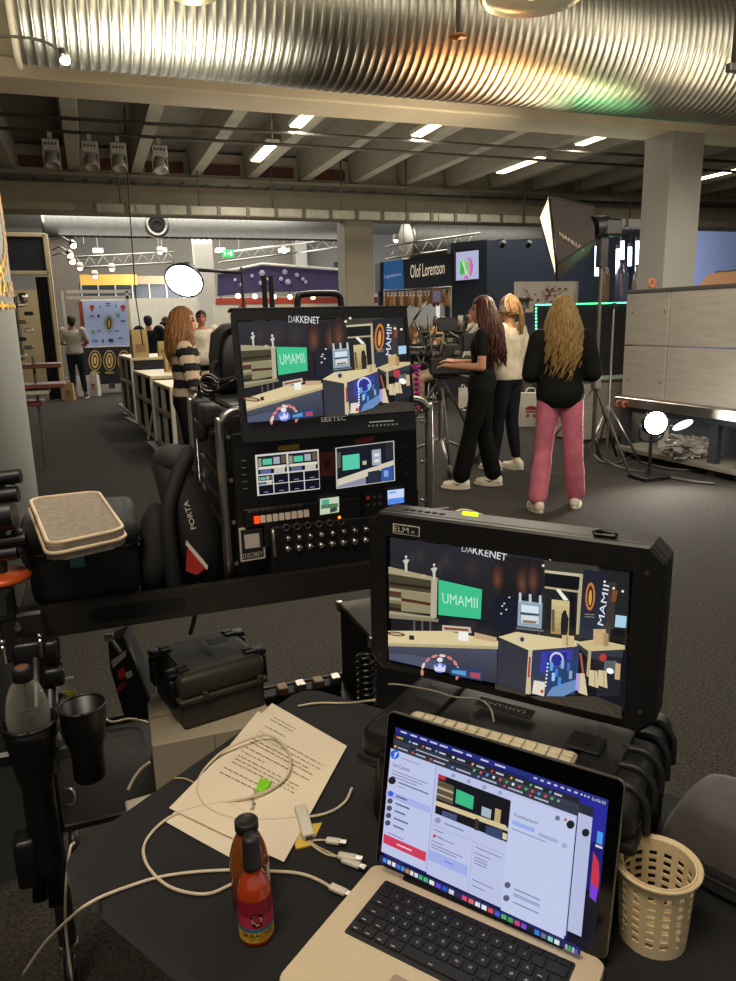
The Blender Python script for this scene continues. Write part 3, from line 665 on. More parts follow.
# picture on the monitor
P_ = Paint(mc - mn * -.0022, mn)
def scene_picture(P_, f, vid=1.0, full=True):
    def q(pts, c): P_.poly([f(x, y) for x, y in pts], c)
    q([(390, 537), (630, 572), (625, 712), (393, 657)], '#16171d')
    P_.vgrad(f(390, 537), f(545, 559), f(543, 640), f(391, 632), '#2b2a30', '#17181f', 10)
    P_.vgrad(f(502, 556), f(545, 561), f(540, 640), f(500, 640), '#231f22', '#14151c', 8)
    for x, y in ((420, 548), (446, 552), (472, 560)): P_.glow(*f(x, y + 6), 10 * vid, 15 * vid, '#29282e', '#3a3334', 5)
    for x, y in ((498, 578), (523, 582), (534, 580)):        # wall washes
        P_.glow(*f(x, y - 2), 7.5 * vid, 17 * vid, '#241f22', '#704632', 9)
    P_.text('KKENET', f(474, 552.5), f(507.5, 560), 7.2, '#e8e8ea'); P_.text('DA', f(463, 550.5), f(474, 552.8), 7, '#b8b8ba')
    # far aisle with frame, people and lights
    q([(542, 560), (630, 572), (627, 650), (542, 640)], '#232323'); q([(545, 559), (600, 565), (600, 588), (545, 575)], '#3c3a33')
    q([(546, 569), (584, 573), (584, 576), (546, 571.5)], '#c8bfa0'); q([(580, 573), (584, 573), (580, 633), (577, 633)], '#b8ab84'); q([(546, 572), (581, 576), (580, 588), (546, 585)], '#121318'); q([(546, 585), (580, 589.5), (580, 591.5), (546, 587)], '#b8ab84')
    P_.vgrad(f(553, 598), f(571, 600), f(570, 634), f(552, 632), '#d4c48e', '#a08a52', 6); q([(557, 588), (561, 588), (570, 599), (565, 599)], '#f0f0e4')
    q([(571, 592), (577, 592), (576, 636), (570, 636)], '#14141a'); q([(563, 612), (567, 610), (570, 617), (569, 630), (566, 637), (562, 634), (562, 622)], '#20222a'); P_.disc(*f(566, 611), 2, 2.4, '#241c18', 8); q([(553, 608), (556, 608), (556, 630), (553, 630)], '#6d5a44')
    # right dark wall with gold oval and lettering
    P_.vgrad(f(585, 568), f(612, 572), f(606, 640), f(580, 636), '#1f232e', '#2c3240', 6); P_.disc(*f(591.5, 595), 4.8, 14, '#c8793f', 20, .05); P_.disc(*f(591.5, 595), 3.2, 11, '#3b2a20', 18, .05); P_.disc(*f(591.5, 596), 1.6, 8, '#d89a58', 12, .05)
    for y in (612, 614.5): q([(586, y), (596, y + .6), (596, y + 1.4), (586, y + .9)], '#8a8578')
    q([(610, 580), (618, 581), (614, 640), (606, 640)], '#3d3634'); q([(614, 588), (619, 589), (617, 600), (612, 600)], '#7a4a30')
    # vertical lettering
    P_.text('MAMII', f(604.5, 624), f(610.5, 584), 5.6, '#e4e8f4')
    q([(617, 613), (628, 614.5), (627, 626), (616, 625)], '#a8d4e8'); q([(612, 627), (626, 628), (624, 652), (610, 650)], '#101016')
    for x, y in ((606, 580), (615, 586.5), (624, 589.5), (545, 564), (552, 557.5)): P_.disc(*f(x, y), 1.3, 1.2, '#fff4dc', 8)
    # steel shelf unit, left
    q([(391, 566), (441, 577), (440, 613), (392, 611)], '#46402f')
    q([(391, 565), (441, 576.5), (441, 580), (391, 572)], '#a69c78')
    for a, c in ((580, '#2a2118'), (586, '#9c9474'), (589, '#5e2f22'), (595, '#a39a7c'), (598, '#7d7658'), (605, '#2a2118'), (609, '#a39a7c')):
        q([(392, a), (437, a + 6), (437, a + 8.5), (392, a + 3)], c)
    q([(404, 588), (434, 593), (434, 612), (404, 609)], '#8f8766'); q([(404, 596), (434, 601), (434, 604), (404, 599)], '#4d2a20')
    q([(434, 577), (440, 578), (439, 616), (433, 615)], '#b5ad92'); q([(392, 612), (441, 617), (441, 620), (392, 616)], '#857d66')
    for x in (416, 424, 432): q([(x, 619), (x + 2, 619), (x + 2, 631), (x, 631)], '#58534a')
    for x, y in ((409, 565), (437, 573)):         # statuettes
        P_.disc(*f(x, y - 10), 1.2, 1.5, '#d4d0c8', 8); q([(x - 3.4, y - 6), (x, y - 8), (x + 3.4, y - 7), (x + 1.4, y - 3), (x + 1.2, y + 5), (x - 1, y + 5), (x - 1.4, y - 3)], '#c8c4bc')
    P_.disc(*f(427, 574), 2, 1.6, '#b8b09c', 8)
    # green wall screen
    q([(440.5, 576.5), (485.5, 586.5), (484, 618), (440.5, 613.5)], '#0b0c10'); q([(441.5, 577.5), (484.8, 587.2), (483.4, 616.8), (441.3, 612.5)], '#3fc28c')
    P_.text('UMAMII', f(445.5, 600.5), f(480.5, 606), 10.5, '#bfeed8')
    # oven with statuettes
    q([(497, 593), (525, 598), (524, 630), (495, 628)], '#191c2b')
    for k, (x, y) in enumerate(((512, 595), (507, 601), (505, 603.5), (509, 607), (504, 611))): P_.disc(*f(x, y), 1.1, .9, '#d0ccd0', 6)
    q([(521, 597.5), (545, 600.5), (544, 626), (520, 623)], '#94a6b4'); q([(524, 602), (541, 604), (541, 611), (524, 609)], '#d4e8f4'); q([(524, 612), (541, 614), (541, 621), (524, 619.5)], '#d8dfe0'); q([(523, 609.5), (542, 611.5), (542, 613), (523, 611.5)], '#3b4048'); q([(525, 617), (540, 618.5), (538, 620.5), (526, 619.5)], '#8a6a4a'); q([(519, 624), (546, 627), (546, 629), (519, 626)], '#6a7078'); q([(521, 628), (523, 628), (523, 634), (521, 634)], '#40444c'); q([(541, 629), (543, 629), (543, 636), (541, 636)], '#40444c')
    for x in (523, 533, 543): q([(x - 1.2, 590 + (x - 523) * .13), (x + 1.2, 590 + (x - 523) * .13), (x + 1.3, 599 + (x - 523) * .13), (x - 1.3, 599 + (x - 523) * .13)], '#c4ccd4')
    # left counter
    q([(392, 628), (502, 639), (500, 645), (500, 680), (393, 657)], '#3d4050'); P_.vgrad(f(392, 642), f(500, 646), f(500, 680), f(393, 657), '#4b4e60', '#2f3242', 6); q([(392, 628), (450, 628), (502, 638), (502, 644), (392, 642)], '#dccb9c'); q([(392, 640), (502, 643), (502, 646), (392, 643)], '#b7a984')
    q([(393, 650), (420, 652), (440, 657), (440, 667), (393, 656)], '#50566e'); P_.disc(*f(400, 631), 9, 2.2, '#5a1a18', 14, .12); P_.disc(*f(400, 631), 6.5, 1.3, '#b8a07a', 12, .12); q([(413, 632), (418, 632.6), (418, 637), (413, 636.4)], '#2c2a24')
    q([(446, 622), (474, 624), (475, 630), (446, 628)], '#c4bca4'); q([(448, 624), (472, 626), (472, 628), (448, 626.5)], '#8a4038'); q([(462, 628), (472, 629), (472, 638), (462, 637)], '#f2f4ea'); q([(478, 629), (500, 634), (500, 639), (478, 635)], '#c9a684')
    # crest on the counter front
    for k in range(9):
        a = PI * (.98 + .14 * k) ; x = 444 + 18 * math.cos(a); y = 668 + 16 * math.sin(a); P_.disc(*f(x, y), 3.4, 1.5, ('#d88a78', '#e8d0c4', '#d07a7a')[k % 3], 8, a + PI / 2)
    P_.disc(*f(444, 664), 6, 5, '#6a7ad8', 12); P_.disc(*f(444, 656), 3, 2.4, '#e8e8f0', 8); q([(438, 661), (441, 664), (444, 659), (447, 664), (450, 661), (449, 668), (439, 667)], '#d4dcf8')
    q([(454, 663), (486, 666), (486, 677), (454, 671)], '#27406e'); q([(456, 666), (470, 667), (470, 672), (456, 669)], '#5a9ad0'); q([(474, 668), (484, 669), (484, 675), (474, 673)], '#a84a5a')
    # middle counter
    q([(502, 634), (534, 646), (530, 690), (501, 681)], '#33353f'); q([(502, 633), (520, 628), (582, 637), (580, 642), (534, 647)], '#dccb9c'); q([(532, 646), (536, 646), (533, 690), (529, 689)], '#cfc0a0'); q([(536, 646), (583, 642), (578, 690), (533, 690)], '#343a58')
    q([(545, 648), (576, 645), (573, 668), (543, 668)], '#3a3fa8'); q([(551, 650), (570, 648), (569, 664), (550, 668)], '#222a80'); q([(552, 656), (582, 655), (580, 680), (550, 690)], '#28406c')
    P_.disc(*f(560, 655), 7, 7.5, '#c8ccf0', 16); P_.disc(*f(560, 656), 5.6, 6.4, '#2b2f8e', 14)
    for x, y, c in ((555, 662, '#58a8f0'), (560, 668, '#3f78d8'), (566, 660, '#7fb4e8'), (572, 662, '#4a68b8'), (563, 676, '#4a8cd8'), (574, 670, '#8ca8c8'), (557, 672, '#9ad0f4')): q([(x - 1.5, y - 4), (x + 1.8, y - 4), (x + 1.2, y + 4), (x - 1.8, y + 4)], c)
    for k in range(7): P_.disc(*f(551.5 - k * .35, 659 + k * 3.6), .9, 1.1, '#e8f0ff', 6)
    q([(549, 692), (556, 682), (580, 674), (581, 684), (565, 692)], '#6a8cc0')
    q([(533, 652), (535, 652), (533, 680), (531, 680)], '#b03a3a'); q([(583, 648), (585, 648), (588, 672), (586, 672)], '#b05a4a')
    q([(538, 675), (549, 677), (548, 691), (536, 688)], '#e4dccc'); P_.disc(*f(546, 686), 1.7, 2, '#c2503c', 8); q([(531, 672), (535, 672), (535, 688), (531, 687)], '#cdb992')
    q([(580, 668), (588, 668), (591, 690), (582, 687)], '#d8c8a4'); q([(580, 668), (584, 668), (583, 686), (579, 684)], '#b2a0d8')
    P_.disc(*f(526, 634), 4, 4, '#d0c8b0', 12); P_.disc(*f(526.5, 634.5), 2, 2.4, '#3a3834', 10)
    q([(566, 630), (578, 631), (578, 642), (566, 641)], '#d2b98c'); q([(570, 631), (572, 631), (572, 641), (570, 641)], '#a98f64')
    # right counter with bags
    q([(580, 638), (627, 643), (624, 660), (590, 652)], '#353742'); q([(580, 637), (600, 634), (628, 640), (628, 644), (592, 646)], '#cdbb8c'); q([(592, 645), (595, 645), (593, 672), (590, 670)], '#b7a884')
    q([(597, 624), (609, 624), (611, 640), (597, 640)], '#c9ac7c'); q([(607, 628), (612, 628), (612, 641), (607, 641)], '#a98b60'); q([(604, 650), (625, 652), (623, 690), (600, 690)], '#23222c')
    P_.disc(*f(606.5, 652), 3.6, 4, '#b83a3e', 12); q([(608, 655), (620, 655), (620, 668), (607, 668)], '#5a6468'); P_.disc(*f(613.5, 665), 3.8, 2.8, '#ffffff', 10, .4); q([(619, 657), (624, 658), (623, 674), (618, 673)], '#c8a87c')
    for x in (593, 602): q([(x, 664), (x + 8, 665), (x + 9, 682), (x - .5, 679)], '#d6c49c'); q([(x + 5, 665), (x + 6, 665), (x + 6, 681), (x + 5, 680)], '#b09a70')
    # tiled floor
    q([(534, 690), (600, 690), (625, 700), (625, 712), (540, 693)], '#3b352c'); q([(500, 678), (531, 688), (531, 690.5), (500, 683)], '#3b352c')
    for k in range(8): P_.line(f(540 + k * 10, 691 + k * 1.3), f(548 + k * 10, 695 + k * 1.9), .5, '#5a5246')
scene_picture(P_, lambda x, y: (x, y), 1.0)
P_.mb.build('screen_image', attr_mat('monitor_screen', .3, .95), t)
# ------------------------------------------------------------------ small things on the table
def upz(base, x, y):
    n = V((CP.x - base.x, CP.y - base.y, 0)); return onp(x, y, base, n.normalized()).z
def parts(name, m, parent, boxes, bev=0, M=None):
    for (c, d) in boxes: MB(M).box(c, d, bev).build(name, m, parent)
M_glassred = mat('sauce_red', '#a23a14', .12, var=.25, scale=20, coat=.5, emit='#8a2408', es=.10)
M_glassorg = mat('sauce_orange', '#8a4a1c', .12, var=.3, scale=14, coat=.5)
M_cap = mat('bottle_cap', '#1a1816', .55)
def sauce_bottle(base, H, R_, prof, label, capR, m_body, cap_prof, name='sauce_bottle'):
    t = thing(name, label, 'bottle', base)
    MB().lathe([(r * R_, z * H) for r, z in prof], 28, base).build('bottle_body', m_body, t)
    MB().lathe([(r * capR, z * H) for r, z in cap_prof], 24, base).build('cap', M_cap, t)
    return t
b1 = atz(257, 934, TZ); H1 = upz(b1, 252, 836) - TZ; R1 = .0245
t1 = sauce_bottle(b1, H1, R1, [(0, 0), (.9, 0), (1, .02), (1, .44), (.92, .52), (.7, .61), (.5, .66), (.46, .72), (.46, .78)], 'red chilli sauce bottle with a bearded man on its label, in front of another bottle', .0125, M_glassred,
                  [(.95, .70), (1.08, .705), (1.08, .74), (1, .75), (.98, .985), (.9, 1), (0, 1)])
# its label: a curved sheet with colour bands, a bearded face and lettering
def label_wrap(t, base, R_, z0, z1, a_mid, half, n=20):
    b = MB(); rows = [('#b0283a', 0.0), ('#c23a55', .35), ('#c8506a', .5), ('#3f7f96', .5), ('#3f8ca8', .62), ('#d8a838', .62), ('#e0b240', 1.0)]
    def P(a, f, o=.0004): r = R_ + o; an = a_mid + half * (2 * a - 1); return V((base.x + r * math.cos(an), base.y + r * math.sin(an), base.z + z1 + (z0 - z1) * f))
    bands = [(0, .38, '#8f2030'), (.38, .66, '#b8344c'), (.66, .75, '#2f6f8c'), (.75, 1, '#d2a23a')]
    for f0, f1, c in bands:
        b.c = rgb(c)
        for i in range(n): b.add([P(i / n, f0), P((i + 1) / n, f0), P((i + 1) / n, f1), P(i / n, f1)], [[3, 2, 1, 0]], True)
    def shape(pts, c, o): b.c = rgb(c); b.add([P(.5 + x * 1.7, .46 + (y - .45) * 1.25, o) for x, y in pts], [list(range(len(pts)))])
    shape([(-.035, .5), (-.04, .40), (-.025, .34), (.025, .34), (.04, .40), (.035, .5), (.0, .55)], '#c89a78', .0007)   # face
    shape([(-.045, .42), (-.042, .36), (-.02, .315), (.02, .315), (.042, .36), (.045, .42), (.032, .385), (-.03, .38)], '#14100e', .0009)
    shape([(-.036, .47), (-.03, .49), (0, .475), (.03, .49), (.036, .47), (.034, .53), (.012, .575), (-.012, .575), (-.034, .53)], '#14100e', .0009)
    shape([(-.02, .425), (-.006, .425), (-.006, .435), (-.02, .435)], '#14100e', .001); shape([(.006, .425), (.02, .425), (.02, .435), (.006, .435)], '#14100e', .001)
    shape([(-.14, .67), (-.1, .60), (-.03, .575), (.03, .575), (.1, .60), (.14, .67)], '#1a1c24', .0006)
    vs, fs, x0, x1 = text_geo('SRIRACHA')
    b.c = rgb('#15120e'); b.add([P(.5 + ((v.x - x0) / (x1 - x0) - .5) * .40, .86 - v.y * .15, .0011) for v in vs], fs)
    vs, fs, x0, x1 = text_geo('HOT SAUCE')
    b.add([P(.5 + ((v.x - x0) / (x1 - x0) - .5) * .2, .93 - v.y * .05, .0011) for v in vs], fs)
    b.build('label', attr_mat('label_print', .45), t)
label_wrap(t1, b1, R1, .008, H1 * .46, math.atan2(CP.y - b1.y, CP.x - b1.x) + .05, 2.3)
dirb = V((b1.x, b1.y, 0)).normalized(); b2 = b1 + dirb * .062 + V((-.004, .004, 0)); H2 = upz(b2, 251, 819) - TZ
t2 = sauce_bottle(b2, H2, .029, [(0, 0), (.92, 0), (1, .02), (1, .50), (.96, .6), (.82, .72), (.62, .82), (.5, .88), (.5, .94)], 'amber sauce bottle with a round black lid, behind the chilli sauce bottle', .0175, M_glassorg,
                  [(.9, .90), (1, .905), (1, .99), (.94, 1), (.8, 1.0), (.78, .992), (0, .992)])
b = MB()
for i in range(18):
    a = math.atan2(-b2.y, -b2.x) + 1.0 + i * .05; r = .0293
    p = [V((b2.x + r * math.cos(a + d), b2.y + r * math.sin(a + d), b2.z + z)) for d, z in ((0, .02), (.05, .02), (.05, H2 * .5), (0, H2 * .5))]
    b.add(p, [[0, 1, 2, 3]], True)
b.build('label', M_white, t2)
# --- white cables
M_cable = mat('white_cable', '#d0c0a6', .5, var=.05)
M_cabley = mat('ivory_cable', '#b5a078', .5, var=.05)
def cable(pts, r, lab, m=M_cable, z=TZ + .004, name='cable', plug=None):
    P3 = [atz(p[0], p[1], p[2] if len(p) > 2 else z) for p in pts]
    t = thing(name, lab, 'cable', P3[len(P3) // 2])
    MB().tube(smooth_path(P3, 6), r, 8).build('wire', m, t)
    for q in (plug or []):
        a = atz(q[0], q[1], q[4] if len(q) > 4 else z + .003); e = atz(q[2], q[3], q[4] if len(q) > 4 else z + .003)
        x, y, zz = align(e - a); L_ = (e - a).length
        Mq = basis((a + e) / 2, (e - a).normalized(), V((0, 0, 1)).cross((e - a).normalized()), V((0, 0, 1)))
        b = MB(Mq); b.box((0, 0, 0), (L_, .012, .007), .002, 2); b.build('plug', M_white, t)
        b = MB(Mq); b.box((L_ / 2 + .005, 0, 0), (.011, .009, .004)); b.build('plug_tip', M_steel, t)
    return t
cable([(352, 788, .712), (345, 802), (330, 812), (308, 817), (268, 820), (240, 820), (212, 811), (199, 797), (198, 784), (204, 770), (222, 752, .715), (244, 741, .72), (266, 735, .72), (281, 742, .72), (290, 757, .72), (287, 775, .715), (272, 788, .713), (250, 797, .712), (222, 803), (195, 808), (172, 816), (156, 828), (145, 843), (144, 857), (152, 872), (168, 886), (190, 893), (212, 893), (236, 882)], .0026,
      'long white charging cable looped over the papers and behind the bottles')
cable([(22, 976, .42), (45, 943, .55), (76, 913, .685), (90, 903, .7045), (106, 895), (130, 886), (160, 877), (195, 872), (235, 870), (262, 871), (296, 873), (316, 879), (334, 889)], .0026, 'white power cable running left from the laptop and off the table edge', plug=[(330, 886, 346, 893, TZ + .008)])
cable([(72, 981, .35), (66, 930, .48), (66, 890, .63), (70, 850, .703), (74, 843)], .0024, 'white cable end hanging over the rounded table corner')
cable([(174, 778), (186, 779), (200, 786), (218, 797), (244, 812), (270, 826), (300, 836), (318, 847), (334, 855), (344, 861)], .0016, 'thin ivory cable crossing the papers to a laptop port', M_cabley, plug=[(342, 859, 360, 866, TZ + .008)])
cable([(268, 818), (282, 826), (296, 836), (308, 840), (320, 840), (328, 840)], .0018, 'short white cable with a metal plug lying beside the sticky note', plug=[(326, 840, 340, 842)])
cable([(306, 838), (312, 845), (326, 854), (340, 857)], .0018, 'short cable joining the white adapter to the laptop', plug=[(338, 855, 356, 858, TZ + .012)])
cable([(375, 700, .8), (348, 703, .71), (318, 703, .706), (298, 706, .705)], .0022, 'white cable crossing the far table corner behind the papers')
cable([(388, 684, .90), (402, 685, .90), (430, 690, .903), (455, 697, .904), (478, 699, .905), (490, 708, .906), (494, 722, .907)], .0018, 'thin grey cable lying on the black case below the big monitor', mat('grey_cable', '#8a8272', .5))
# adapter
a = atz(300, 806, TZ + .012); c_ = atz(309, 836, TZ + .012); d = (c_ - a).normalized()
Mq = basis((a + c_) / 2, d, V((0, 0, 1)).cross(d), V((0, 0, 1))); b = MB(Mq); b.box((0, 0, -.002), ((c_ - a).length, .020, .011), .002, 2)
t = thing('usb_adapter', 'small white adapter block lying on the papers', 'adapter', (a + c_) / 2); b.build('body', M_white, t)
b = MB(Mq); b.box(((c_ - a).length / 2 + .0015, 0, -.002), (.004, .012, .006)); b.build('socket', M_graymetal, t)
# key fob
g = atz(262, 787, TZ + .012); g2 = atz(270, 776, TZ + .02); d = (g2 - g).normalized(); q = V((0, 0, 1)).cross(d).normalized()
t = thing('key_fob', 'bright green key fob on a small chain, lying on the papers', 'key fob', g)
Mq = basis(g, q, d, q.cross(d)); b = MB(Mq)
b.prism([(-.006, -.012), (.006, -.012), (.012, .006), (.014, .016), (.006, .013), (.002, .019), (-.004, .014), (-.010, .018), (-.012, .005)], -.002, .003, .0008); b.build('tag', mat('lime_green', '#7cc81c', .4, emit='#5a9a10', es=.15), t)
b = MB(Mq)
for x, y in ((.008, .014), (-.003, .015), (-.008, .012), (.004, .018)): b.ell((x, y, .004), .002, 8, 6)
b.build('stud', M_black, t)
b = MB(); pp = smooth_path([atz(257, 791, TZ + .01), atz(252, 797, TZ + .008), atz(254, 804, TZ + .008), atz(251, 811, TZ + .006)], 3)
for i, p in enumerate(pp[:-1]): b.torus(p, (1, .3, 0) if i % 2 else (0, .3, 1), .0032, .0009, 10, 5)
b.build('chain', M_steel, t)
# --- perforated basket
bb = atz(652, 934, TZ); bz = upz(bb, 655, 862) - TZ; r0, r1 = .0445, .0505
t = thing('perforated_cup', 'cream plastic cup with square holes beside the laptop', 'cup', bb)
bm_ = bmesh.new(); nc, nr = 15, 7; seg = nc * 3; rowz = [0, .008]; hz = (bz - .03) / nr
zs = [0.0, .012]
for r in range(nr): zs += [.014 + r * hz, .014 + r * hz + hz * .58] if r else [.014 + hz * .58]
zs = sorted(set(round(z, 5) for z in zs)) ; zs += [bz - .008]
holes = []; z = .012; rows_ = [0.0]
for r in range(nr): rows_ += [.012 + r * hz + hz * .4, .012 + (r + 1) * hz]
rows_ += [bz]
vv = []
for z in rows_:
    rr_ = r0 + (r1 - r0) * z / bz
    vv.append([bm_.verts.new((bb.x + rr_ * math.cos(2 * PI * (i // 2 + (.0 if i % 2 == 0 else .52)) / nc), bb.y + rr_ * math.sin(2 * PI * (i // 2 + (0 if i % 2 == 0 else .52)) / nc), TZ + z)) for i in range(2 * nc)])
for k in range(len(rows_) - 1):
    hole = (k % 2 == 1) and k < 2 * nr
    for i in range(2 * nc):
        if hole and i % 2 == 0: continue
        j = (i + 1) % (2 * nc); bm_.faces.new((vv[k][i], vv[k][j], vv[k + 1][j], vv[k + 1][i]))
bmesh.ops.recalc_face_normals(bm_, faces=bm_.faces[:]); bmesh.ops.solidify(bm_, geom=bm_.faces[:], thickness=.0022)
M_cup = mat('cream_plastic', '#d9c49a', .45, var=.03)
MB().bm(bm_).build('basket_wall', M_cup, t)
MB().lathe([(0, .0), (r0, 0), (r0, .003), (0, .003)], 28, bb).build('cup_base', M_cup, t)
MB().lathe([(r1 - .002, bz - .012), (r1 + .001, bz - .010), (r1 + .0075, bz - .002), (r1 + .008, bz + .001), (r1 + .006, bz + .0025), (r1 - .002, bz - .002), (r1 - .002, bz - .012)], 40, bb).build('rim', M_cup, t)
# --- soft pouch
pc = (atz(690, 920, TZ) + atz(736, 810, TZ + .085)) / 2
def pillow(M, dx, dy, dz, e=.35, nx=14, ny=10, seed=1, bulge=.12, low=False):
    b = MB(M); rr = random.Random(seed)
    for s in (1, -1):
        vs = []
        for j in range(ny + 1):
            for i in range(nx + 1):
                u = 2 * i / nx - 1; v = 2 * j / ny - 1
                f = max(0, (1 - abs(u) ** 4)) ** e * max(0, (1 - abs(v) ** 4)) ** e
                k = 1 - bulge * (abs(u) ** 2 * abs(v) ** 2)
                w = .06 * mnoise.noise(V((u * 2 + seed, v * 2, s)))
                vs.append((u * dx / 2 * k, v * dy / 2 * k, s * dz / 2 * f * (1 + w) if s > 0 or not low else -dz / 2 * f * .98))
        fs = [[j * (nx + 1) + i, j * (nx + 1) + i + 1, (j + 1) * (nx + 1) + i + 1, (j + 1) * (nx + 1) + i] for j in range(ny) for i in range(nx)]
        b.add(vs, fs if s > 0 else [f[::-1] for f in fs], True)
    return b
M_pouch = mat('grey_fabric', '#3b3732', .95, var=.15, scale=60, bump=.35, bscale=700, sheen=.2)
pp0 = V((.886, .683, TZ + .060)); PFm = Matrix.Translation(pp0) @ Matrix.Rotation(math.radians(-65.7), 4, 'Z') @ Matrix.Rotation(math.radians(-3), 4, 'X')
t = thing('fabric_pouch', 'soft dark grey fabric pouch at the table end beside the cream cup', 'pouch', pp0)
pillow(PFm, .31, .20, .118, .24, seed=4).build('pouch_body', M_pouch, t)
b = MB(PFm); b.tube(smooth_path([(-.145, -.098, -.012), (-.06, -.107, -.014), (.06, -.107, -.014), (.145, -.098, -.012)], 4), .003, 6); b.build('zip_seam', M_blackm, t)

# ================================================================== cart with rack behind the table
CY = 1.62; CT = .93
M_cart = mat('cart_black', '#1e1b17', .5, .2, var=.2, scale=30)
t = thing('equipment_cart', 'black two-shelf equipment cart carrying the rack and camera bags', 'cart', (.4, 1.86, 0))
b = MB(); b.box((.42, 1.86, CT - .012), (1.26, .50, .024), .004); b.build('top_tray', M_cart, t)
sl0 = aty(90, 606, CY - .012); sl1 = aty(186, 604, CY - .012)
b = MB(Matrix.Translation((0, CY, 0)) @ Matrix.Rotation(PI / 2, 4, 'X')); b.prism(rrect(-.21, .906, 1.05, .972, .004), -.012, .012, .003)
b.build('front_bar', M_cart, t)
MB(Matrix.Translation((0, CY - .0125, 0)) @ Matrix.Rotation(PI / 2, 4, 'X')).prism(rrect(sl0.x, .922, sl1.x, .956, .0165), 0, .0012, .0005).build('grip_slot', mat('slot_shade', '#030303', .9), t)  # thin black plate stands in for the shade inside the slot
b = MB(Matrix.Translation((0, 2.11, 0)) @ Matrix.Rotation(PI / 2, 4, 'X')); b.prism(rrect(-.21, .906, 1.05, .945, .004), -.012, .012, .003); b.build('rear_bar', M_cart, t)
for x, y in ((-.19, CY + .01), (1.03, CY + .01), (-.19, 2.1), (1.03, 2.1)):
    MB().cyl((x, y, .13), (x, y, .93), .02, n=14).build('leg', M_cart, t)
    MB().lathe([(0, -.013), (.05, -.013), (.055, -.006), (.055, .006), (.05, .013), (0, .013)], 20, (x, y, .0555), (1, 0, 0)).build('caster', M_black, t)
    MB().box((x, y, .115), (.045, .03, .03), .005).build('caster_fork', M_graymetal, t)
b = MB(); b.box((-.19, CY - .012, .925), (.085, .05, .105), .006); b.build('corner_clamp', M_cart, t)
q = aty(18, 627, CY - .037); b = MB(); b.cyl(q, q - V((0, .006, 0)), .009, .007, 14); b.build('bolt', M_steel, t)
b = MB(); b.box((.42, 1.82, .44), (1.22, .42, .02), .004); b.build('lower_shelf', M_cart, t)
MB().box((.42, 2.037, .452), (1.22, .014, .035), .003).build('shelf_lip', M_cart, t)
# camera bag with grey hard pouch on top
M_bag = mat('camera_bag_nylon', '#11110f', .8, var=.2, scale=60, bump=.2, bscale=500)
def softbox_mesh(b, c, d, r, M=None): b.box(c, d, r, 4, M=M)
bx0 = aty(26, 560, 1.70).x; bx1 = aty(140, 560, 1.70).x
t = thing('camera_bag', 'black camera bag on the cart with a flat grey case lying on it', 'bag', ((bx0 + bx1) / 2, 1.83, CT))
bz1 = 1.125
b = MB(); b.box(((bx0 + bx1) / 2, 1.83, (CT + bz1) / 2), (bx1 - bx0, .30, bz1 - CT), .045, 4); b.build('bag_body', M_bag, t)
b = MB(); b.box(((bx0 + bx1) / 2, 1.83, bz1 - .03), (bx1 - bx0 + .012, .312, .05), .024, 4); b.build('bag_lid', M_bag, t)
b = MB(); b.tube(rr_ := [(x, y, bz1 - .058) for x, y in rrect(bx0 - .004, 1.676, bx1 + .004, 1.984, .05, 5)] , .004, 6); b.build('zip', M_blackm, t)
q = aty(77, 560, 1.676); b = MB(); b.box((q.x, 1.675, q.z), (.03, .004, .034), .0015); b.build('badge', mat('teal_badge', '#2f5f52', .5), t)
b = MB(); b.ell((bx0 + .0, 1.86, 1.05), (.028, .09, .07)); b.build('side_pocket', M_bag, t)
cz = bz1 + .004; pc4 = [atz(*p, cz + .034) for p in ((28, 499), (99, 491), (126, 529), (47, 546))]
ce = (pc4[0] + pc4[1] + pc4[2] + pc4[3]) / 4; dx = ((pc4[1] - pc4[0]) + (pc4[2] - pc4[3])) / 2; dy = ((pc4[0] - pc4[3]) + (pc4[1] - pc4[2])) / 2
t = thing('flat_case', 'flat grey zipped case with pale piping lying on the camera bag', 'case', (ce.x, ce.y, cz))
w_, h_ = dx.length, dy.length
class Quad(MB):
    def bm(s, b, smooth=False, M=None):
        for v in b.verts: v.co = Quad.w(v.co)
        return MB.bm(s, b, smooth, M)
    @staticmethod
    def w(c): a = c[0] / w_ + .5; e_ = c[1] / h_ + .5; q = pc4[3].lerp(pc4[2], a).lerp(pc4[0].lerp(pc4[1], a), e_); return V((q.x, q.y, cz + c[2]))
M_felt = mat('grey_felt', '#7d7263', .95, var=.2, scale=80, bump=.2, bscale=600)
M_pipe = mat('pale_piping', '#cbb594', .6)
b = Quad(); b.prism(rrect(-w_ / 2, -h_ / 2, w_ / 2, h_ / 2, .03), .0, .034, .006, seg=3, smooth=False); b.build('shell', M_felt, t)
for z, o in ((.034, -.003), (.016, .001)):
    pts = rrect(-w_ / 2 - o, -h_ / 2 - o, w_ / 2 + o, h_ / 2 + o, .03); pts = [Quad.w((x, y, z)) for x, y in pts]; pts.append(pts[0])
    MB().tube(pts, .0038, 8).build('piping', M_pipe, t)
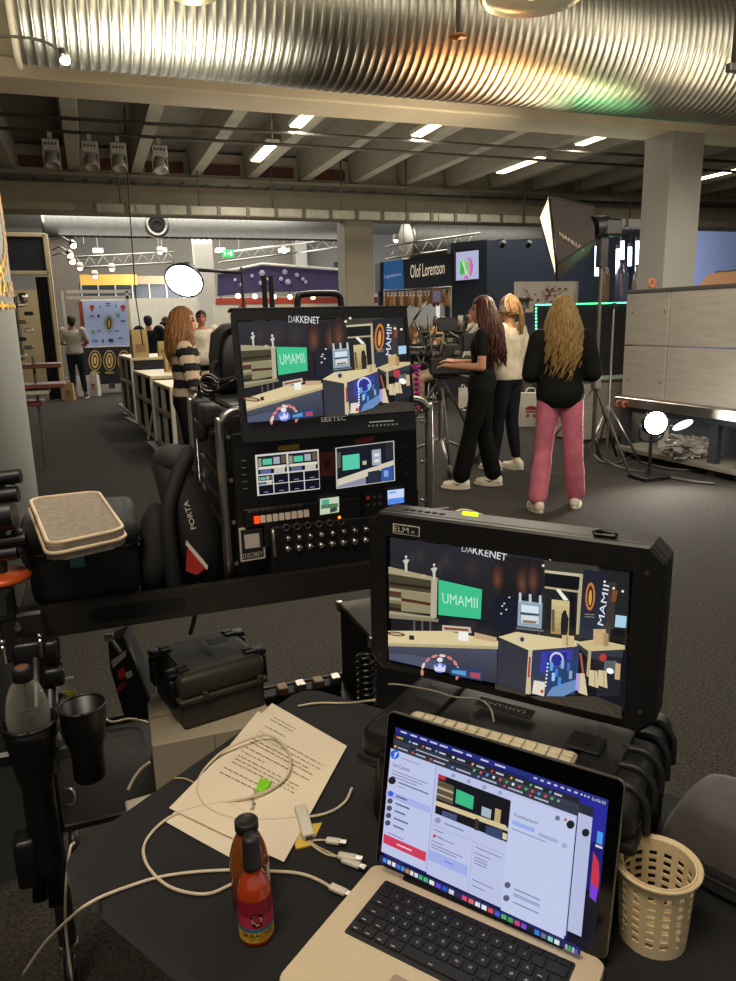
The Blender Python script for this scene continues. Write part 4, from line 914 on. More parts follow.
# shoulder bag leaning against the rack
t = thing('shoulder_bag', 'black shoulder bag with a red triangle patch leaning against the rack', 'bag', (.19, 1.83, CT))
def blob(b, rings, n=20):      # rings: (centre, rx, ry, yaw)
    R_ = []
    for c, rx, ry, zt in rings:
        c = V(c); R_.append([c + V((rx * math.copysign(abs(math.cos(a)) ** .7, math.cos(a)) * math.cos(zt) - ry * math.copysign(abs(math.sin(a)) ** .7, math.sin(a)) * math.sin(zt), rx * math.copysign(abs(math.cos(a)) ** .7, math.cos(a)) * math.sin(zt) + ry * math.copysign(abs(math.sin(a)) ** .7, math.sin(a)) * math.cos(zt), 0)) for a in [2 * PI * i / n for i in range(n)]])
    b.loft(R_); return b
b = MB(); blob(b, [((.20, 1.83, CT), .045, .10, 0), ((.205, 1.83, CT + .02), .055, .12, 0), ((.195, 1.83, 1.05), .06, .125, 0), ((.175, 1.84, 1.15), .055, .12, 0), ((.155, 1.86, 1.21), .045, .10, 0), ((.15, 1.87, 1.235), .02, .06, 0)]); b.build('bag_body', M_bag, t)
b = MB(); blob(b, [((.085, 1.77, CT), .03, .06, 0), ((.09, 1.77, 1.0), .034, .07, 0), ((.10, 1.78, 1.09), .03, .065, 0), ((.105, 1.79, 1.125), .015, .04, 0)]); b.build('side_pocket', M_bag, t)
b = MB(); b.tube(smooth_path([(.13, 1.70, .94), (.125, 1.70, 1.05), (.13, 1.715, 1.13), (.16, 1.75, 1.2), (.19, 1.80, 1.24), (.2, 1.86, 1.24)], 6), .018, 10); b.build('flap_edge', M_blackm, t)
b = MB(); b.ell((.165, 1.86, 1.225), (.05, .10, .035), 18, 10); b.build('top_pad', M_bag, t)
def on_bag(x, y): return aty(x, y, 1.695)
b = MB(); P3 = [on_bag(*p) for p in ((188, 545), (206, 568), (197, 575), (186, 571))]; b.add(P3 + [p + V((0, .01, 0)) for p in P3], [[3, 2, 1, 0], [0, 1, 5, 4], [1, 2, 6, 5], [2, 3, 7, 6], [3, 0, 4, 7]]); b.build('red_patch', mat('red_patch', '#a8281c', .6), t)
b = MB(); P3 = [on_bag(*p) for p in ((187, 541), (208, 566), (207, 570), (186, 545))]; b.add([p - V((0, .001, 0)) for p in P3] + [p + V((0, .01, 0)) for p in P3], [[3, 2, 1, 0], [0, 1, 5, 4], [1, 2, 6, 5], [2, 3, 7, 6], [3, 0, 4, 7]]); b.build('patch_edge', M_white, t)
o = on_bag(196, 528); e = on_bag(188, 500); xd = (e - o).normalized(); b = MB(); b.text('CINEBAG' if False else 'SACHTLER', o, xd, V((0, -1, 0)).cross(xd) * 1, size=.012, width=(e - o).length) if False else b.text('PORTA', o - V((0, .002, 0)), xd, V((0, -1, 0)).cross(xd).normalized(), size=.017, width=(e - o).length)
b.build('lettering', M_white, t)
# camera gear at the very left of the cart
t = thing('camera_accessory', 'camera fitting with dark knobs and an orange disc at the left end of the cart', 'camera gear', aty(4, 560, 1.62))
def gp(x, y): return aty(x, y, 1.60)
b = MB(); b.lathe([(0, 0), (.058, .002), (.06, .008), (.05, .016), (0, .018)], 28, gp(0, 576) - V((0, .0, .01))); b.build('orange_disc', mat('orange_anodised', '#b04a1c', .4, .3), t)
for (x, y, r, l) in ((2, 481, .016, .05), (2, 499, .018, .04), (-4, 520, .034, .05), (4, 545, .014, .07), (0, 558, .016, .05)):
    a = gp(x - 22, y); MB().cyl(a, a + V((.055 + l * .4, -.01, .006)), r, r * .9, 18).build('knob', M_black, t)
for (x, y) in ((13, 479), (9, 496)):
    a = gp(x, y); MB().box(a, (.014, .02, .022), .003).build('steel_end', M_steel, t)
b = MB(); a = gp(18, 541); b.box(a, (.02, .03, .05), .004); b.box(gp(2, 605), (.05, .04, .06), .004); b.cyl(gp(2, 600), gp(-2, 470), .012); b.build('bracket', M_blackm, t)
b = MB(); b.cyl(gp(2, 586), gp(3, 612), .022); b.build('stud_mount', M_graymetal, t)

# --- rack
RY = 1.66
def rp(x, y, off=0): return aty(x, y, RY - off)
RX0, RX1 = .258, .762; RZ0, RZ1 = CT + .02, 1.352
M_panel = mat('rack_panel', '#0c0c0d', .5, .2, var=.15, scale=30)
t = thing('rack_case', 'black rack of video and audio gear with steel corner tubes on the cart', 'rack', ((RX0 + RX1) / 2, 1.9, CT))
rack = t
b = MB(); b.box(((RX0 + RX1) / 2, 1.915, (RZ0 + RZ1) / 2), (RX1 - RX0 - .03, .47, RZ1 - RZ0), .012, 2); b.box(((RX0 + RX1) / 2, 1.92, RZ1 + .004), (RX1 - RX0 - .06, .40, .014), .006); b.build('case_shell', M_case, t)
for z in (1.0, 1.06, 1.12, 1.18, 1.24): MB().box((RX0 + .008, 1.92, z), (.016, .40, .018), .004).build('side_rib', M_case, t)
for yy in (1.76, 2.02): MB().box((RX0 + .0, yy, 1.27), (.03, .07, .06), .012, 2).build('side_latch', M_blackm, t)
for yy, sz in ((1.70, .05), (1.83, .05)): MB().box((RX0 - .015, yy + .03, RZ1 - .008), (.045, .085, .05), .01, 2).build('foam_block', M_blackm, t)
for y in (RY - .002, 2.16):
    z1 = RZ1 + .006
    for sx, xe in ((RX0 - .006, 1), (RX1 + .006, -1)):
        pts = [(sx, y, RZ0 - .02), (sx, y, z1 - .05), (sx + xe * .005, y, z1 - .025), (sx + xe * .02, y, z1 - .007), (sx + xe * .045, y, z1), (sx + xe * .12, y, z1)]
        MB().tube(smooth_path(pts, 5), .0105, 10).build('corner_tube', M_steel, t)
for z in (1.30, 1.2, 1.1, 1.0):
    for x in (RX0 + .012, RX1 - .012):
        MB().cyl((x, RY - .006, z), (x, RY, z), .005, n=10).build('rack_screw', M_steel, t)
def unit(name, label, cat, p0, p1, dep, off, m=M_panel):     # a rack unit from top-left / bottom-right pixels on the front plane
    a = rp(*p0, off); c_ = rp(*p1, off); ce = ((a.x + c_.x) / 2, RY - off + dep / 2, (a.z + c_.z) / 2)
    t = thing(name, label, cat, (ce[0], ce[1], c_.z))
    MB().box(ce, (abs(c_.x - a.x), dep, abs(a.z - c_.z)), .003).build('front_panel', m, t); return t, ce
# dual screen unit
t, ce = unit('dual_screen_unit', 'rack unit with two small screens under the pull-out monitor', 'monitor', (231, 434), (418, 507), .05, .004)
ppl = V((0, RY - .0055, 0)); nn = V((0, -1, 0))
P_ = Paint(ppl, nn)
P_.poly([(255, 455), (318.5, 449), (320, 489), (257.5, 496)], '#d8d4d0')
L4 = (V((256, 456)), V((318, 450)), V((319.5, 488)), V((258.5, 495)))
def sq(a, c_): return tuple(L4[0].lerp(L4[1], a).lerp(L4[3].lerp(L4[2], a), c_))
def cell(a0, c0, a1, c1, busy):
    def r(x0, y0, x1, y1, c): P_.poly([sq(a0 + (a1 - a0) * x, c0 + (c1 - c0) * y) for x, y in ((x0, y0), (x1, y0), (x1, y1), (x0, y1))], c)
    r(.03, .04, .97, .96, '#11141f')
    if busy:
        r(.05, .06, .95, .5, '#23252e'); r(.2, .2, .5, .5, '#58c8a0'); r(.55, .15, .75, .5, '#a8b0b8'); r(.8, .1, .95, .5, '#6a5a44'); r(.05, .15, .16, .55, '#9a9484'); r(.05, .58, .95, .72, '#e0dcc8'); r(.1, .75, .45, .95, '#5a6890'); r(.55, .72, .9, .95, '#c8c4b8')
    else: r(.35, .72, .65, .8, '#8a94b8')
cell(0, 0, .5, .5, 1); cell(.5, 0, 1, .5, 1); cell(0, .5, .25, .75, 1)
for i in range(4):
    for j in range(2):
        if (i, j) != (0, 0): cell(i * .25, .5 + j * .25, i * .25 + .25, .75 + j * .25, 0)
P_.mb.build('left_screen', attr_mat('small_screen', .3, .9), t)
P_ = Paint(ppl, nn); RS = ((336.5, 448.5), (393, 441.5), (394, 480), (337.5, 488))
src = [V(p) for p in ((390, 537), (630, 572), (625, 712), (393, 657))]
def fmap(dst):
    D_ = [V(p) for p in dst]
    def inv(x, y):   # bilinear inverse by iteration
        a = b_ = .5
        for _ in range(14):
            p = src[0].lerp(src[1], a).lerp(src[3].lerp(src[2], a), b_)
            ex = V((x, y)) - p; du = (src[1] - src[0]).lerp(src[2] - src[3], b_); dv = (src[3] - src[0]).lerp(src[2] - src[1], a)
            det = du.x * dv.y - du.y * dv.x; a += (ex.x * dv.y - ex.y * dv.x) / det; b_ += (du.x * ex.y - du.y * ex.x) / det
        return a, b_
    def f(x, y):
        a, b_ = inv(x, y); a = min(1, max(0, a)); b_ = min(1, max(0, b_)); return tuple(D_[0].lerp(D_[1], a).lerp(D_[3].lerp(D_[2], a), b_))
    return f
def small(P_, S):
    S = [V(p) for p in S]
    def q(pts, c): P_.poly([tuple(S[0].lerp(S[1], a).lerp(S[3].lerp(S[2], a), b_)) for a, b_ in pts], c)
    R_ = lambda a0, b0, a1, b1, c: q([(a0, b0), (a1, b0), (a1, b1), (a0, b1)], c)
    R_(-.02, -.02, 1.02, 1.02, '#c8c4c0'); R_(0, 0, 1, 1, '#191c26'); R_(0, .1, .07, .5, '#5c5648'); R_(.1, .2, .4, .58, '#5cd0b0'); R_(.62, .15, .78, .55, '#a8b4c0'); R_(.66, .25, .75, .33, '#e0ecf4'); R_(.66, .4, .75, .48, '#e8e4d8'); R_(.86, .0, 1, .45, '#2a2c34'); q([(.0, .78), (.4, .66), (1, .48), (1, .6), (.5, .82), (0, .95)], '#d8d0b8'); q([(0, .95), (.5, .82), (.5, 1), (0, 1)], '#9094a8'); q([(.54, .7), (.75, .68), (.74, 1), (.53, 1)], '#2c3040'); q([(.78, .66), (.98, .62), (.98, .98), (.76, 1)], '#3a5aa8'); R_(.82, .72, .9, .88, '#88a8e8'); R_(.45, .4, .52, .5, '#c0b8a8')
small(P_, RS); P_.mb.build('right_screen', attr_mat('small_screen'), t)
b = MB(); P3 = [rp(*p, .0052) for p in ((278, 446), (299, 444), (299, 449), (278, 451))]; b.add(P3, [[3, 2, 1, 0]]); b.build('yellow_tape', mat('yellow_tape', '#a8882a', .6), t)
b = MB(); P3 = [rp(*p, .0052) for p in ((355, 439), (374, 436), (374, 441), (355, 444))]; b.add(P3, [[3, 2, 1, 0]]); b.build('red_tape', mat('red_tape', '#9a3020', .6), t)
b = MB(); P3 = [rp(*p, .0052) for p in ((320, 453), (334, 451), (335, 475), (321, 477))]; b.add(P3, [[3, 2, 1, 0]]); b.m = 1; P3 = [rp(*p, .0054) for p in ((323, 459), (331, 458), (329, 470), (325, 471))]; b.add(P3, [[3, 2, 1, 0]]); b.build('red_sticker', [mat('red_sticker', '#7a2a1c', .6), mat('dark_red', '#3a1210', .6)], t)
for k in range(5):
    for x in (243.5, 405):
        q = rp(x + k * .5, (461 if x < 300 else 446) + k * 7, .006); MB().box(q, (.012, .003, .004), .001).build('side_button', M_graymetal, t)
# switcher
t, ce = unit('video_switcher', 'slim video switcher in the rack with a glowing red button strip', 'video switcher', (243, 510), (362, 536), .06, .012)
def rq(b, pts, off): b.add([rp(*p, off) for p in pts], [[3, 2, 1, 0]])
for k in range(9):
    x0 = 254 + k * 6.2; y0 = 516.5 - k * .82
    c = '#ff3a18' if k == 0 else '#d8c8b8'
    q0 = rp(x0, y0, .012); q1 = rp(x0 + 5.4, y0 + 6.5, .012)
    MB().box(((q0.x + q1.x) / 2, RY - .0135, (q0.z + q1.z) / 2), (abs(q1.x - q0.x), .005, abs(q0.z - q1.z)), .001).build('bus_button', mat('red_button', '#ff3010', .4, emit='#ff2a08', es=3) if k == 0 else mat('white_button', '#c8b8a8', .5, emit='#c8a890', es=.2), t)
for k in range(9):
    q = rp(250 + k * 6.2, 511.5 - k * .85, .0135); MB().box(q, (.012, .004, .007), .001).build('key_button', M_graymetal, t)
P_ = Paint((0, RY - .0128, 0), nn); P_.poly([(320, 499), (339, 496.5), (339, 512), (320, 515)], '#c8d8b8'); P_.poly([(321, 505), (338, 503), (338, 507), (321, 509)], '#5a7a58'); P_.poly([(322, 500), (329, 499), (329, 504), (322, 505)], '#58b090'); P_.poly([(330, 508), (337, 507), (337, 511), (330, 513)], '#3c4a44'); P_.mb.build('preview_screen', attr_mat('small_screen'), t)
q = rp(339.5, 517.5, .014); MB().ell(q, .0035, 10, 6).build('orange_led', mat('orange_led', '#ff7a18', .4, emit='#ff6a10', es=6), t)
# recorder
t, ce = unit('video_recorder', 'small recorder in the rack with a bright blue-white screen', 'recorder', (364, 494), (419, 516), .06, .012)
P_ = Paint((0, RY - .0128, 0), nn); P_.poly([(387.5, 490.5), (404, 488.5), (404, 502.5), (388, 505)], '#cfe0ff'); P_.poly([(388, 499), (404, 497), (404, 502.5), (388, 505)], '#5a90f0'); P_.poly([(389, 492), (396, 491), (396, 493), (389, 494)], '#7aa8f4'); P_.mb.build('recorder_screen', attr_mat('small_screen'), t)
for k in range(6):
    q = rp(368 + (k % 3) * 6, 498 + (k // 3) * 7 - (k % 3) * .7, .0135); MB().box(q, (.009, .004, .007), .001).build('key_button', M_graymetal if k else mat('red_key', '#7a2018', .5, emit='#a02010', es=.5), t)
# audio mixer
t, ce = unit('audio_mixer', 'black audio mixer in the rack with two rows of silver knobs', 'audio mixer', (270, 528), (395, 562), .06, .02)
def knob(x, y, r):
    q = rp(x, y, .02); MB().lathe([(r, 0), (r * .9, .010), (r * .3, .012), (0, .012)], 14, q, (0, -1, 0)).build('knob', M_steel, t)
for k in range(9): knob(287.5 + k * 11.1, 548.5 - k * 1.25, .0085)
for k in range(9): knob(287.5 + k * 11.1, 538 - k * 1.35, .0065)
for k in range(6): q = rp(286 + k * 11, 527.5 - k * 1.2, .021); MB().lathe([(.009, 0), (.009, .003), (.006, .003), (.006, -.001)], 14, q, (0, -1, 0)).build('socket', M_graymetal, t)
b = MB(); b.tube(smooth_path([rp(272, 532, .02), rp(273, 532, .045), rp(275, 555, .045), rp(275, 556, .02)], 4), .004, 8); b.build('handle', M_steel, t)
# sticker on the rack front
t = thing('poster_sticker', 'black and white sticker reading disobey on the rack front', 'sticker', rp(252, 560, .014))
b = MB(); P3 = [rp(*p, .012) for p in ((239, 529), (263.5, 525.5), (265.5, 558), (241, 562))]; b.add(P3 + [p + V((0, .008, 0)) for p in P3], [[3, 2, 1, 0], [0, 1, 5, 4], [1, 2, 6, 5], [2, 3, 7, 6], [3, 0, 4, 7]]); b.build('sticker_sheet', mat('sticker_paper', '#b8b0a4', .6), t)
b = MB(); P3 = [rp(*p, .0123) for p in ((240.5, 530.5), (262.3, 527.3), (264, 556.6), (242.4, 560.2))]; b.add(P3, [[3, 2, 1, 0]])
b.m = 1; P3 = [rp(*p, .0126) for p in ((244, 535), (259, 533), (260, 547), (245.3, 549))]; b.add(P3, [[3, 2, 1, 0]])
o = rp(243.2, 558.6, .0128); e = rp(263, 555.4, .0128); b.text('DISOBEY', o, (e - o).normalized(), V((0, 0, 1)), size=.016, width=(e - o).length)
b.build('sticker_print', [M_blackm, mat('sticker_paper', '#b8b0a4')], t)
# pull-out monitor
PC = V((.4835, 1.569, 1.447)); PM = Matrix.Translation(PC) @ Matrix.Rotation(math.radians(.7), 4, 'Z') @ Matrix.Rotation(math.radians(-9.9), 4, 'X')
pn = PM.to_3x3() @ V((0, -1, 0))
def ploc(x, y): return PM.inverted() @ onp(x, y, PC, pn)
c4 = [ploc(*p) for p in ((232, 311), (405, 307), (417, 429), (244, 443))]
px0 = (c4[0].x + c4[3].x) / 2; px1 = (c4[1].x + c4[2].x) / 2; pz1 = (c4[0].z + c4[1].z) / 2; pz0 = (c4[2].z + c4[3].z) / 2
t = thing('pullout_monitor', 'black fold-up monitor on the rack showing the same kitchen stand picture', 'monitor', (PC.x, PC.y + .08, RZ1))
PX = PM @ Matrix.Rotation(PI / 2, 4, 'X')
b = MB(PX); b.prism(rrect(px0, pz0, px1, pz1, .006), -.022, -.0005, .002); b.build('housing', M_mon, t)
b = MB(PX); i_ = octo(-.1925, -.109, .1925, .109, .0004); o_ = octo(px0, pz0, px1, pz1, .0015)
b.loft([ring(o_, -.0005), ring(o_, .003), ring(i_, .003), ring(i_, .0)], smooth=False, caps=False); b.build('bezel', M_mon, t)
b = MB(PX); q = ploc(320.5, 421.5); e = ploc(345.5, 419.5); b.text('SEETEC', (q.x, q.z - .001, .0034), (1, 0, 0), (0, 1, 0), size=.0135, width=e.x - q.x); b.build('lettering', mat('grey_print', '#c8c4ba', .5, emit='#b0aca0', es=.35), t)  # print given a faint glow to brighten it
for k in range(8): q = ploc(368.5 + k * 3.9, 426 - k * .25); MB(PX).box((q.x, q.z, .0035), (.005, .004, .002)).build('button', M_steel, t)
b = MB(PX); q = ploc(381, 421.5); b.box((q.x, q.z, .0032), (.06, .0025, .0006)); b.build('button_legend', mat('grey_print', '#a8a49a'), t)
for s in (-1, 1):
    MB().tube([PM @ V((s * .16, .012, pz0 + .01)), (PC.x + s * .16, 1.62, RZ1 + .02), (PC.x + s * .16, 1.75, RZ1 + .015)], .008, 8).build('hinge_arm', M_graymetal, t)
MB(PX).box((0, pz1 + .002, -.01), (px1 - px0 + .01, .006, .026), .002).build('top_edge', M_blackm, t)
P_ = Paint(PC + pn * .0006, pn)
fm = fmap([(237.5, 322), (402.5, 317.5), (410.5, 411.5), (246.5, 423.5)])
scene_picture(P_, fm); P_.mb.build('screen_image', attr_mat('monitor_screen'), t)
# things on the rack top
t = thing('padded_case', 'black rounded padded case standing on the rack behind the monitor', 'case', (.33, 2.02, RZ1 + .01))
pxl_ = aty(208.5, 350, 2.07).x; pxr_ = pxl_ + .19; pm_ = (pxl_ + pxr_) / 2; ptz = aty(225, 322, 2.07).z - RZ1; b = MB(); blob(b, [((pm_, 2.06, RZ1 + .012), .08, .05, 0), ((pm_, 2.06, RZ1 + .03), .095, .065, 0), ((pm_, 2.07, RZ1 + ptz * .55), .095, .07, 0), ((pm_ + .004, 2.08, RZ1 + ptz * .85), .088, .065, 0), ((pm_ + .01, 2.08, RZ1 + ptz * .97), .065, .05, 0), ((pm_ + .015, 2.08, RZ1 + ptz), .03, .02, 0)]); b.build('case_body', mat('padded_black', '#16181a', .55, var=.2, scale=30), t)
MB().tube(smooth_path([(pxl_ + .01, 2.0, RZ1 + .05), (pxl_ + .012, 2.0, RZ1 + ptz * .55), (pxl_ + .03, 2.01, RZ1 + ptz * .85), (pxl_ + .09, 2.02, RZ1 + ptz * .96)], 6), .006, 8).build('seam', M_blackm, t)
MB().tube(smooth_path([(pxl_ + .01, 2.0, RZ1 + .10), (pxl_ - .006, 1.99, RZ1 + .08), (pxl_ + .01, 1.985, RZ1 + .05), (pxl_ + .07, 1.985, RZ1 + .06)], 5), .008, 8).build('strap', M_blackm, t)
t = thing('cable_coil', 'coil of glossy black cable on the left rear of the rack top', 'cable', (.25, 1.9, RZ1 + .01))
b = MB()
for k in range(4): b.torus((.262 + .004 * k, 1.90 + .01 * (k % 2), RZ1 + .03 + .008 * k), (.3 - .1 * k, -.9, .5 + .1 * k), .024 - .001 * k, .004, 20, 6)
b.tube(smooth_path([(.28, 1.87, RZ1 + .03), (.33, 1.85, RZ1 + .06), (.36, 1.9, RZ1 + .03), (.40, 1.95, RZ1 + .035)], 5), .005, 6); b.build('coil', mat('gloss_black', '#0c0c0c', .25), t)
for k, x in enumerate((266, 273)):
    a = aty(x, 320, 1.98); tt = thing('antenna', ('left of the two black rod antennas rising behind the rack monitor', 'right of the two black rod antennas rising behind the rack monitor')[k], 'antenna', (a.x, 1.98, RZ1 + .012)); zt = aty(x, 276, 1.98).z
    MB().cyl((a.x, 1.98, RZ1 + .012), (a.x, 1.98, zt), .0075, .0065, 10).build('rod', M_blackm, tt); MB().cyl((a.x, 1.98, RZ1 + .012), (a.x, 1.98, RZ1 + .05), .012, n=12).build('socket', M_black, tt)
t = thing('carry_handle', 'black tubular carry handle rising behind the top of the rack monitor', 'handle', (.62, 1.98, RZ1 + .012))
pts = [aty(298, 330, 1.98), aty(298, 300, 1.98), aty(303, 294.5, 1.98), aty(330, 293.5, 1.98), aty(338, 295, 1.98), aty(341, 302, 1.98), aty(341, 330, 1.98)]; pts = [(pts[0].x, 1.98, RZ1 + .012)] + pts + [(pts[-1].x, 1.98, RZ1 + .012)]
MB().tube(smooth_path(pts, 4), .009, 10).build('grip_tube', M_black, t)
b = MB(); b.box((pts[0][0] if not isinstance(pts[0], V) else pts[0].x, 1.98, RZ1 + .02), (.03, .03, .016), .003); b.build('foot', M_blackm, t)
b = MB(); b.box((pts[-1][0], 1.98, RZ1 + .02), (.03, .03, .016), .003); b.build('foot', M_blackm, t)

# ================================================================== lower shelf
SZ = .4495
bxl = atz(150.6, 746, .62); 
M_card = mat('pale_cardboard', '#a89c86', .8, var=.04)
t = thing('cardboard_box', 'pale cardboard box on the lower cart shelf under the grey tool case', 'box', (.175, 1.72, SZ))
BX = frame((.041, 1.583, SZ), math.radians(-1)); b = MB(BX); b.box((.14, .125, .085), (.28, .25, .17), .002); b.build('carton', M_card, t)
b = MB(BX); b.box((.14, .125, .1703), (.278, .003, .0008)); b.box((.14, -.0003, .12), (.002, .0006, .09)); b.build('lid_seam', mat('card_dark', '#6d624c', .8), t)
# tool case on the box
M_tool = mat('tool_case', '#3a362d', .5, var=.15, scale=60, bump=.08, bscale=400)
q0 = atz(184.5, 731, SZ + .172); q1 = atz(266, 705, SZ + .172); ang = math.atan2(q1.y - q0.y, q1.x - q0.x); wT = (q1 - q0).length
TM = frame((q0.x, q0.y, SZ + .172), ang); dT, hT = .215, .118
t = thing('tool_case', 'dark grey lockable plastic case with four clips on the cardboard box', 'case', TM @ V((wT / 2, dT / 2, 0)), ang)
b = MB(TM); b.box((wT / 2, dT / 2, .035), (wT, dT, .07), .008, 3); b.build('body', M_tool, t)
b = MB(TM); b.box((wT / 2, dT / 2, .07), (wT + .014, dT + .014, .014), .004, 2); b.build('seal_rim', M_tool, t)
b = MB(TM); b.box((wT / 2, dT / 2, .103), (wT + .006, dT + .006, .058), .014, 3); b.box((wT / 2, dT / 2, .1325), (wT - .03, dT - .03, .006), .002); b.build('lid', M_tool, t)
for y, s in ((-.008, 1), (dT + .008, -1)):
    pass
for xx, s in ((-.010, -1), (wT + .010, 1)):
    for yy in (.042, dT - .042):
        b = MB(TM); b.box((xx, yy, .085), (.020, .04, .07), .005, 2); b.box((xx - s * .014, yy, .130), (.048, .04, .012), .004, 2); b.box((xx - s * .030, yy - .010, .1370), (.026, .015, .004), .001); b.box((xx - s * .030, yy + .010, .1370), (.026, .015, .004), .001); b.build('clip', M_black, t)
b = MB(TM); b.box((wT / 2 - .05, -.008, .078), (.012, .012, .02), .002); b.box((wT / 2 + .09, -.008, .078), (.012, .012, .02), .002); b.build('padlock_eye', M_tool, t)
b = MB(TM); b.text('PELIGUARD' if False else 'POWERBASE', (wT * .52, dT * .18, .1361), (-.0, 1, 0), (-1, 0, 0), size=.026, width=.135); b.box((wT * .70, dT * .68, .1358), (.05, .034, .0008)); b.build('embossing', mat('emboss_dark', '#0f0e0c', .6), t)
# grey flight case at the right end of the shelf
t = thing('flight_case', 'dark case with a paler grey top on the right of the lower shelf', 'case', (.80, 1.9, SZ))
b = MB(); b.box((.80, 1.88, SZ + .125), (.33, .28, .25), .004); b.build('body', M_blackm, t)
b = MB(); b.box((.80, 1.88, SZ + .256), (.336, .286, .014), .004); b.build('top_plate', mat('top_grey', '#5d564a', .6, .3, var=.35, scale=12), t)  # top plate in a paler, mottled grey than the body
for x in (.635, .965):
    for y in (1.738, 2.022): MB().box((x, y, SZ + .25), (.022, .022, .03), .004).build('corner', M_steel, t)
MB().tube(smooth_path([(.70, 1.80, SZ + .275), (.74, 1.84, SZ + .285), (.80, 1.83, SZ + .29), (.85, 1.80, SZ + .275)], 5), .009, 8).build('top_handle', M_black, t)
# curled black cable between the cases
tag(MB().tube([V((.548 + .022 * math.cos(i * .9), 1.545 + .022 * math.sin(i * .9), .56 + i * .0023)) for i in range(90)], .0055, 6).build('coiled_cord', mat('gloss_black', '#0c0c0c')), 'coiled glossy black cord standing behind the table beside the black case', 'cord')
# flash bracket with red patches
t = thing('flash_pouch', 'black angled flash pouch with red and white patches left of the tool case', 'pouch', (-.02, 1.88, SZ))
FQ = 1.80
def fp(x, y, o=0): return aty(x, y, FQ - o)
b = MB(); pts = [fp(108, 643), fp(123, 636), fp(150, 700), fp(148, 718), fp(124, 716), fp(110, 668)]
b.add([p for p in pts] + [p + V((.02, .07, 0)) for p in pts], [[5, 4, 3, 2, 1, 0], [6, 7, 8, 9, 10, 11]] + [[i, (i + 1) % 6, (i + 1) % 6 + 6, i + 6] for i in range(6)]); b.build('pouch_shell', M_blackm, t)
for pts, c, nm in (([(111, 661), (126, 650), (126, 656), (113, 668)], '#b8b0a0', 'white_patch'), ([(117, 671), (124, 667), (126, 676), (119, 680)], '#c03020', 'red_patch'), ([(125, 673), (131, 670), (133, 676), (127, 679)], '#c8c4b8', 'white_patch'), ([(116, 688), (126, 680), (127, 685), (117, 694)], '#8a2a20', 'red_patch')):
    b = MB(); b.add([fp(*p, .002) for p in pts], [[3, 2, 1, 0]]); b.build(nm, mat('patch' + c, c, .6), t)
b = MB(); b.tube([fp(125, 636, .004), fp(140, 672, .004), fp(151, 706, .004)], .003, 6); b.build('edge_trim', M_steel, t)
b = MB(); b.box(fp(109, 637), (.022, .02, .016), .003); b.cyl(fp(112, 640), fp(120, 652), .006); b.build('hot_shoe', M_steel, t)
# cables and a label at the shelf's left rear
t = thing('product_packet', 'small pale packet with a yellow corner on the lower shelf', 'packet', (-.13, 1.95, SZ))
q = aty(66, 690, 1.95); b = MB(); b.box((q.x, 1.95, q.z), (.045, .012, .07), .003); b.build('packet_body', mat('packet_white', '#a8a294', .6), t); b = MB(); b.box((q.x + .006, 1.942, q.z - .016), (.03, .006, .035), .002); b.build('yellow_panel', mat('packet_yellow', '#b8b020', .6), t)
MB().box((q.x, 1.96, (q.z + SZ) / 2 - .02), (.05, .03, q.z - SZ - .0), .003).build('holder', M_blackm, t)
for k, (pts, lab) in enumerate((([(100, 716, .47), (112, 722, .47), (128, 719, .47), (142, 721, .47), (150, 724, .5)], 'pale cable lying on the far left of the lower shelf'), ([(128, 790, .5), (134, 778, .52), (142, 768, .54), (150, 762, .56)], 'white cable hanging at the left side of the cardboard box'))):
    cable([p for p in pts], .0035, lab)
t = thing('power_adapter', 'white power adapter beside the cardboard box below the table edge', 'adapter', atz(139, 795, .47))
q = atz(139, 797, .50); b = MB(frame((q.x, q.y, SZ + .02), .1)); b.box((0, 0, .0), (.06, .035, .04), .004, 2); b.build('body', M_white, t); MB(frame((q.x, q.y, SZ), .1)).box((0, .022, .02), (.02, .012, .014), .002).build('socket', M_graymetal, t)
tag(MB().tube(smooth_path([aty(196, 606, 2.4), aty(194, 620, 2.4), aty(190, 634, 2.4)], 4), .008, 6).build('hanging_lead', M_black), 'short black lead hanging below the cart front bar', 'cable')
# wooden plugs / cable ends at the shelf's right rear
t = thing('adapter_strip', 'row of small tan and steel connectors on the shelf edge behind the papers', 'connector strip', (.5, 1.99, SZ + .01))
MB().box((.46, 1.97, SZ + .02), (.30, .05, .03), .004).build('strip_body', M_blackm, t)
for k in range(4): MB().box((.43 + k * .055, 1.96, SZ + .045), (.03, .04, .022), .003).build('connector', [mat('tan_plug', '#8a7048', .6), M_steel][k % 2], t)
# ------------------------------------------------------------------ cup holders on the cart's left front
def hp(x, y, D=1.33): return atd(x, y, D)
M_hold = mat('holder_black', '#0b0b0b', .4, var=.2)
hb = hp(29, 722); t = thing('bottle_holder', 'black cup holder on the cart post holding a clear water bottle', 'holder', hb - V((0, 0, .2)))
b = MB(); zb = hp(30, 840).z
b.lathe([(.028, -.30), (.028, -.12), (.034, -.10), (.044, -.02), (.047, 0), (.043, 0), (.040, -.02), (.03, -.10), (0, -.11)], 28, hb); b.build('cup', M_hold, t)
b = MB(); q = hp(33, 758); b.lathe([(0, 0), (.009, .0), (.009, .002), (0, .002)], 16, hb + (CP - hb).normalized() * .041 + V((0, 0, -.035)), (CP - hb) * V((1, 1, 0)) + V((0, 0, .02))); b.build('badge', M_steel, t)
MB().torus(hb, (0, 0, 1), .0455, .004, 28, 8).build('rim', M_hold, t)
MB().box(hb + V((-.045, 0, -.06)), (.03, .03, .03), .006).build('clamp_knob', M_hold, t)
b = MB(); b.tube([hb + V((.03, .04, -.05)), hb + V((.05, .16, -.05)), (-.19, 1.60, hb.z - .05)], .012, 8); b.build('arm', M_graymetal, t)
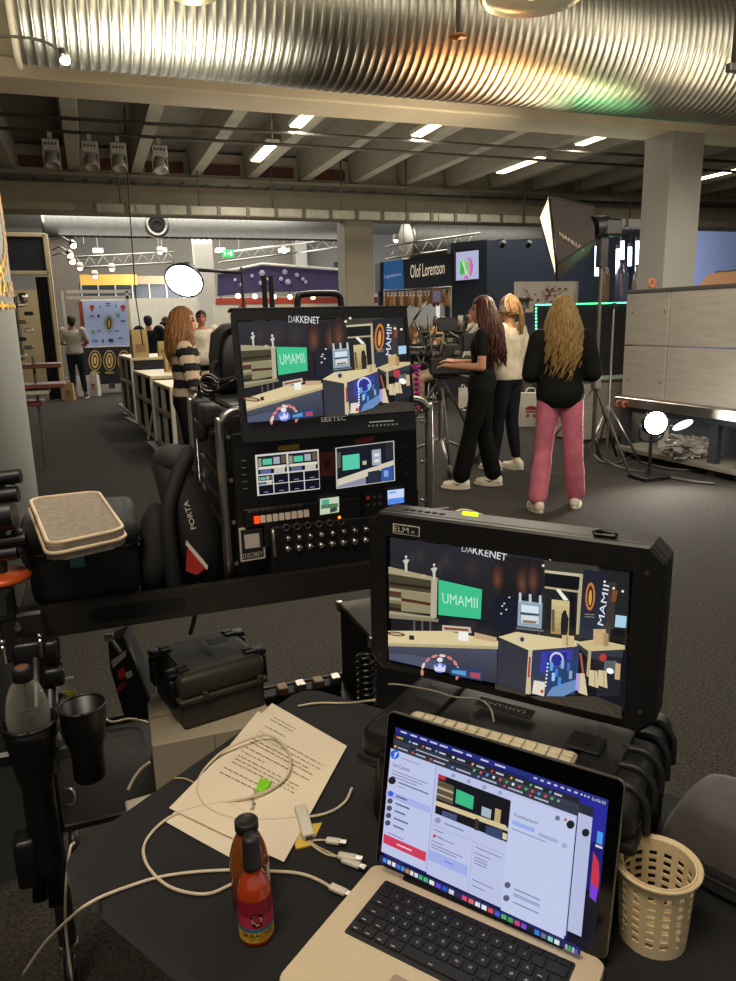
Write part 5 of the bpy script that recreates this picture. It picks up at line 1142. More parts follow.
bt = thing('water_bottle', 'clear plastic water bottle with a black cap standing in the cup holder', 'bottle', hb)
M_clear = mat('clear_plastic', '#b8b4a4', .06, var=.1, scale=30, alpha=.4, coat=1)
_n = M_clear.node_tree; _lw = _n.nodes.new('ShaderNodeLayerWeight'); _lw.inputs['Blend'].default_value = .35; _mr = _n.nodes.new('ShaderNodeMapRange'); _mr.inputs['To Min'].default_value = .07; _mr.inputs['To Max'].default_value = .75
_n.links.new(_lw.outputs['Facing'], _mr.inputs['Value']); _n.links.new(_mr.outputs['Result'], _n.nodes['Principled BSDF'].inputs['Alpha'])
zb = upz(hb, 27, 672)
b = MB(); b.lathe([(0, -.10), (.032, -.10), (.034, -.09), (.036, -.01), (.0375, .015), (.0355, .035), (.030, .058), (.023, .074), (.0165, .080), (.0155, .088), (.0, .088)], 26, hb); b.build('bottle_body', M_clear, bt)
MB().lathe([(0, .108), (.0155, .108), (.0165, .105), (.0165, .083), (0, .083)], 20, hb).build('cap', M_cap, bt)
MB().lathe([(0, .1085), (.011, .1086), (.0115, .1081)], 16, hb).build('cap_disc', mat('cap_tan', '#6a4a34', .6), bt)
h2 = hp(82, 706, 1.36); t = thing('empty_cup_holder', 'empty black stepped cup holder beside the water bottle', 'holder', h2 - V((0, 0, .15)))
b = MB(); b.lathe([(0, -.148), (.026, -.148), (.029, -.143), (.029, -.082), (.036, -.065), (.042, 0), (.0425, .004), (.039, .004), (.035, -.06), (.0, -.07)], 28, h2); b.build('cup', M_hold, t)
MB().torus(h2 + V((0, 0, .002)), (0, 0, 1), .041, .003, 28, 6).build('rim', M_hold, t)
MB().box(h2 + V((-.045, .02, -.09)), (.05, .03, .025), .004).build('bracket', M_graymetal, t)
b = MB(); b.tube([h2 + V((-.05, .03, -.09)), h2 + V((-.07, .12, -.09)), (-.18, 1.60, h2.z - .09)], .011, 8); b.build('arm', M_graymetal, t)
# clamp stack on the cart's left post
t = thing('clamp_stack', 'stack of black grip clamps and steel pins on the cart left post', 'clamp', (-.17, 1.55, .45))
for k, (x, y, D, d) in enumerate(((52, 650, 1.48, (.03, .04, .05)), (54, 675, 1.48, (.04, .04, .04)), (30, 655, 1.5, (.06, .05, .07)), (52, 730, 1.45, (.03, .04, .06)), (54, 800, 1.42, (.026, .04, .14)), (53, 865, 1.42, (.03, .04, .06)), (28, 858, 1.38, (.04, .05, .10)))):
    MB().box(hp(x, y, D), d, .008, 2).build('clamp_block', M_hold, t)
for (x, y, D) in ((41, 648, 1.46), (53, 815, 1.40), (50, 742, 1.43), (4, 655, 1.4)):
    q = hp(x, y, D); b = MB(); b.box(q, (.008, .012, .04), .003); b.ell(q + V((0, 0, .026)), .006, 10, 6); b.build('steel_pin', M_steel, t)
b = MB(); b.tube(smooth_path([hp(62, 790, 1.4), hp(73, 790, 1.4), hp(75, 802, 1.4), hp(66, 806, 1.4)], 4), .003, 6); b.build('steel_loop', M_steel, t)
for k, (a, c_) in enumerate((((36, 640), (40, 900)), ((50, 640), (56, 905)))):
    MB().tube([hp(*a, 1.5), hp(a[0] + 2, 760, 1.45), hp(*c_, 1.42)], .014, 8).build('post', M_hold, t)
# ================================================================== people
def capsule(b, p0, p1, r0, r1, n=12, fl=None):
    p0 = V(p0); p1 = V(p1); d = (p1 - p0)
    if d.length < 1e-5: d = V((0, 0, 1e-4))
    x, y, z = align(d); L_ = d.length; R_ = []
    for k in range(4): t = PI / 2 * (k + .3) / 4; R_.append((p0 - z * (r0 * math.cos(t)), r0 * math.sin(t)))
    R_.append((p0, r0)); R_.append((p1, r1))
    for k in range(3, -1, -1): t = PI / 2 * (k + .3) / 4; R_.append((p1 + z * (r1 * math.cos(t)), r1 * math.sin(t)))
    rings = []
    for c, r in R_:
        q = []
        for i in range(n):
            a = 2 * PI * i / n; v = x * (r * math.cos(a)) + y * (r * math.sin(a))
            if fl: v.z *= fl
            q.append(c + v)
        rings.append(q)
    b.loft(rings)
def remesh(b, vox, it=4, fac=.5):
    me = bpy.data.meshes.new('tmp'); me.from_pydata([tuple(v) for v in b.v], [], b.f)
    bmx = bmesh.new(); bmx.from_mesh(me); bmesh.ops.recalc_face_normals(bmx, faces=bmx.faces[:]); bmx.to_mesh(me); bmx.free()
    o = bpy.data.objects.new('tmp', me); COL.objects.link(o)
    m = o.modifiers.new('r', 'REMESH'); m.mode = 'VOXEL'; m.voxel_size = vox
    s = o.modifiers.new('s', 'SMOOTH'); s.iterations = it; s.factor = fac
    bpy.context.view_layer.update()
    e = bpy.data.meshes.new_from_object(o.evaluated_get(bpy.context.evaluated_depsgraph_get()))
    vs = [v.co.copy() for v in e.vertices]; fs = [list(p.vertices) for p in e.polygons]
    bpy.data.objects.remove(o); bpy.data.meshes.remove(me); bpy.data.meshes.remove(e); return vs, fs
def skin_build(name, b, vox, M, mats, parent, colf=None, it=4, wr=0):
    vs, fs = remesh(b, vox, it); o = MB(M)
    if wr:       # cloth folds
        nb = [V((mnoise.noise(v * 9 + V((3, 1, 7))), mnoise.noise(v * 9 + V((11, 5, 2))), mnoise.noise(v * 9) * .4)) * wr for v in vs]
        vs = [v + q for v, q in zip(vs, nb)]
    if colf:
        for f in fs:
            c = sum((vs[i] for i in f), V()) / len(f); o.c = colf(c); k = len(o.v); o.v += [o.M @ vs[i] for i in f]; o.f.append(list(range(k, k + len(f)))); o.mi.append(0); o.sm.append(True); o.col.append(o.c)
        # weld
        return weld_build(o, name, mats, parent)
    o.add(vs, fs, True); return o.build(name, mats, parent)
def weld_build(o, name, mats, parent):
    idx = {}; nv = []; mp = []
    for v in o.v:
        key = (round(v.x, 5), round(v.y, 5), round(v.z, 5))
        if key not in idx: idx[key] = len(nv); nv.append(v)
        mp.append(idx[key])
    o.v = nv; o.f = [[mp[i] for i in f] for f in o.f]; return o.build(name, mats, parent)
M_skinattr = attr_mat('skin', .55)
def fingers(b, w, d, side, k, vox):
    d = V(d).normalized(); up = V((0, 0, 1)); s = d.cross(up)
    if s.length < .1: s = V((0, 1, 0))
    s.normalize(); n = s.cross(d)
    capsule(b, V(w), V(w) + d * .07 * k, .022 * k, .026 * k, 10); 
    capsule(b, V(w) + d * .03 * k + s * .015 * k, V(w) + d * .075 * k + s * .026 * k, .018 * k, .014 * k, 8); capsule(b, V(w) + d * .03 * k - s * .015 * k, V(w) + d * .075 * k - s * .026 * k, .018 * k, .014 * k, 8)
    for i, L_ in enumerate((.062, .074, .07, .055)):
        a = V(w) + d * .08 * k + s * ((i - 1.5) * .0195 * k); m = a + d * (L_ * .55 * k) - n * .006 * k; e = m + (d * .8 - n * .6) * (L_ * .5 * k)
        capsule(b, a, m, .0092 * k, .0088 * k, 8); capsule(b, m, e, .0088 * k, .0078 * k, 8)
    a = V(w) + d * .025 * k + s * side * .026 * k; m = a + (d * .6 + s * side * .8) * .035 * k; e = m + d * .032 * k
    capsule(b, a, m, .0115 * k, .0105 * k, 8); capsule(b, m, e, .0105 * k, .009 * k, 8)
def person(label, loc, yaw, h=1.7, J=None, outfit=None, hair=None, skin='#b98a6c', vox=.011, male=False, group=None, lean=(0, 0), headyaw=0, sit=False):
    k = h / 1.70; M = frame(loc, yaw) @ Matrix.Scale(k, 4); t = thing('person', label, 'person', loc, yaw, group)
    D = dict(hr=(.085, 0, .90), hl=(-.085, 0, .90), kr=(.09, .02, .485), kl=(-.09, .02, .485), ar=(.09, -.02, .085), al=(-.09, -.02, .085), sr=(.16, -.01, 1.365), sl=(-.16, -.01, 1.365), er=(.205, -.03, 1.09), el=(-.205, -.03, 1.09), wr=(.2, .08, .88), wl=(-.2, .08, .88), fr=(.03, 1, 0), fl=(-.03, 1, 0), hdr=(0, .2, -1), hdl=(0, .2, -1), head=(0, .015, 1.565), pz=0)
    if male: D.update(sr=(.19, -.01, 1.39), sl=(-.19, -.01, 1.39), er=(.24, -.03, 1.1), el=(-.24, -.03, 1.1))
    D.update(J or {}); D = {a: (V(c) if isinstance(c, tuple) else c) for a, c in D.items()}
    of = dict(top='#151515', sleeve=1.0, trousers='#151517', flare=0, shoes='#d8d2c4', hem=.93, loose=.012, stripes=False, topr=.7, neck=1.40, skirt=False)
    of.update(outfit or {})
    oz = D['pz']
    def tp(x, y, z): return V((x + lean[0] * (z - .93), y + lean[1] * (z - .93), z + oz))
    w_ = 1.1 if male else 1.0
    tr = [(.84, .10, .085), (.90, .155, .11), (.96, .160, .115), (1.03, .14, .10), (1.10, .122 * w_, .088), (1.19, .132 * w_, .096), (1.28, .152 * w_, .108), (1.345, .158 * w_, .092), (1.39, .115 * w_, .07), (1.43, .058, .055)]
    def torso(b, grow, z0=0, z1=9, n=18):
        R_ = []
        for z, rx, ry in tr:
            if z < z0 or z > z1: continue
            c = tp(0, 0, z); R_.append([c + V(((rx + grow) * math.cos(a), (ry + grow) * math.sin(a), 0)) for a in [2 * PI * i / n for i in range(n)]])
        b.loft(R_)
    sh = {}
    for s in 'rl':
        for q in ('s', 'e', 'w'):
            v = D[q + s]; sh[q + s] = tp(v.x, v.y, v.z)
    # --- body: one continuous surface
    b = MB(); torso(b, 0)
    hc = tp(*D['head']); nb = tp(0, -.012, 1.40)
    capsule(b, nb, hc + V((0, -.015, -.06)), .052, .05)
    HB = MB(Matrix.Translation(hc) @ Matrix.Rotation(headyaw, 4, 'Z'))
    HB.ell((0, -.008, .025), (.074, .09, .092), 18, 12); HB.ell((0, .02, -.035), (.058, .066, .075), 16, 10); HB.ell((0, .045, -.085), (.03, .03, .025), 10, 8)
    HB.ell((0, .088, -.022), (.012, .018, .014), 8, 6); capsule(HB, (0, .078, .012), (0, .092, -.016), .008, .012, 8)
    for s in (-1, 1): HB.ell((s * .076, -.005, -.01), (.010, .02, .03), 8, 6)
    HB.ell((0, .078, -.056), (.022, .012, .008), 8, 6); HB.ell((0, .076, -.066), (.02, .012, .008), 8, 6)
    kk = len(b.v); b.v += HB.v; b.f += [[i + kk for i in f] for f in HB.f]
    for s in 'rl':
        sg = 1 if s == 'r' else -1
        capsule(b, sh['s' + s], sh['e' + s], .047 * w_, .036, 12); capsule(b, sh['e' + s], sh['w' + s], .037, .025, 12)
        fingers(b, sh['w' + s], D['hd' + s], -sg, 1.0, vox)
        H, K_, A_ = D['h' + s] + V((0, 0, oz)), D['k' + s], D['a' + s]
        capsule(b, H, K_, .085, .055); capsule(b, K_, K_.lerp(A_, .35), .054, .056); capsule(b, K_.lerp(A_, .35), A_, .056, .036)
        fd = D['f' + s].normalized(); capsule(b, A_ + V((0, 0, -.035)), A_ + fd * .13 + V((0, 0, -.05)), .036, .03)
    sk = rgb(skin); Mh = Matrix.Translation(hc) @ Matrix.Rotation(headyaw, 4, 'Z'); Mi = Mh.inverted()
    def colf(c):
        q = Mi @ c
        if abs(q.z) < .1 and q.y > .05:
            if abs(abs(q.x) - .03) < .014 and abs(q.z - .012) < .008: return rgb('#2a1c16')
            if abs(abs(q.x) - .031) < .019 and abs(q.z - .033) < .006: return rgb('#4a3224')
            if abs(q.x) < .022 and -.072 < q.z < -.05: return rgb('#a0564a')
        return sk
    skin_build('body', b, vox, M, M_skinattr, t, colf, 3)
    # --- clothes
    top = MB(); g = of['loose']; torso(top, g, of['hem'] - .035, of['neck'])
    segs = []
    for s in 'rl':
        S_, E_, W_ = sh['s' + s], sh['e' + s], sh['w' + s]; f = of['sleeve']
        capsule(top, S_, S_.lerp(E_, min(1, f * 2)) if f < .5 else E_, .053 * w_ + g, .043 + g); segs.append((S_, E_))
        if f > .5: capsule(top, E_, E_.lerp(W_, (f - .5) * 2 * .97), .044 + g, .034 + g); segs.append((E_, W_))
    cf = None
    if of['stripes']:
        c1, c2 = rgb(of['top']), rgb(of['stripes'])
        def cf(c):
            best = None
            for i, (a, e) in enumerate(segs):
                d = e - a; tt = max(0, min(1, (c - a).dot(d) / d.length_squared)); ds = (c - (a + d * tt)).length
                if best is None or ds < best[0]: best = (ds, i, (c - a).dot(d) / d.length)
            if best[0] < .075 and abs(c.x) > .10:
                L_ = best[2] + (.28 if best[1] % 2 else 0)
                return c1 if (L_ / .062) % 2 < 1 else c2
            return c1 if ((1.365 - (c.z - oz)) / .062) % 2 < 1 else c2
    topm = attr_mat('knit_stripes', .9) if cf else mat('cloth' + of['top'], of['top'], of['topr'], var=.15, scale=14, bump=.15, bscale=40, spec=.12)
    skin_build('top', top, vox, M, topm, t, cf, 5, .004)
    leg = MB(); torso(leg, .010, .80, of['hem'] + .06)
    for s in 'rl':
        H, K_, A_ = D['h' + s] + V((0, 0, oz)), D['k' + s], D['a' + s]; fl = of['flare']
        capsule(leg, H, K_, .097, .066 + fl * .25); capsule(leg, K_, K_.lerp(A_, .45), .066 + fl * .25, .062 + fl * .6); 
        e = A_ + (K_ - A_).normalized() * (.02 if fl else .04); capsule(leg, K_.lerp(A_, .45), e + V((0, 0, .02)), .062 + fl * .6, .046 + fl)
    skin_build('trousers', leg, vox, M, mat('cloth' + of['trousers'], of['trousers'], .75, var=.15, scale=12, bump=.15, bscale=40, spec=.12), t, None, 5, .004)
    for s in 'rl':
        A_ = D['a' + s]; fd = V((D['f' + s].x, D['f' + s].y, 0)).normalized(); sd = V((fd.y, -fd.x, 0)); z0 = A_.z - .085
        so = MB(); hb_ = V((A_.x, A_.y, z0 + .045)) - fd * .045; to = hb_ + fd * .215
        capsule(so, hb_, hb_ + fd * .09, .04, .042, 12); capsule(so, hb_ + fd * .09 - V((0, 0, .004)), to - fd * .04 - V((0, 0, .008)), .043, .036, 12, .9); capsule(so, hb_ + V((0, 0, .02)), A_ + V((0, 0, .01)), .038, .04)
        sm = skin_build('shoe', so, max(vox * .8, .008), M, mat('shoe' + of['shoes'], of['shoes'], .6, var=.06), t, None, 3)
        sb = MB(M @ basis(V((A_.x, A_.y, z0)) + fd * .045, fd, V((-fd.y, fd.x, 0)), V((0, 0, 1))))
        sb.prism([(.135 * math.cos(a) * (1 if math.cos(a) > 0 else .98), .047 * math.sin(a) * (1 + .12 * math.cos(a))) for a in [2 * PI * i / 20 for i in range(20)]], 0, .026, .006); sb.build('sole', mat('sole_white', '#c8c0ae', .7), sm)
        if of.get('swoosh'):
            for q in (-1, 1):
                ss = MB(M @ basis(V((A_.x, A_.y, z0 + .045)) + fd * .03, fd, V((-fd.y, fd.x, 0)), V((0, 0, 1))))
                ss.add([(-.05, q * .0445, .022), (.0, q * .0475, .004), (.05, q * .0475, .016), (.0, q * .048, -.008)], [[0, 1, 2, 3]]); ss.build('shoe_mark', M_black, sm)
    # --- hair
    if hair: make_hair(t, M, Mh, hc, hair, vox)
    return t
def make_hair(t, M, Mh, hc, H, vox):
    col = H['col']; rr = random.Random(H.get('seed', 1)); L_ = H.get('len', .3); wav = H.get('wave', .012)
    m = mat('hair' + col, col, .55, var=.5, scale=18, stretch=(6, 6, 1), spec=.25)
    b = MB(M @ Mh)
    cb = MB(); cb.ell((0, -.016, .038), (.086, .098, .092), 18, 12); cb.ell((0, -.05, -.01), (.08, .062, .09), 16, 10)
    vs, fs = remesh(cb, max(vox, .012), 3)
    fr = .068 if not H.get('bangs') else .085
    keep = lambda c: not (c.y > .045 and c.z < fr - .02)
    kf = [f for f in fs if keep(sum((vs[i] for i in f), V()) / len(f))]
    b.add(vs, kf, True)
    n = H.get('n', 46); vol = H.get('vol', .03)
    if L_ > .02:
        for i in range(n):
            a = -PI / 2 + (i / (n - 1) - .5) * 2 * H.get('spread', 2.0)      # around the head, back = -90deg
            lay = rr.random()
            p = V((.07 * math.cos(a), .08 * math.sin(a) - .016, .075 - .05 * rr.random())); q1 = V((.09 * math.cos(a) * (1 + .1 * lay), (.102) * math.sin(a) - .018, .0)); ln = L_ * (.82 + .25 * rr.random())
            pts = [p * .8 + V((0, 0, .045)), p, q1]; rad = [.006, .016, .018]; ph = rr.random() * 6.3; N_ = 9
            for j in range(1, N_ + 1):
                f = j / N_; sw = vol * math.sin(f * PI * .9)
                x = q1.x * (1 - H.get('gather', .25) * f) + math.cos(a) * sw + wav * math.sin(f * H.get('freq', 9) + ph) * f * 1.2; y = q1.y * (1 - .15 * f) + math.sin(a) * sw * .6 - H.get('back', .02) * f + wav * math.cos(f * H.get('freq', 9) + ph) * f
                pts.append(V((x, y, -ln * f - .0))); rad.append(max(.003, .019 * (1 - f ** 3) + .004 * math.sin(f * 14 + ph)))
            b.tube(pts, rad, 6)
    if H.get('tail'):
        for i in range(22):
            ph = rr.random() * 6.3; ox, oy = rr.uniform(-.02, .02), rr.uniform(-.015, .015); pts = []; rad = []
            for j in range(9):
                f = j / 8; pts.append(V((ox * (1 + f), -.10 + oy - .05 * math.sin(f * 2.4) + .008 * math.sin(f * 9 + ph), .055 - H['tail'] * f + .02 * math.sin(f * 3)))); rad.append(.010 * (1 - .75 * f))
            b.tube(pts, rad, 5)
    b.build('hair', m, t)
def fy(dx, dy): return math.atan2(dy, dx) - PI / 2       # yaw so that local +y points along (dx,dy)
def loc_at(px, D, z=0, py=345):      # ground point at forward distance D below picture column px
    q = atd(px, py, D); return V((q.x, q.y, z))
scr = V((CR.x, CR.y, 0)).normalized(); fwd = V((CF.x, CF.y, 0)).normalized()
# woman in pink trousers, seen from behind
pk = atz(556, 510, 0); d = fwd * .95 + scr * .12
person('woman with long fair hair in a black jacket and pink trousers, seen from behind', (pk.x, pk.y, 0), fy(d.x, d.y), 1.715,
       dict(hr=(.085, 0, .90), hl=(-.085, 0, .90), kr=(.12, .0, .485), kl=(-.115, .02, .485), ar=(.165, .10, .085), al=(-.155, -.06, .085), sr=(.175, 0, 1.36), sl=(-.175, 0, 1.36), er=(.235, -.03, 1.10), el=(-.235, -.03, 1.10), wr=(.10, .22, 1.10), wl=(-.10, .22, 1.10), hdr=(-.5, 1, .2), hdl=(.5, 1, .2), fr=(.25, 1, 0), fl=(-.3, 1, 0)),
       dict(top='#121311', trousers='#bd6a7c', flare=.030, hem=.85, loose=.030, shoes='#d8ccb8', topr=.8), dict(col='#7d6238', len=.50, wave=.024, freq=15, n=80, vol=.055, gather=.18, spread=1.9, seed=3), skin='#b98a6c', vox=.012)
# dark-haired woman at the camera
dk = atz(481, 487, 0); d = scr * -.96 + fwd * .28
person('dark-haired woman in black short-sleeved top and flared trousers holding the camera rig', (dk.x, dk.y, 0), fy(d.x, d.y), 1.75,
       dict(kr=(.09, -.01, .49), kl=(-.09, .09, .49), ar=(.09, -.10, .085), al=(-.10, .17, .085), sr=(.15, -.01, 1.36), sl=(-.15, -.01, 1.36), er=(.19, .0, 1.10), el=(-.19, -.02, 1.09), wr=(.13, .26, 1.12), wl=(-.15, .23, 1.10), hdr=(-.1, 1, .1), hdl=(.1, 1, .05)),
       dict(top='#101110', trousers='#0d0e0d', flare=.034, hem=.98, loose=.006, sleeve=.28, shoes='#d8d0bc', swoosh=True), dict(col='#3c1c12', len=.46, wave=.028, freq=13, n=80, vol=.05, gather=.05, spread=2.0, seed=5, back=.09), skin='#b07e60', vox=.011, headyaw=.1)
# fair woman with a headset behind her
bl = atz(506, 470, 0); d = scr * -.75 + fwd * .66
bt_ = person('fair-haired woman with a headset and cream jumper standing behind the dark-haired woman', (bl.x, bl.y, 0), fy(d.x, d.y), 1.77,
       dict(kr=(.09, .0, .49), kl=(-.09, .05, .49), ar=(.09, -.06, .085), al=(-.09, .08, .085), sr=(.165, -.01, 1.36), sl=(-.165, -.01, 1.36), er=(.225, -.06, 1.10), el=(-.225, -.02, 1.10), wr=(.22, .10, .93), wl=(-.20, .15, 1.0)),
       dict(top='#b8ae98', trousers='#14161c', flare=.0, hem=.93, loose=.030, shoes='#d8d0bc'), dict(col='#8a6844', len=.06, n=30, tail=.30, seed=6, vol=.0), skin='#c09070', vox=.012)
kq = 1.77 / 1.7; Wb = WM[bt_.name] @ Matrix.Scale(kq, 4)
b = MB(Wb); b.torus((0, .0, 1.585), (0, 1, 0), .098, .010, 24, 8, a0=-PI * .55, a1=PI * .55) if False else b.tube([(.096 * math.cos(a), -.005, 1.585 + .11 * math.sin(a)) for a in [PI * i / 14 for i in range(15)]], .010, 8)
for s in (-1, 1): b.cyl((s * .085, -.005, 1.56), (s * .112, -.005, 1.56), .034, .03, 14)
hs = thing('headset', 'pale over-ear headset worn by the fair-haired woman', 'headset', Wb @ V((0, 0, 1.56))); b.build('band', mat('headset_grey', '#8a8478', .5), hs)
b = MB(Wb); b.tube(smooth_path([(-.10, .01, 1.55), (-.09, .07, 1.52), (-.05, .12, 1.50)], 4), .005, 6); b.ell((-.05, .12, 1.50), .012, 8, 6); b.build('microphone', M_black, hs)
# woman in a striped jumper by the counters
sw = loc_at(184, 5.9); d = scr * .92 + fwd * .30
person('woman with wavy auburn hair in a black and cream striped jumper, arms folded', (sw.x, sw.y, 0), fy(d.x, d.y), 1.70,
       dict(sr=(.16, -.01, 1.36), sl=(-.16, -.01, 1.36), er=(.23, .03, 1.09), el=(-.22, .02, 1.09), wr=(.04, .31, 1.10), wl=(-.05, .33, 1.14), hdr=(-1, .2, .2), hdl=(1, .2, .0)),
       dict(top='#17161a', stripes='#b3a088', trousers='#141416', hem=.95, loose=.016, shoes='#2a2826'), dict(col='#75502f', len=.34, wave=.018, freq=11, n=60, vol=.05, gather=.05, spread=2.25, seed=9), skin='#c08a68', vox=.012, headyaw=-.1)
# man in a grey t-shirt far left
mn_ = loc_at(74, 16.1); d = fwd * 1 + scr * -.2
person('man in a grey t-shirt and dark jeans facing the display wall, seen from behind', (mn_.x, mn_.y, 0), fy(d.x, d.y), 1.80,
       dict(er=(.27, .02, 1.14), el=(-.27, .02, 1.14), wr=(.14, .22, 1.1), wl=(-.14, .22, 1.1), hdr=(-.5, 1, .2), hdl=(.5, 1, .2), kr=(.10, .02, .485), kl=(-.10, .02, .485), ar=(.13, 0, .085), al=(-.12, 0, .085)),
       dict(top='#9a9388', trousers='#1c222c', sleeve=.36, hem=.90, loose=.016, shoes='#2a2826'), dict(col='#1c1512', len=.0, n=0), skin='#8a5c44', vox=.018, male=True)
# man in white behind the counters
wm = loc_at(203, 12.2); d = -fwd + scr * .3
person('man in a white chef jacket facing the camera behind the counters', (wm.x, wm.y, 0), fy(d.x, d.y), 1.78, dict(er=(.26, .03, 1.12), el=(-.26, .03, 1.12), wr=(.14, .24, 1.05), wl=(-.14, .24, 1.05), hdr=(-.5, 1, 0), hdl=(.5, 1, 0)),
       dict(top='#d4cab8', trousers='#1a1a1c', hem=.86, loose=.022, shoes='#1a1a1a'), dict(col='#2a1c14', len=.0, n=0), skin='#b87e60', vox=.016, male=True)
wk = loc_at(168, 16.2); d = fwd + scr * .6
person('person in a white shirt mostly hidden behind the woman in the striped jumper', (wk.x, wk.y, 0), fy(d.x, d.y), 1.74, None, dict(top='#cfc8ba', trousers='#1a1a1c', loose=.02, shoes='#1a1a1a'), dict(col='#2a1c14', len=.05, n=20), vox=.02)
bk = loc_at(150, 15.2); d = fwd + scr * -.4
person('person in a black jacket and dark cap behind the far serving counter', (bk.x, bk.y, 0), fy(d.x, d.y), 1.76, dict(er=(.27, .04, 1.14), el=(-.27, .04, 1.14), wr=(.12, .26, 1.15), wl=(-.12, .26, 1.15), hdr=(-.5, 1, 0), hdl=(.5, 1, 0)),
       dict(top='#15161c', trousers='#15161a', hem=.86, loose=.05, shoes='#1a1a1a'), dict(col='#23262e', len=.0, n=0), vox=.018, male=True)
# seated pair on stools
seat = dict(hr=(.09, 0, .90), hl=(-.09, 0, .90), kr=(.12, .42, .56), kl=(-.12, .42, .56), ar=(.12, .38, .12), al=(-.12, .38, .12), er=(.22, .08, 1.10), el=(-.22, .08, 1.10), wr=(.06, .26, 1.25), wl=(-.08, .30, 1.08), hdr=(-.4, .5, .6), hdl=(.5, 1, 0), pz=-.28)
s1 = loc_at(436, 12.6); d = scr * -.8 - fwd * .5
person('seated fair-haired woman in a grey cardigan holding a cup beside the camera tripod', (s1.x, s1.y, 0), fy(d.x, d.y), 1.72, seat, dict(top='#6d6a60', trousers='#9a8668', loose=.025, hem=.92, shoes='#3a3632'), dict(col='#a8844c', len=.24, n=36, vol=.03), skin='#c09878', vox=.017)
s2 = loc_at(414, 13.7); d = scr * .5 - fwd * .6
person('seated dark-haired woman in black, left of the woman in the grey cardigan', (s2.x, s2.y, 0), fy(d.x, d.y), 1.70, seat, dict(top='#1c1a18', trousers='#1c1c1e', loose=.02, hem=.92, shoes='#2a2826'), dict(col='#5a3a22', len=.26, n=36, vol=.03), skin='#b88a68', vox=.018)
ow = loc_at(474, 12.3); d = -scr * .9 - fwd * .2
person('person in a pale top standing behind the camera rig in the distance', (ow.x, ow.y, 0), fy(d.x, d.y), 1.74, None, dict(top='#b8b0a4', trousers='#2a2a30', loose=.02, shoes='#2a2826'), dict(col='#3a281c', len=.05, n=20), vox=.02)
# ================================================================== stands and the hall behind
def panel(b, pts, dep=.04):      # slab from 4 points on a y-plane, extruded away
    P3 = [V(p) for p in pts]; n = len(P3)
    b.add(P3 + [p + V((0, dep, 0)) for p in P3], [list(range(n))[::-1], list(range(n, 2 * n))] + [[i, (i + 1) % n, (i + 1) % n + n, i + n] for i in range(n)]); return b
def rectY(b, x0, y0, x1, y1, Y, dep=.04):       # axis-aligned slab on plane y=Y between two picture corners
    a = aty(x0, (y0 + y1) / 2, Y); c = aty(x1, (y0 + y1) / 2, Y); a.z = aty((x0 + x1) / 2, y0, Y).z; c.z = aty((x0 + x1) / 2, y1, Y).z
    b.box(((a.x + c.x) / 2, Y + dep / 2, (a.z + c.z) / 2), (abs(c.x - a.x), dep, abs(a.z - c.z))); return b
def slabY(name, m, parent, x0, y0, x1, y1, Y, dep=.04, **k): return rectY(MB(), x0, y0, x1, y1, Y, dep).build(name, m, parent, **k)
M_grey = mat('pillar_grey', '#7c7d76', .6, var=.05, scale=2)
M_navy = mat('navy_panel', '#2a313c', .7, var=.08, scale=2)
M_char = mat('charcoal_panel', '#26252a', .75, var=.1, scale=2)
M_whitep = mat('white_panel', '#b9b4a6', .7, var=.05)
# tall round pillar, left edge
pcx, pcy, pr = -.492, 2.35, .30
t = thing('display_pillar', 'tall round grey display pillar with gold crest and lettering at the left edge', 'pillar', (pcx, pcy, 0))
MB().lathe([(0, 0), (pr, 0), (pr, 3.1), (0, 3.1)], 64, (pcx, pcy, 0)).build('pillar_shaft', M_grey, t)
def onpil(a, z, o=.003): return V((pcx + (pr + o) * math.cos(a), pcy + (pr + o) * math.sin(a), z))
# where picture points hit the pillar surface
def pilhit(x, y):
    d = ray(x, y); ox, oy = -pcx, -pcy; A_ = d.x * d.x + d.y * d.y; B_ = 2 * (ox * d.x + oy * d.y); C_ = ox * ox + oy * oy - pr * pr; q = B_ * B_ - 4 * A_ * C_
    s = (-B_ - math.sqrt(max(0, q))) / (2 * A_); p = CP + d * s; return math.atan2(p.y - pcy, p.x - pcx), p.z
a1, z1 = pilhit(13, 290); b = MB()
vs, fs, x0_, x1_ = text_geo('UMAMII'); hz = .045 / .72
zt = pilhit(10, 297)[1]
b.add([onpil(a1 - (x1_ - v.x) * hz * 1.1 / pr, zt + v.y * hz) for v in vs], fs)
zf = pilhit(10, 306)[1]
for k in range(24): a = a1 - .02 - k * .035; w = .004 + .006 * (k % 3 == 1); b.add([onpil(a, zf - w), onpil(a + .03, zf - w), onpil(a + .03, zf + w), onpil(a, zf + w)], [[0, 1, 2, 3]])
b.build('gold_lettering', M_gold, t)
b = MB(); zc = pilhit(4, 228)[1]; ac = a1 - .62
for k in range(64):
    q = 2 * PI * k / 64
    for r in (1.0, .86):
        A_, Z_ = ac + .52 * r * math.cos(q), zc + .15 * r * math.sin(q); w = .010 * (1.5 if k % 2 else .8)
        b.add([onpil(A_ - w * 1.6, Z_), onpil(A_, Z_ - w), onpil(A_ + w * 1.6, Z_), onpil(A_, Z_ + w)], [[0, 1, 2, 3]])
b.build('gold_crest', M_gold, t)
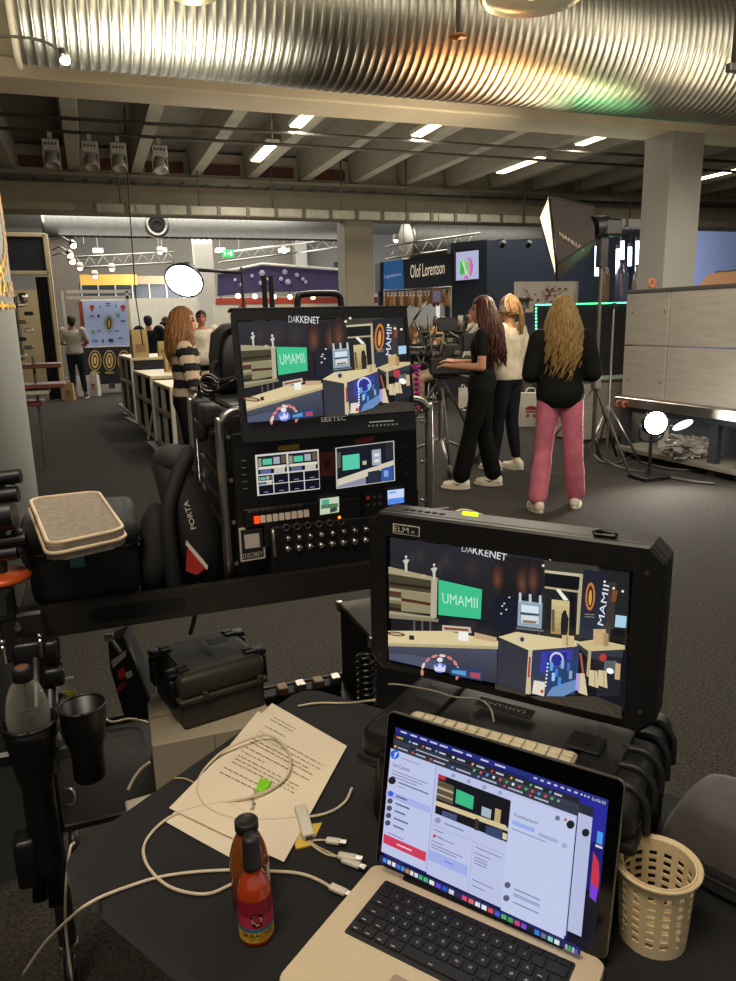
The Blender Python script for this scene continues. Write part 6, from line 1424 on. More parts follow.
# left stand: wooden frame, black header, curtain, inner wall
LY = 17.4
t = thing('stand_frame', 'pale wooden stand frame with a black header panel at the far left', 'stand', (aty(64, 400, LY).x, LY, 0))
pxr = aty(64, 400, LY).x; pxl = aty(-4, 400, LY).x; ztop = aty(48, 234, LY).z
MB().box((pxr, LY, ztop / 2), (.10, .10, ztop), .01).build('post', M_wood, t); MB().box((pxl, LY, ztop / 2), (.13, .13, ztop), .01).build('post', M_wood, t)
for y in (235, 273): z = aty(30, y, LY).z; MB().box(((pxl + pxr) / 2, LY, z), (pxr - pxl, .1, .08), .01).build('crossbeam', M_wood, t)
za, zb = aty(30, 237, LY).z, aty(30, 271, LY).z
MB().box(((pxl + pxr) / 2, LY + .03, (za + zb) / 2), (pxr - pxl, .04, za - zb)).build('header_panel', M_char, t)
b = MB(); xa_, xb_ = aty(38, 300, LY).x, aty(58, 330, LY).x; nn_ = 40; fr_, bk_ = [], []
for z in (0.02, aty(45, 277, LY).z):
    fr_.append([V((xa_ + (xb_ - xa_) * i / nn_, LY - .02 + .035 * math.sin(i * .95), z)) for i in range(nn_ + 1)])
b.add(fr_[0] + fr_[1], [[i, i + 1, nn_ + 2 + i, nn_ + 1 + i] for i in range(nn_)], True); b.build('curtain', mat('black_curtain', '#101013', .9), t)
slabY('wall_2', mat('beige_wall', '#a2906a', .8, var=.05), None, -10, 290, 60, 400, 19.5, .1, kind='structure')
slabY('wall_3', mat('grey_wall', '#7d7468', .8, var=.05), None, 52, 288, 66, 408, 18.2, .1, kind='structure') if False else None
slabY('wall_side', mat('mauve_wall', '#6f675e', .8, var=.06), None, 54, 230, 82, 400, 22, .1, kind='structure')
# rack of display gear with red shelves
SYY = 9.0
t = thing('display_rack', 'narrow steel display rack with red wooden shelves and cups at far left', 'rack', aty(28, 400, SYY) * V((1, 1, 0)))
xr = aty(28, 400, SYY).x
for dx in (-.12, .10): MB().box((xr + dx, SYY, .62), (.03, .03, 1.24), .004).build('upright', M_graymetal, t)
for k, (y, x1, c) in enumerate(((366, 62, '#5a261c'), (386, 66, '#643022'), (392, 50, '#a8a092'), (403, 44, '#5a241c'))):
    a = aty(20, y, SYY); e = aty(x1, y, SYY); MB().box(((a.x + e.x) / 2, SYY - .05, a.z), (e.x - a.x, .40, .045), .008).build('shelf_board', mat('shelf' + c, c, .5, var=.15), t)
for k in range(7):
    z = 1.26 + k * .0; q = aty(22 + (k % 2) * 7, 305 + k * 8.5, SYY); MB().box(q, (.09, .1, .04), .01).build('steel_clip', [M_steel, M_blackm, M_graymetal][k % 3], t)
MB().cyl((xr, SYY, 1.2), (xr, SYY, aty(25, 296, SYY).z), .02).build('mast', M_graymetal, t)
b = MB(); q = aty(24, 303, SYY); b.lathe([(.03, 0), (.05, .06), (.045, .10), (0, .11)], 14, q); b.build('steel_cup', M_steel, t)
# spot lights on curved arms, left stand
for k, (x, y) in enumerate(((72, 243), (69, 253), (71, 259))):
    p = aty(x, y, 16); s0 = aty(52, y - 3, 16.4); t = thing('arm_spotlight', ('uppermost', 'middle', 'lowest')[k] + ' of three lit spotlights on curved arms by the wooden stand frame', 'spotlight', p)
    MB().tube(smooth_path([s0, (s0 + p) / 2 + V((0, 0, .08)), p]), .014, 6).build('arm', M_steel, t)
    MB().lathe([(0, -.05), (.05, -.04), (.08, .09), (.07, .09)], 14, p, (.3, -.6, -.7)).build('head', M_steel, t)
    MB().ell(p + V((.02, -.06, -.05)), .06, 10, 6).build('bulb', mat('warm_bulb', '#ffe8c0', emit='#ffd9a0', es=8), t)
# sponsor wall
GY = 18.4
t = thing('sponsor_wall', 'pale blue display wall with small emblems above a dark plinth', 'display wall', aty(108, 385, GY) * V((1, 1, 0)))
slabY('red_end_panel', mat('red_end', '#8a3a2a', .7), t, 80.5, 301, 84.5, 347, GY - .01, .2)
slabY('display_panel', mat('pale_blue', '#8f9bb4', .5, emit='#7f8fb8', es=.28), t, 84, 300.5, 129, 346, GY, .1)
b = MB(); b.c = (0, 0, 0)
def dq(x, y, w, h, c): b.c = rgb(c); a = aty(x - w / 2, y - h / 2, GY - .006); e = aty(x + w / 2, y + h / 2, GY - .006); b.add([a, V((e.x, a.y, a.z)), e, V((a.x, a.y, e.z))], [[0, 1, 2, 3]])
def dd(x, y, rx, ry, c, o=0): b.c = rgb(c); b.add([aty(x + rx * math.cos(q), y + ry * math.sin(q), GY - .006 - o) for q in [2 * PI * i / 18 for i in range(18)]], [list(range(18))])
for x in (92, 123): dd(x, 307, 2.6, 2.2, '#a83a34'); dq(x, 310, 3, 2.4, '#b8504a')
dd(109, 323.5, 5.6, 10, '#c8ccd4'); dd(109, 323.5, 5.2, 9.4, '#9aa4b8', .001); dd(109, 323.5, 2.6, 6, '#14140f', .002); dd(109, 323.5, 1.4, 4.4, '#b89a3a', .003)
for x, y, w, h, c in ((108, 303.5, 5, 1.6, '#5a6684'), (108, 305.8, 5, 1, '#5a6684'), (100, 307, 1.4, 3, '#5a6684'), (116, 306, 1.6, 3, '#6a7694'), (92, 316, 5, 2, '#6a78a0'), (98.5, 316, 3, 3, '#4a5468'), (118, 315.5, 4, 4, '#58b078'), (123, 321, 5, 2, '#6a7694'), (93, 332, 4, 4, '#68a868'), (99, 331, 4, 2, '#7a88a8'), (117, 331, 5, 2, '#7884a4'), (95, 341, 6, 2, '#6a78b0'), (103, 341, 2, 3, '#404a58'), (111, 340.5, 5, 3.4, '#343c48'), (120, 338, 5, 2, '#7a86a6')): dq(x, y, w, h, c)
b.build('emblems', attr_mat('print_attr', .6), t)
slabY('plinth', M_char, t, 84, 347, 136, 384, GY, .3)
for x in (95, 109.5, 124):
    b = MB(); b.c = rgb('#c8a860'); 
    dd2 = lambda rx, ry, c, o: (setattr(b, 'c', rgb(c)), b.add([aty(x + rx * math.cos(q), 360.5 + ry * math.sin(q), GY - .01 - o) for q in [2 * PI * i / 24 for i in range(24)]], [list(range(24))]))
    dd2(6.4, 10.4, '#d0b070', 0); dd2(5.4, 9.2, '#2a2420', .003); dd2(3.8, 7.6, '#e0c488', .006); dd2(2.2, 5.6, '#6a4a20', .009); dd2(1.2, 3.6, '#e8d098', .012)
    b.c = rgb('#c8a860'); a = aty(x - 4.5, 372, GY - .01); e = aty(x + 4.5, 373.4, GY - .01); b.add([a, V((e.x, a.y, a.z)), e, V((a.x, a.y, e.z))], [[0, 1, 2, 3]])
    b.build('gold_oval', attr_mat('gold_attr', .4, 0, .3), t)
for x in (88, 112, 132): slabY('foot', M_graymetal, t, x - 3, 384, x + 3, 388.5, GY - .2, .5)
t = thing('truss_gantry', 'white gantry frame above the pale blue display wall', 'gantry', aty(130, 385, 18.0) * V((1, 1, 0)))
for y in (291.5, 297.5): slabY('beam', M_whitep, t, 66, y - 1.6, 131, y + 1.6, 18.0, .12)
slabY('post', M_whitep, t, 129.5, 291, 132.5, 386, 18.0, .12); slabY('post', M_whitep, t, 66, 291, 68.5, 389, 18.0, .12)
# paper carrier bags
M_bagw = mat('white_paper_bag', '#d6cfc4', .8, var=.04); M_kraft = mat('kraft_bag', '#b59a6a', .85, var=.06); M_logo = mat('red_print', '#a83428', .7)
def bag(px, py, D, w, h, label, m=M_bagw, logo=True, rz=0, z=None, dep=.5, group=None, hand=True):
    # px,py base centre; w,h in picture pixels at distance D
    q = atd(px, py, D)
    if z is not None: q.z = z
    w *= D / FPX; h *= D / FPX; t = thing('paper_bag', label, 'paper bag', q, -YAW + rz, group); M = frame(q, -YAW + rz); dp = w * dep
    b = MB(M); b.loft([[(-w / 2, -dp / 2, 0), (w / 2, -dp / 2, 0), (w / 2, dp / 2, 0), (-w / 2, dp / 2, 0)], [(-w / 2, -dp / 2, h * .6), (w / 2, -dp / 2, h * .6), (w / 2, dp / 2, h * .6), (-w / 2, dp / 2, h * .6)], [(-w / 2 * .98, -dp * .34, h), (w / 2 * .98, -dp * .34, h), (w / 2 * .98, dp * .34, h), (-w / 2 * .98, dp * .34, h)]], smooth=False); b.build('bag_body', m, t)
    if logo:
        b = MB(M); yq = -dp / 2 - .003; r = w * .24
        b.add([(r * math.cos(a), yq, h * .50 + r * .75 * math.sin(a)) for a in [PI * i / 10 for i in range(11)]], [list(range(11))[::-1]])
        b.add([(-r * .9, yq, h * .47), (r * .9, yq, h * .47), (r * .9, yq, h * .42), (-r * .9, yq, h * .42)], [[3, 2, 1, 0]])
        for s in (-1, 1): b.add([(s * r * .62 - r * .22, yq, h * .28), (s * r * .62 + r * .22, yq, h * .28), (s * r * .5 + r * .2, yq, h * .38), (s * r * .5 - r * .2, yq, h * .38)], [[0, 1, 2, 3]])
        b.build('red_emblem', M_logo, t)
    if hand:
        b = MB(M)
        for s in (-1, 1): b.tube(smooth_path([(-w * .2, s * dp * .34, h * .98), (-w * .14, s * dp * .3, h * 1.13), (w * .14, s * dp * .3, h * 1.13), (w * .2, s * dp * .34, h * .98)], 4), .006, 5)
        b.build('handles', m, t)
    return t
bag(84, 390, 16.8, 11, 20, 'white carrier bag behind the man in the grey t-shirt, left of the pair', rz=.2, z=0)
bag(95, 389, 16.8, 10, 21, 'white carrier bag right of the pair at the foot of the display wall', rz=-.3, z=0)
bag(69, 392, 16.4, 11, 18, 'white carrier bag leaning beside the wooden frame post', rz=.4, z=0)
bag(70.5, 402, 15.9, 9, 17, 'small tan carrier bag with red marks at the foot of the wooden post', M_kraft, z=0)
bag(477, 416, 12.0, 13, 30, 'white carrier bag with red emblem under the camera rig beside the black trousers', rz=.1, z=0)
bag(530, 425, 10.7, 24, 33, 'white carrier bag with red emblem between the two women at right', rz=-.1, z=0, dep=.45)
bag(463, 408, 13.0, 9, 20, 'small white bag standing among the tripod legs', logo=False, z=0)
# serving counters
def counter(c_near, c_far, ztop, w, label, open_side):
    a = V((c_near.x, c_near.y, 0)); e = V((c_far.x, c_far.y, 0)); d = (e - a); L_ = d.length; ang = math.atan2(d.y, d.x)
    t = thing('serving_counter', label, 'counter', (a + e) / 2, ang); F = frame(a, ang)     # x along the row away from camera, -y towards right
    MB(F).box((L_ / 2, -w / 2, ztop - .02), (L_ + .04, w + .04, .045), .006).build('counter_top', M_cream, t)
    MB(F).box((.02, -w / 2, (ztop - .04) / 2), (.04, w - .02, ztop - .04)).build('end_panel', M_char, t)
    MB(F).box((L_ - .02, -w / 2, (ztop - .04) / 2), (.04, w - .02, ztop - .04)).build('end_panel', M_char, t)
    MB(F).box((L_ / 2, -w + .02, (ztop - .04) / 2), (L_, .04, ztop - .04)).build('front_panel', M_char, t)
    for x in (.02, L_ / 2, L_ - .02): MB(F).box((x, 0, (ztop - .04) / 2), (.06, .05, ztop - .04), .004).build('frame_post', M_whitep, t)
    for z in (.04, ztop * .58): MB(F).box((L_ / 2, 0, z), (L_, .05, .05), .004).build('frame_rail', M_whitep, t)
    MB(F).box((L_ / 2, -w / 2, ztop * .56), (L_ - .08, w - .08, .025)).build('inner_shelf', M_char, t)
    if not open_side:
        for x in (L_ * .26, L_ * .74): MB(F).box((x, -.02, ztop * .3), (L_ * .42, .02, ztop * .5)).build('door', M_char, t)
    return t, F, L_
P_n = [(177, 459), (157, 441), (137, 421)]; P_f = [(160, 445), (140, 428), (125, 411)]; tops = [(177, 387), (157, 376), (137, 358)]
labs = ('pale-topped serving counter nearest to the striped jumper woman', 'middle pale-topped serving counter of the row of three', 'farthest pale-topped serving counter with a tall paper sack on it')
CT_ = []
for k in range(3):
    n_ = atz(*P_n[k], 0); f_ = atz(*P_f[k], 0); zt = upz(n_, *tops[k]); CT_.append((counter(n_, f_, zt, (.62, .75, .95)[k], labs[k], k != 2), zt))
def on_counter(k, fx, fy_): (t_, F, L_), z = CT_[k]; p = F @ V((L_ * fx, -fy_, 0)); p.z = z + .003; return p
def cbag(k, fx, fy_, w, h, label, m=M_kraft, dep=.55):
    q = on_counter(k, fx, fy_); t = thing('paper_sack', label, 'paper sack', q, .2); M = frame(q, .2)
    b = MB(M); dp = w * dep
    b.loft([[(sx * w / 2 * s, sy * dp / 2 * s2, z) for sx, sy in ((-1, -1), (1, -1), (1, 1), (-1, 1))] for z, s, s2 in ((0, .97, .97), (h * .5, 1, 1), (h * .82, .97, .8), (h, 1.0, .5))], smooth=False); b.build('sack_body', m, t)
    b = MB(M); b.box((0, 0, h * 1.0), (w * .96, dp * .5, .02), .004); b.build('folded_rim', m, t)
    b = MB(M); b.add([(-w * .3, -dp / 2 - .004, h * .2), (w * .3, -dp / 2 - .004, h * .2), (w * .3, -dp / 2 - .004, h * .5), (-w * .3, -dp / 2 - .004, h * .5)], [[0, 1, 2, 3]]); b.build('print', mat('kraft_dark', '#96794c', .8), t)
cbag(2, .06, .16, .26, .44, 'tall kraft paper sack on the farthest serving counter'); cbag(2, .04, .52, .15, .24, 'small kraft paper sack beside the tall one on the farthest counter')
cbag(1, .55, .42, .18, .24, 'kraft paper sack at the back of the middle counter'); cbag(1, .15, .58, .16, .14, 'low kraft paper sack at the front of the middle counter')
cbag(0, .5, .40, .15, .14, 'small kraft sack on the nearest counter beside the striped jumper')
# things under the nearest counter and by it
q = on_counter(0, .12, .12); q.z = CT_[0][1] * .58 + .003; t = thing('carton', 'small red and white carton on the inner shelf of the nearest counter', 'carton', q); MB().box(q + V((0, 0, .12)), (.09, .12, .22), .004).build('carton_body', M_bagw, t); MB().box(q + V((-.046, 0, .1)), (.004, .10, .12)).build('red_panel', M_logo, t)
for k, (a, e, lab) in enumerate((((148, 440), (154, 405), 'thin wooden pole leaning on the middle serving counter'), ((181, 474), (187, 435), 'thin wooden pole leaning beside the black case near the rack'))):
    p = atz(*a, 0); e2 = aty(*e, p.y + .12); t = thing('wooden_pole', lab, 'pole', p); MB().cyl(p + V((0, 0, .01)), e2, .016, n=10).build('shaft', M_wood, t); MB().ell(e2, .022, 10, 6).build('end_knob', M_wood, t)
for k, (pts, lab) in enumerate((([(120, 403), (128, 409), (126, 413), (134, 416)], 'flat metal trim lying at the foot of the farthest counter'), ([(128, 417), (134, 421), (141, 424)], 'flat metal trim lying at the foot of the middle counter'), ([(150, 441), (158, 448), (164, 457)], 'flat metal trim lying at the foot of the nearest counter'))):
    b = MB(); pp = [atz(*p, .02) for p in pts]
    for a, e in zip(pp[:-1], pp[1:]):
        d = (e - a); x, y, z = align(d); sd = V((d.y, -d.x, 0)).normalized(); b.add([a + sd * .05, e + sd * .05, e - sd * .05, a - sd * .05, a + sd * .05 - V((0, 0, .015)), e + sd * .05 - V((0, 0, .015)), e - sd * .05 - V((0, 0, .015)), a - sd * .05 - V((0, 0, .015))], [[3, 2, 1, 0], [4, 5, 6, 7], [0, 1, 5, 4], [2, 3, 7, 6]])
    tag(b.build('metal_trim', M_graymetal), lab, 'metal trim')
q = atz(158, 441, .03); t = thing('paper_roll', 'short white roll lying on the floor by the middle counter', 'roll', q); MB().cyl(q, q + V((.16, .02, 0)), .03).build('roll_body', M_whitep, t)
# round led softbox on a stand
q = atd(184, 281, 9.2); t = thing('round_led_light', 'round bright white studio light tilted on a stand behind the counters', 'studio light', (q.x + .25, q.y + .5, 0))
ax = (V((-.30, -.62, -.55))).normalized()
MB().lathe([(0, 0), (.225, 0), (.225, -.004)], 40, q, ax).build('light_face', mat('led_face', '#ffffff', emit='#f4f6ff', es=14), t)
MB().lathe([(.24, .01), (.245, -.02), (.20, -.10), (.12, -.20), (.10, -.26), (0, -.26)], 40, q, ax).build('light_dish', M_black, t)
MB().lathe([(.225, .0), (.245, .008), (.245, -.02)], 40, q, ax).build('rim', M_black, t)
e = q - ax * .24; sp = V((1.98, e.y + .25, 0)); b = MB(); b.tube([e, (sp.x, sp.y, e.z - .02)], .022, 8); b.build('yoke', M_black, t); MB().cyl((sp.x, sp.y, .3), (sp.x, sp.y, e.z + .05), .018, .016, 10).build('stand_pole', M_black, t)
for k in range(3): a = k * 2.1 + .3; MB().tube([(sp.x, sp.y, .75), (sp.x + .45 * math.cos(a), sp.y + .45 * math.sin(a), .012)], .012, 6).build('leg', M_black, t)
# left background of the far hall
slabY('wall_4', mat('white_hall_wall', '#a49e90', .8, var=.05), None, 60, 297, 440, 382, 27, .1, kind='structure')
t = thing('window_band', 'dark band of windows high behind the display wall', 'window band', aty(130, 290, 30)); 
slabY('dark_panes', mat('dark_pane', '#232a38', .3), t, 60, 283, 215, 299, 29.8, .05)
for x in range(64, 215, 17): slabY('mullion', M_whitep, t, x, 283, x + 1.2, 299, 29.7, .05)
slabY('hanging_banner', mat('yellow_banner', '#b98f3a', .7, var=.3, scale=.8), None, 80, 274.5, 137, 285, 29.0, .04, label='yellow banner with small figures above the dark window band', cat='banner')
slabY('hanging_banner', mat('tan_banner', '#8a6048', .7, var=.1), None, 137, 276, 165, 284, 29.1, .04, label='tan banner right of the yellow one above the window band', cat='banner')
def duct2(x0, x1, y, R_, Y, lab):
    a = aty(x0, y, Y); e = aty(x1, y, Y); t = thing('hanging_duct', lab, 'duct', a); prof = []; xx = a.x
    while xx < e.x: prof += [(R_, xx - a.x), (R_ + .02, xx - a.x + .08)]; xx += .16
    MB().lathe(prof, 28, a, (1, 0, 0)).build('duct_shell', mat('far_duct_paint', '#5f5f5a', .6, .2), t); MB().lathe([(0, 0), (R_, 0), (R_ + .04, .02), (R_ + .04, .08)], 28, a, (1, 0, 0)).build('end_cap', M_galv, t)
duct2(42, 343, 226, .26, 22, 'long corrugated duct beyond the far beam, left half')
duct2(405, 545, 242, .50, 19, 'pale duct beyond the far beam above the dark blue stand')
q = aty(157, 225, 20.5); t = thing('duct_outlet', 'round grey air outlet below the far beam', 'air outlet', q)
MB().lathe([(.30, .0), (.30, -.3), (0, -.3)], 32, q, (0, -1, 0)).build('drum', M_galv, t); MB().lathe([(.30, 0), (.31, .02), (.20, .01), (.18, -.03)], 32, q, (0, -1, 0)).build('outer_ring', M_galv, t)
MB().lathe([(.17, -.01), (.10, .03), (.09, .0), (.0, .02)], 32, q, (0, -1, 0)).build('centre_cone', M_blackm, t)
def truss(x0, y0, x1, y1, Y, lab, h=.35, n=16, dY=0):
    a = aty(x0, y0, Y); e = aty(x1, y1, Y + dY); t = thing('hanging_truss', lab, 'truss', a); up = V((0, 0, h)); bk2 = V((0, .3, 0))
    for o in (V((0, 0, 0)), up, bk2, up + bk2): MB().tube([a + o, e + o], .022, 6).build('chord', M_steel, t)
    for f in (.15, .85): p = a.lerp(e, f) + up; MB().tube([p, (p.x, p.y, 5.57 if p.y > 14.4 else 4.47)], .008, 5).build('suspension_wire', M_steel, t)
    for o in (V((0, 0, 0)), bk2):
        b = MB(); b.tube([a.lerp(e, i / n) + o + (up if i % 2 else V((0, 0, 0))) for i in range(n + 1)], .012, 5); b.build('lattice', M_steel, t); return a, e
truss(70, 268, 175, 262, 24, 'aluminium truss over the left of the far hall', .30); truss(220, 262, 345, 246, 26, 'aluminium truss over the purple canopy', .3)
truss(402, 250, 470, 212, 20, 'aluminium truss rising left of the pale far duct', .35, 12, 4); truss(390, 258, 480, 245, 17.9, 'low aluminium truss above the blue sign', .3, 12); truss(598, 236, 660, 228, 16, 'aluminium truss above the hanging light tubes', .25, 10)
for k, (x, y, Y) in enumerate(((80, 268, 23.5), (112, 269, 23.6), (95, 276, 23.4), (160, 252, 24), (284, 251, 26), (405, 264, 18.2), (396, 240, 20), (430, 236, 20), (462, 228, 20), (476, 250, 17))):
    q = aty(x, y, Y); t = thing('truss_lamp', 'small bright lamp hanging in the far hall, ' + ('first', 'second', 'lower', 'dim square', 'central', 'lowest', 'middle', 'twin', 'topmost', 'rightmost')[k] + (' of the left group' if k < 5 else ' above the blue sign'), 'lamp', q, group='small lamps in the far hall')
    MB().lathe([(0, .16), (.07, .15), (.11, 0), (.09, 0)], 12, q).build('shade', M_whitep, t); MB().ell(q - V((0, 0, .01)), .065, 10, 6).build('bulb', mat('cool_bulb', '#ffffff', emit='#fff4e0', es=7), t)
for k, (x, y, w) in enumerate(((98, 251.5, 9), (162, 251, 8), (220, 251, 8), (284, 251, 9))):
    q = aty(x, y, 27); t = thing('hanging_hall_light', ('leftmost', 'second', 'third', 'rightmost')[k] + ' of four small flat lights under the far hall roof', 'ceiling light', q, group='flat lights of the far hall')
    MB().box(q + V((0, 0, .05)), (w * .036, .5, .08)).build('housing', M_whitep, t); MB().tube([q + V((0, 0, .08)), (q.x, q.y, 5.57)], .01, 5).build('suspension_wire', M_steel, t); MB().box(q, (w * .033, .45, .03)).build('diffuser', M_tube, t)
t = thing('exit_sign', 'small green emergency exit sign hanging in the far hall', 'exit sign', aty(228, 253, 21)); rectY(MB(), 222.5, 249.5, 234, 257, 21, .06).build('sign_box', mat('exit_green', '#1f9a4a', .5, emit='#28c060', es=1.2), t)
b = MB(); a = aty(228.6, 253.3, 20.99)
s = .012
def xr_(x, z, w, h): b.box((a.x + x * 1.1, a.y, a.z + z), (w, .008, h))
xr_(-.09, .0, .02, .12); xr_(.06, 0, .05, .13); xr_(-.02, .0, .07, .02); b.add([(a.x - .02, a.y - .005, a.z + .04), (a.x + .025, a.y - .005, a.z), (a.x - .02, a.y - .005, a.z - .04)], [[0, 1, 2]]); xr_(-.12, .05, .03, .03)
b.build('pictogram', mat('exit_white', '#e0ffe8', emit='#e8fff0', es=1), t)
# purple canopy
t = thing('purple_canopy', 'purple fabric canopy with white snowflake dots over a far stand', 'canopy', aty(280, 280, 24))
b = MB(); panel(b, [aty(218, 274, 24), aty(262, 265, 24), aty(345, 271, 24), aty(345, 291, 24), aty(262, 292, 24), aty(218, 296, 24)], .1); b.build('canopy_cloth', mat('purple_cloth', '#352c50', .8, var=.1), t)
b = MB(); b.tube([aty(218, 273, 23.9), aty(262, 264, 23.9), aty(346, 270, 23.9)], .05, 6); b.build('front_rail', M_whitep, t)
b = MB()
for x, y, r in ((262, 273, 3), (261, 283, 2.4), (285, 272, 2.6), (281, 279, 2), (288, 282, 3), (297, 275, 2), (303, 279, 1.6), (306, 282, 1.6), (268, 279, 1.4), (252, 276, 1.6), (235, 280, 1.4), (241, 285, 1.6)):
    q = aty(x, y, 23.94); R_ = r * 24 / FPX
    for k in range(3): a = PI * k / 3; b.tube([q + V((R_ * math.cos(a), 0, R_ * math.sin(a))), q - V((R_ * math.cos(a), 0, R_ * math.sin(a)))], .016, 4)
    b.torus(q, (0, 1, 0), R_ * .75, .016, 12, 4)
b.build('snowflakes', mat('dots_white', '#a8a4b8', .7), t)
for x in (222, 342): slabY('post', M_whitep, t, x, 292, x + 2, 375, 24.2, .1)
# red and white stand
t = thing('red_white_stand', 'far stand with a red stripe over white panels and a red wave mark', 'stand', aty(300, 330, 22))
slabY('red_fascia', mat('red_fascia', '#8f2f22', .6), t, 216, 297, 436, 303, 22, .1); slabY('white_panel', M_whitep, t, 216, 303, 436, 382, 22.02, .1)
b = MB(); q = aty(246, 309, 21.98)
for r in (.05, .12, .19): b.torus(q, (0, 1, 0), r, .022, 10, 5, a0=0, a1=PI / 2)
b.build('red_waves', mat('red_fascia', '#8f2f22'), t)
for k, x in enumerate((238, 255, 274, 290, 313)):
    q = aty(x, 296 + k * .3, 21.6); t2 = thing('hanging_string_lamp', ('first', 'second', 'third', 'fourth', 'fifth')[k] + ' from the left of five warm globe lamps along the red stripe', 'lamp', q, group='warm globe lamps along the red stripe'); MB().ell(q, .07, 12, 8).build('globe', mat('warm_bulb', '#ffe8c0'), t2); MB().cyl(q + V((0, 0, .06)), q + V((0, 0, .14)), .03).build('lamp_cap', M_graymetal, t2)
slabY('hanging_backdrop', M_navy, None, 335, 262, 372, 300, 25, .1, label='dark navy panel hanging behind the far column', cat='panel')
# blue stand with lettering
BY = 15.6
t = thing('blue_stand_sign', 'long dark blue sign with pale condensed lettering and a glowing blue end', 'sign', aty(420, 290, BY))
b = MB(); panel(b, [aty(380, 262.5, BY), aty(452, 253.5, BY), aty(452, 288.5, BY), aty(380, 292, BY)], .3); b.build('sign_panel', M_navy, t)
b = MB(); panel(b, [aty(384, 262, BY - .02), aty(403, 259.5, BY - .02), aty(404, 290.5, BY - .02), aty(384, 291.5, BY - .02)], .02); b.build('glow_panel', mat('blue_glow', '#2f5f94', .6, emit='#1d5288', es=.5), t)
b = MB(); o = aty(410.5, 278, BY - .03); e = aty(444.5, 273.3, BY - .03); xd = (e - o).normalized(); b.text('Olof Lorentson', o, xd, V((0, 0, 1)), size=.40, width=(e - o).length); b.build('lettering', mat('sign_letters', '#e8dcc8', .5, emit='#e0d0b8', es=.6), t)
b = MB(); o = aty(383.5, 278.3, BY - .04); e = aty(401, 275.4, BY - .04); xd = (e - o).normalized(); b.text('Tyghälsbolm', o, xd, V((0, 0, 1)), size=.09, width=(e - o).length); b.build('small_lettering', mat('sign_small', '#a8b8d8', .5, emit='#a8b8e0', es=.5), t)
for x in (382, 449): q = aty(x, 290, BY + .1); MB().cyl((q.x, BY + .2, 0), (q.x, BY + .2, q.z), .06).build('post', M_navy, t)
# goods hanging under the sign
t = thing('goods_rail', 'steel rail under the blue sign from which cured goods hang', 'rail', aty(418, 292, BY - .1)); a = aty(384, 290.5, BY - .12); e = aty(451, 287, BY - .12); MB().tube([a, e], .02, 6).build('rail_tube', M_steel, t)
for k, x in enumerate((386, 450)): q = a if k == 0 else e; MB().cyl((q.x, q.y, 0), q, .02).build('upright', M_steel, t)
gc = ['#8a5a38', '#a87848', '#b89870', '#7a4a30', '#c0a884']
rr = random.Random(11)
for k in range(18):
    f = .03 + k * .055; q = a.lerp(e, f); L_ = rr.uniform(.26, .36)
    tag(MB().tube([q - V((0, 0, .02)), q - V((0, 0, .08)), q - V((0, 0, .08 + L_ * .4)), q - V((0, 0, .08 + L_ * .85)), q - V((0, 0, .08 + L_))], [.008, .02, .045, .05, .01], 8).build('cured_ham', mat('ham' + gc[k % 5], gc[k % 5], .6, var=.3, scale=20)), 'cured tan ham hanging in the row under the blue lettered sign', 'ham', 'hams hanging under the blue sign')
t = thing('patterned_poster', 'small white and blue framed poster hung before the row of hams', 'poster', aty(437, 297, BY - .3)); rectY(MB(), 431.5, 288, 442, 303, BY - .3, .03).build('frame', mat('copper_frame', '#8a5a40', .5), t); rectY(MB(), 433, 290.5, 440.5, 301.5, BY - .31, .01).build('print', mat('blue_print', '#8a90b8', .6, var=.5, scale=30), t)
# dark blue wall with wall screen
WY = 16.6
b = MB(); panel(b, [aty(451, 243, WY), aty(487, 239.5, WY), aty(487, 400, WY), aty(451, 400, WY)], .2); b.build('wall_5', M_navy, kind='structure')
b = MB(); panel(b, [aty(486, 240.5, 17.2), aty(655, 234, 17.2), aty(655, 405, 17.2), aty(486, 400, 17.2)], .2); b.build('wall_6', mat('blue_wall', '#414a5a', .7, var=.08, scale=1), kind='structure')
slabY('wall_7', mat('right_wall_haze', '#8f98b0', .8, var=.06), None, 640, 175, 800, 420, 24, .1, kind='structure')  # wall colour carries a pale blue flare haze
t = thing('wall_screen', 'screen with a green square and pink shape on the dark blue wall', 'screen', aty(467, 265, WY - .1)); rectY(MB(), 454.8, 249.3, 479.5, 281.5, WY - .10, .08).build('screen_case', M_black, t)
P_ = Paint((0, WY - .105, 0), (0, -1, 0)); P_.poly([(456, 252.5), (478.6, 250), (478.6, 278.6), (456, 280.6)], '#b4bcdc'); P_.poly([(460, 261), (464, 258.5), (464.5, 274), (460, 275)], '#48b848'); P_.poly([(464, 262), (469, 259), (469, 275), (464.5, 274)], '#8ac878')
P_.poly([(466, 258), (471, 258), (473.5, 266), (472, 274), (468, 279), (464, 279), (464.5, 275), (469.5, 275), (469.5, 260)], '#d868b8'); P_.line((460.5, 259), (469, 277), .8, '#e8f0e0'); P_.line((463, 258), (466, 276), .7, '#e8f0e0'); P_.mb.build('screen_image', attr_mat('small_screen'), t)
for k, (x, y) in enumerate(((504, 241.5), (530, 241.5))):
    q = aty(x, y, 16.8); t = thing('wall_spot', ('left', 'right')[k] + ' black spotlight washing the dark blue wall', 'spotlight', q, group='spotlights on the dark blue wall'); MB().cyl(q, q + V((0, .12, -.10)), .06, .07, 12).build('head', M_black, t); MB().box(q + V((0, .2, .06)), (.04, .3, .03)).build('bracket', M_black, t)
    lamp('wall_spot_lamp', 'SPOT', q + V((0, .08, -.05)), 34, (.55, .72, 1), .05, to=q + V((0, .40, -1.2)), spot=80, blend=1)
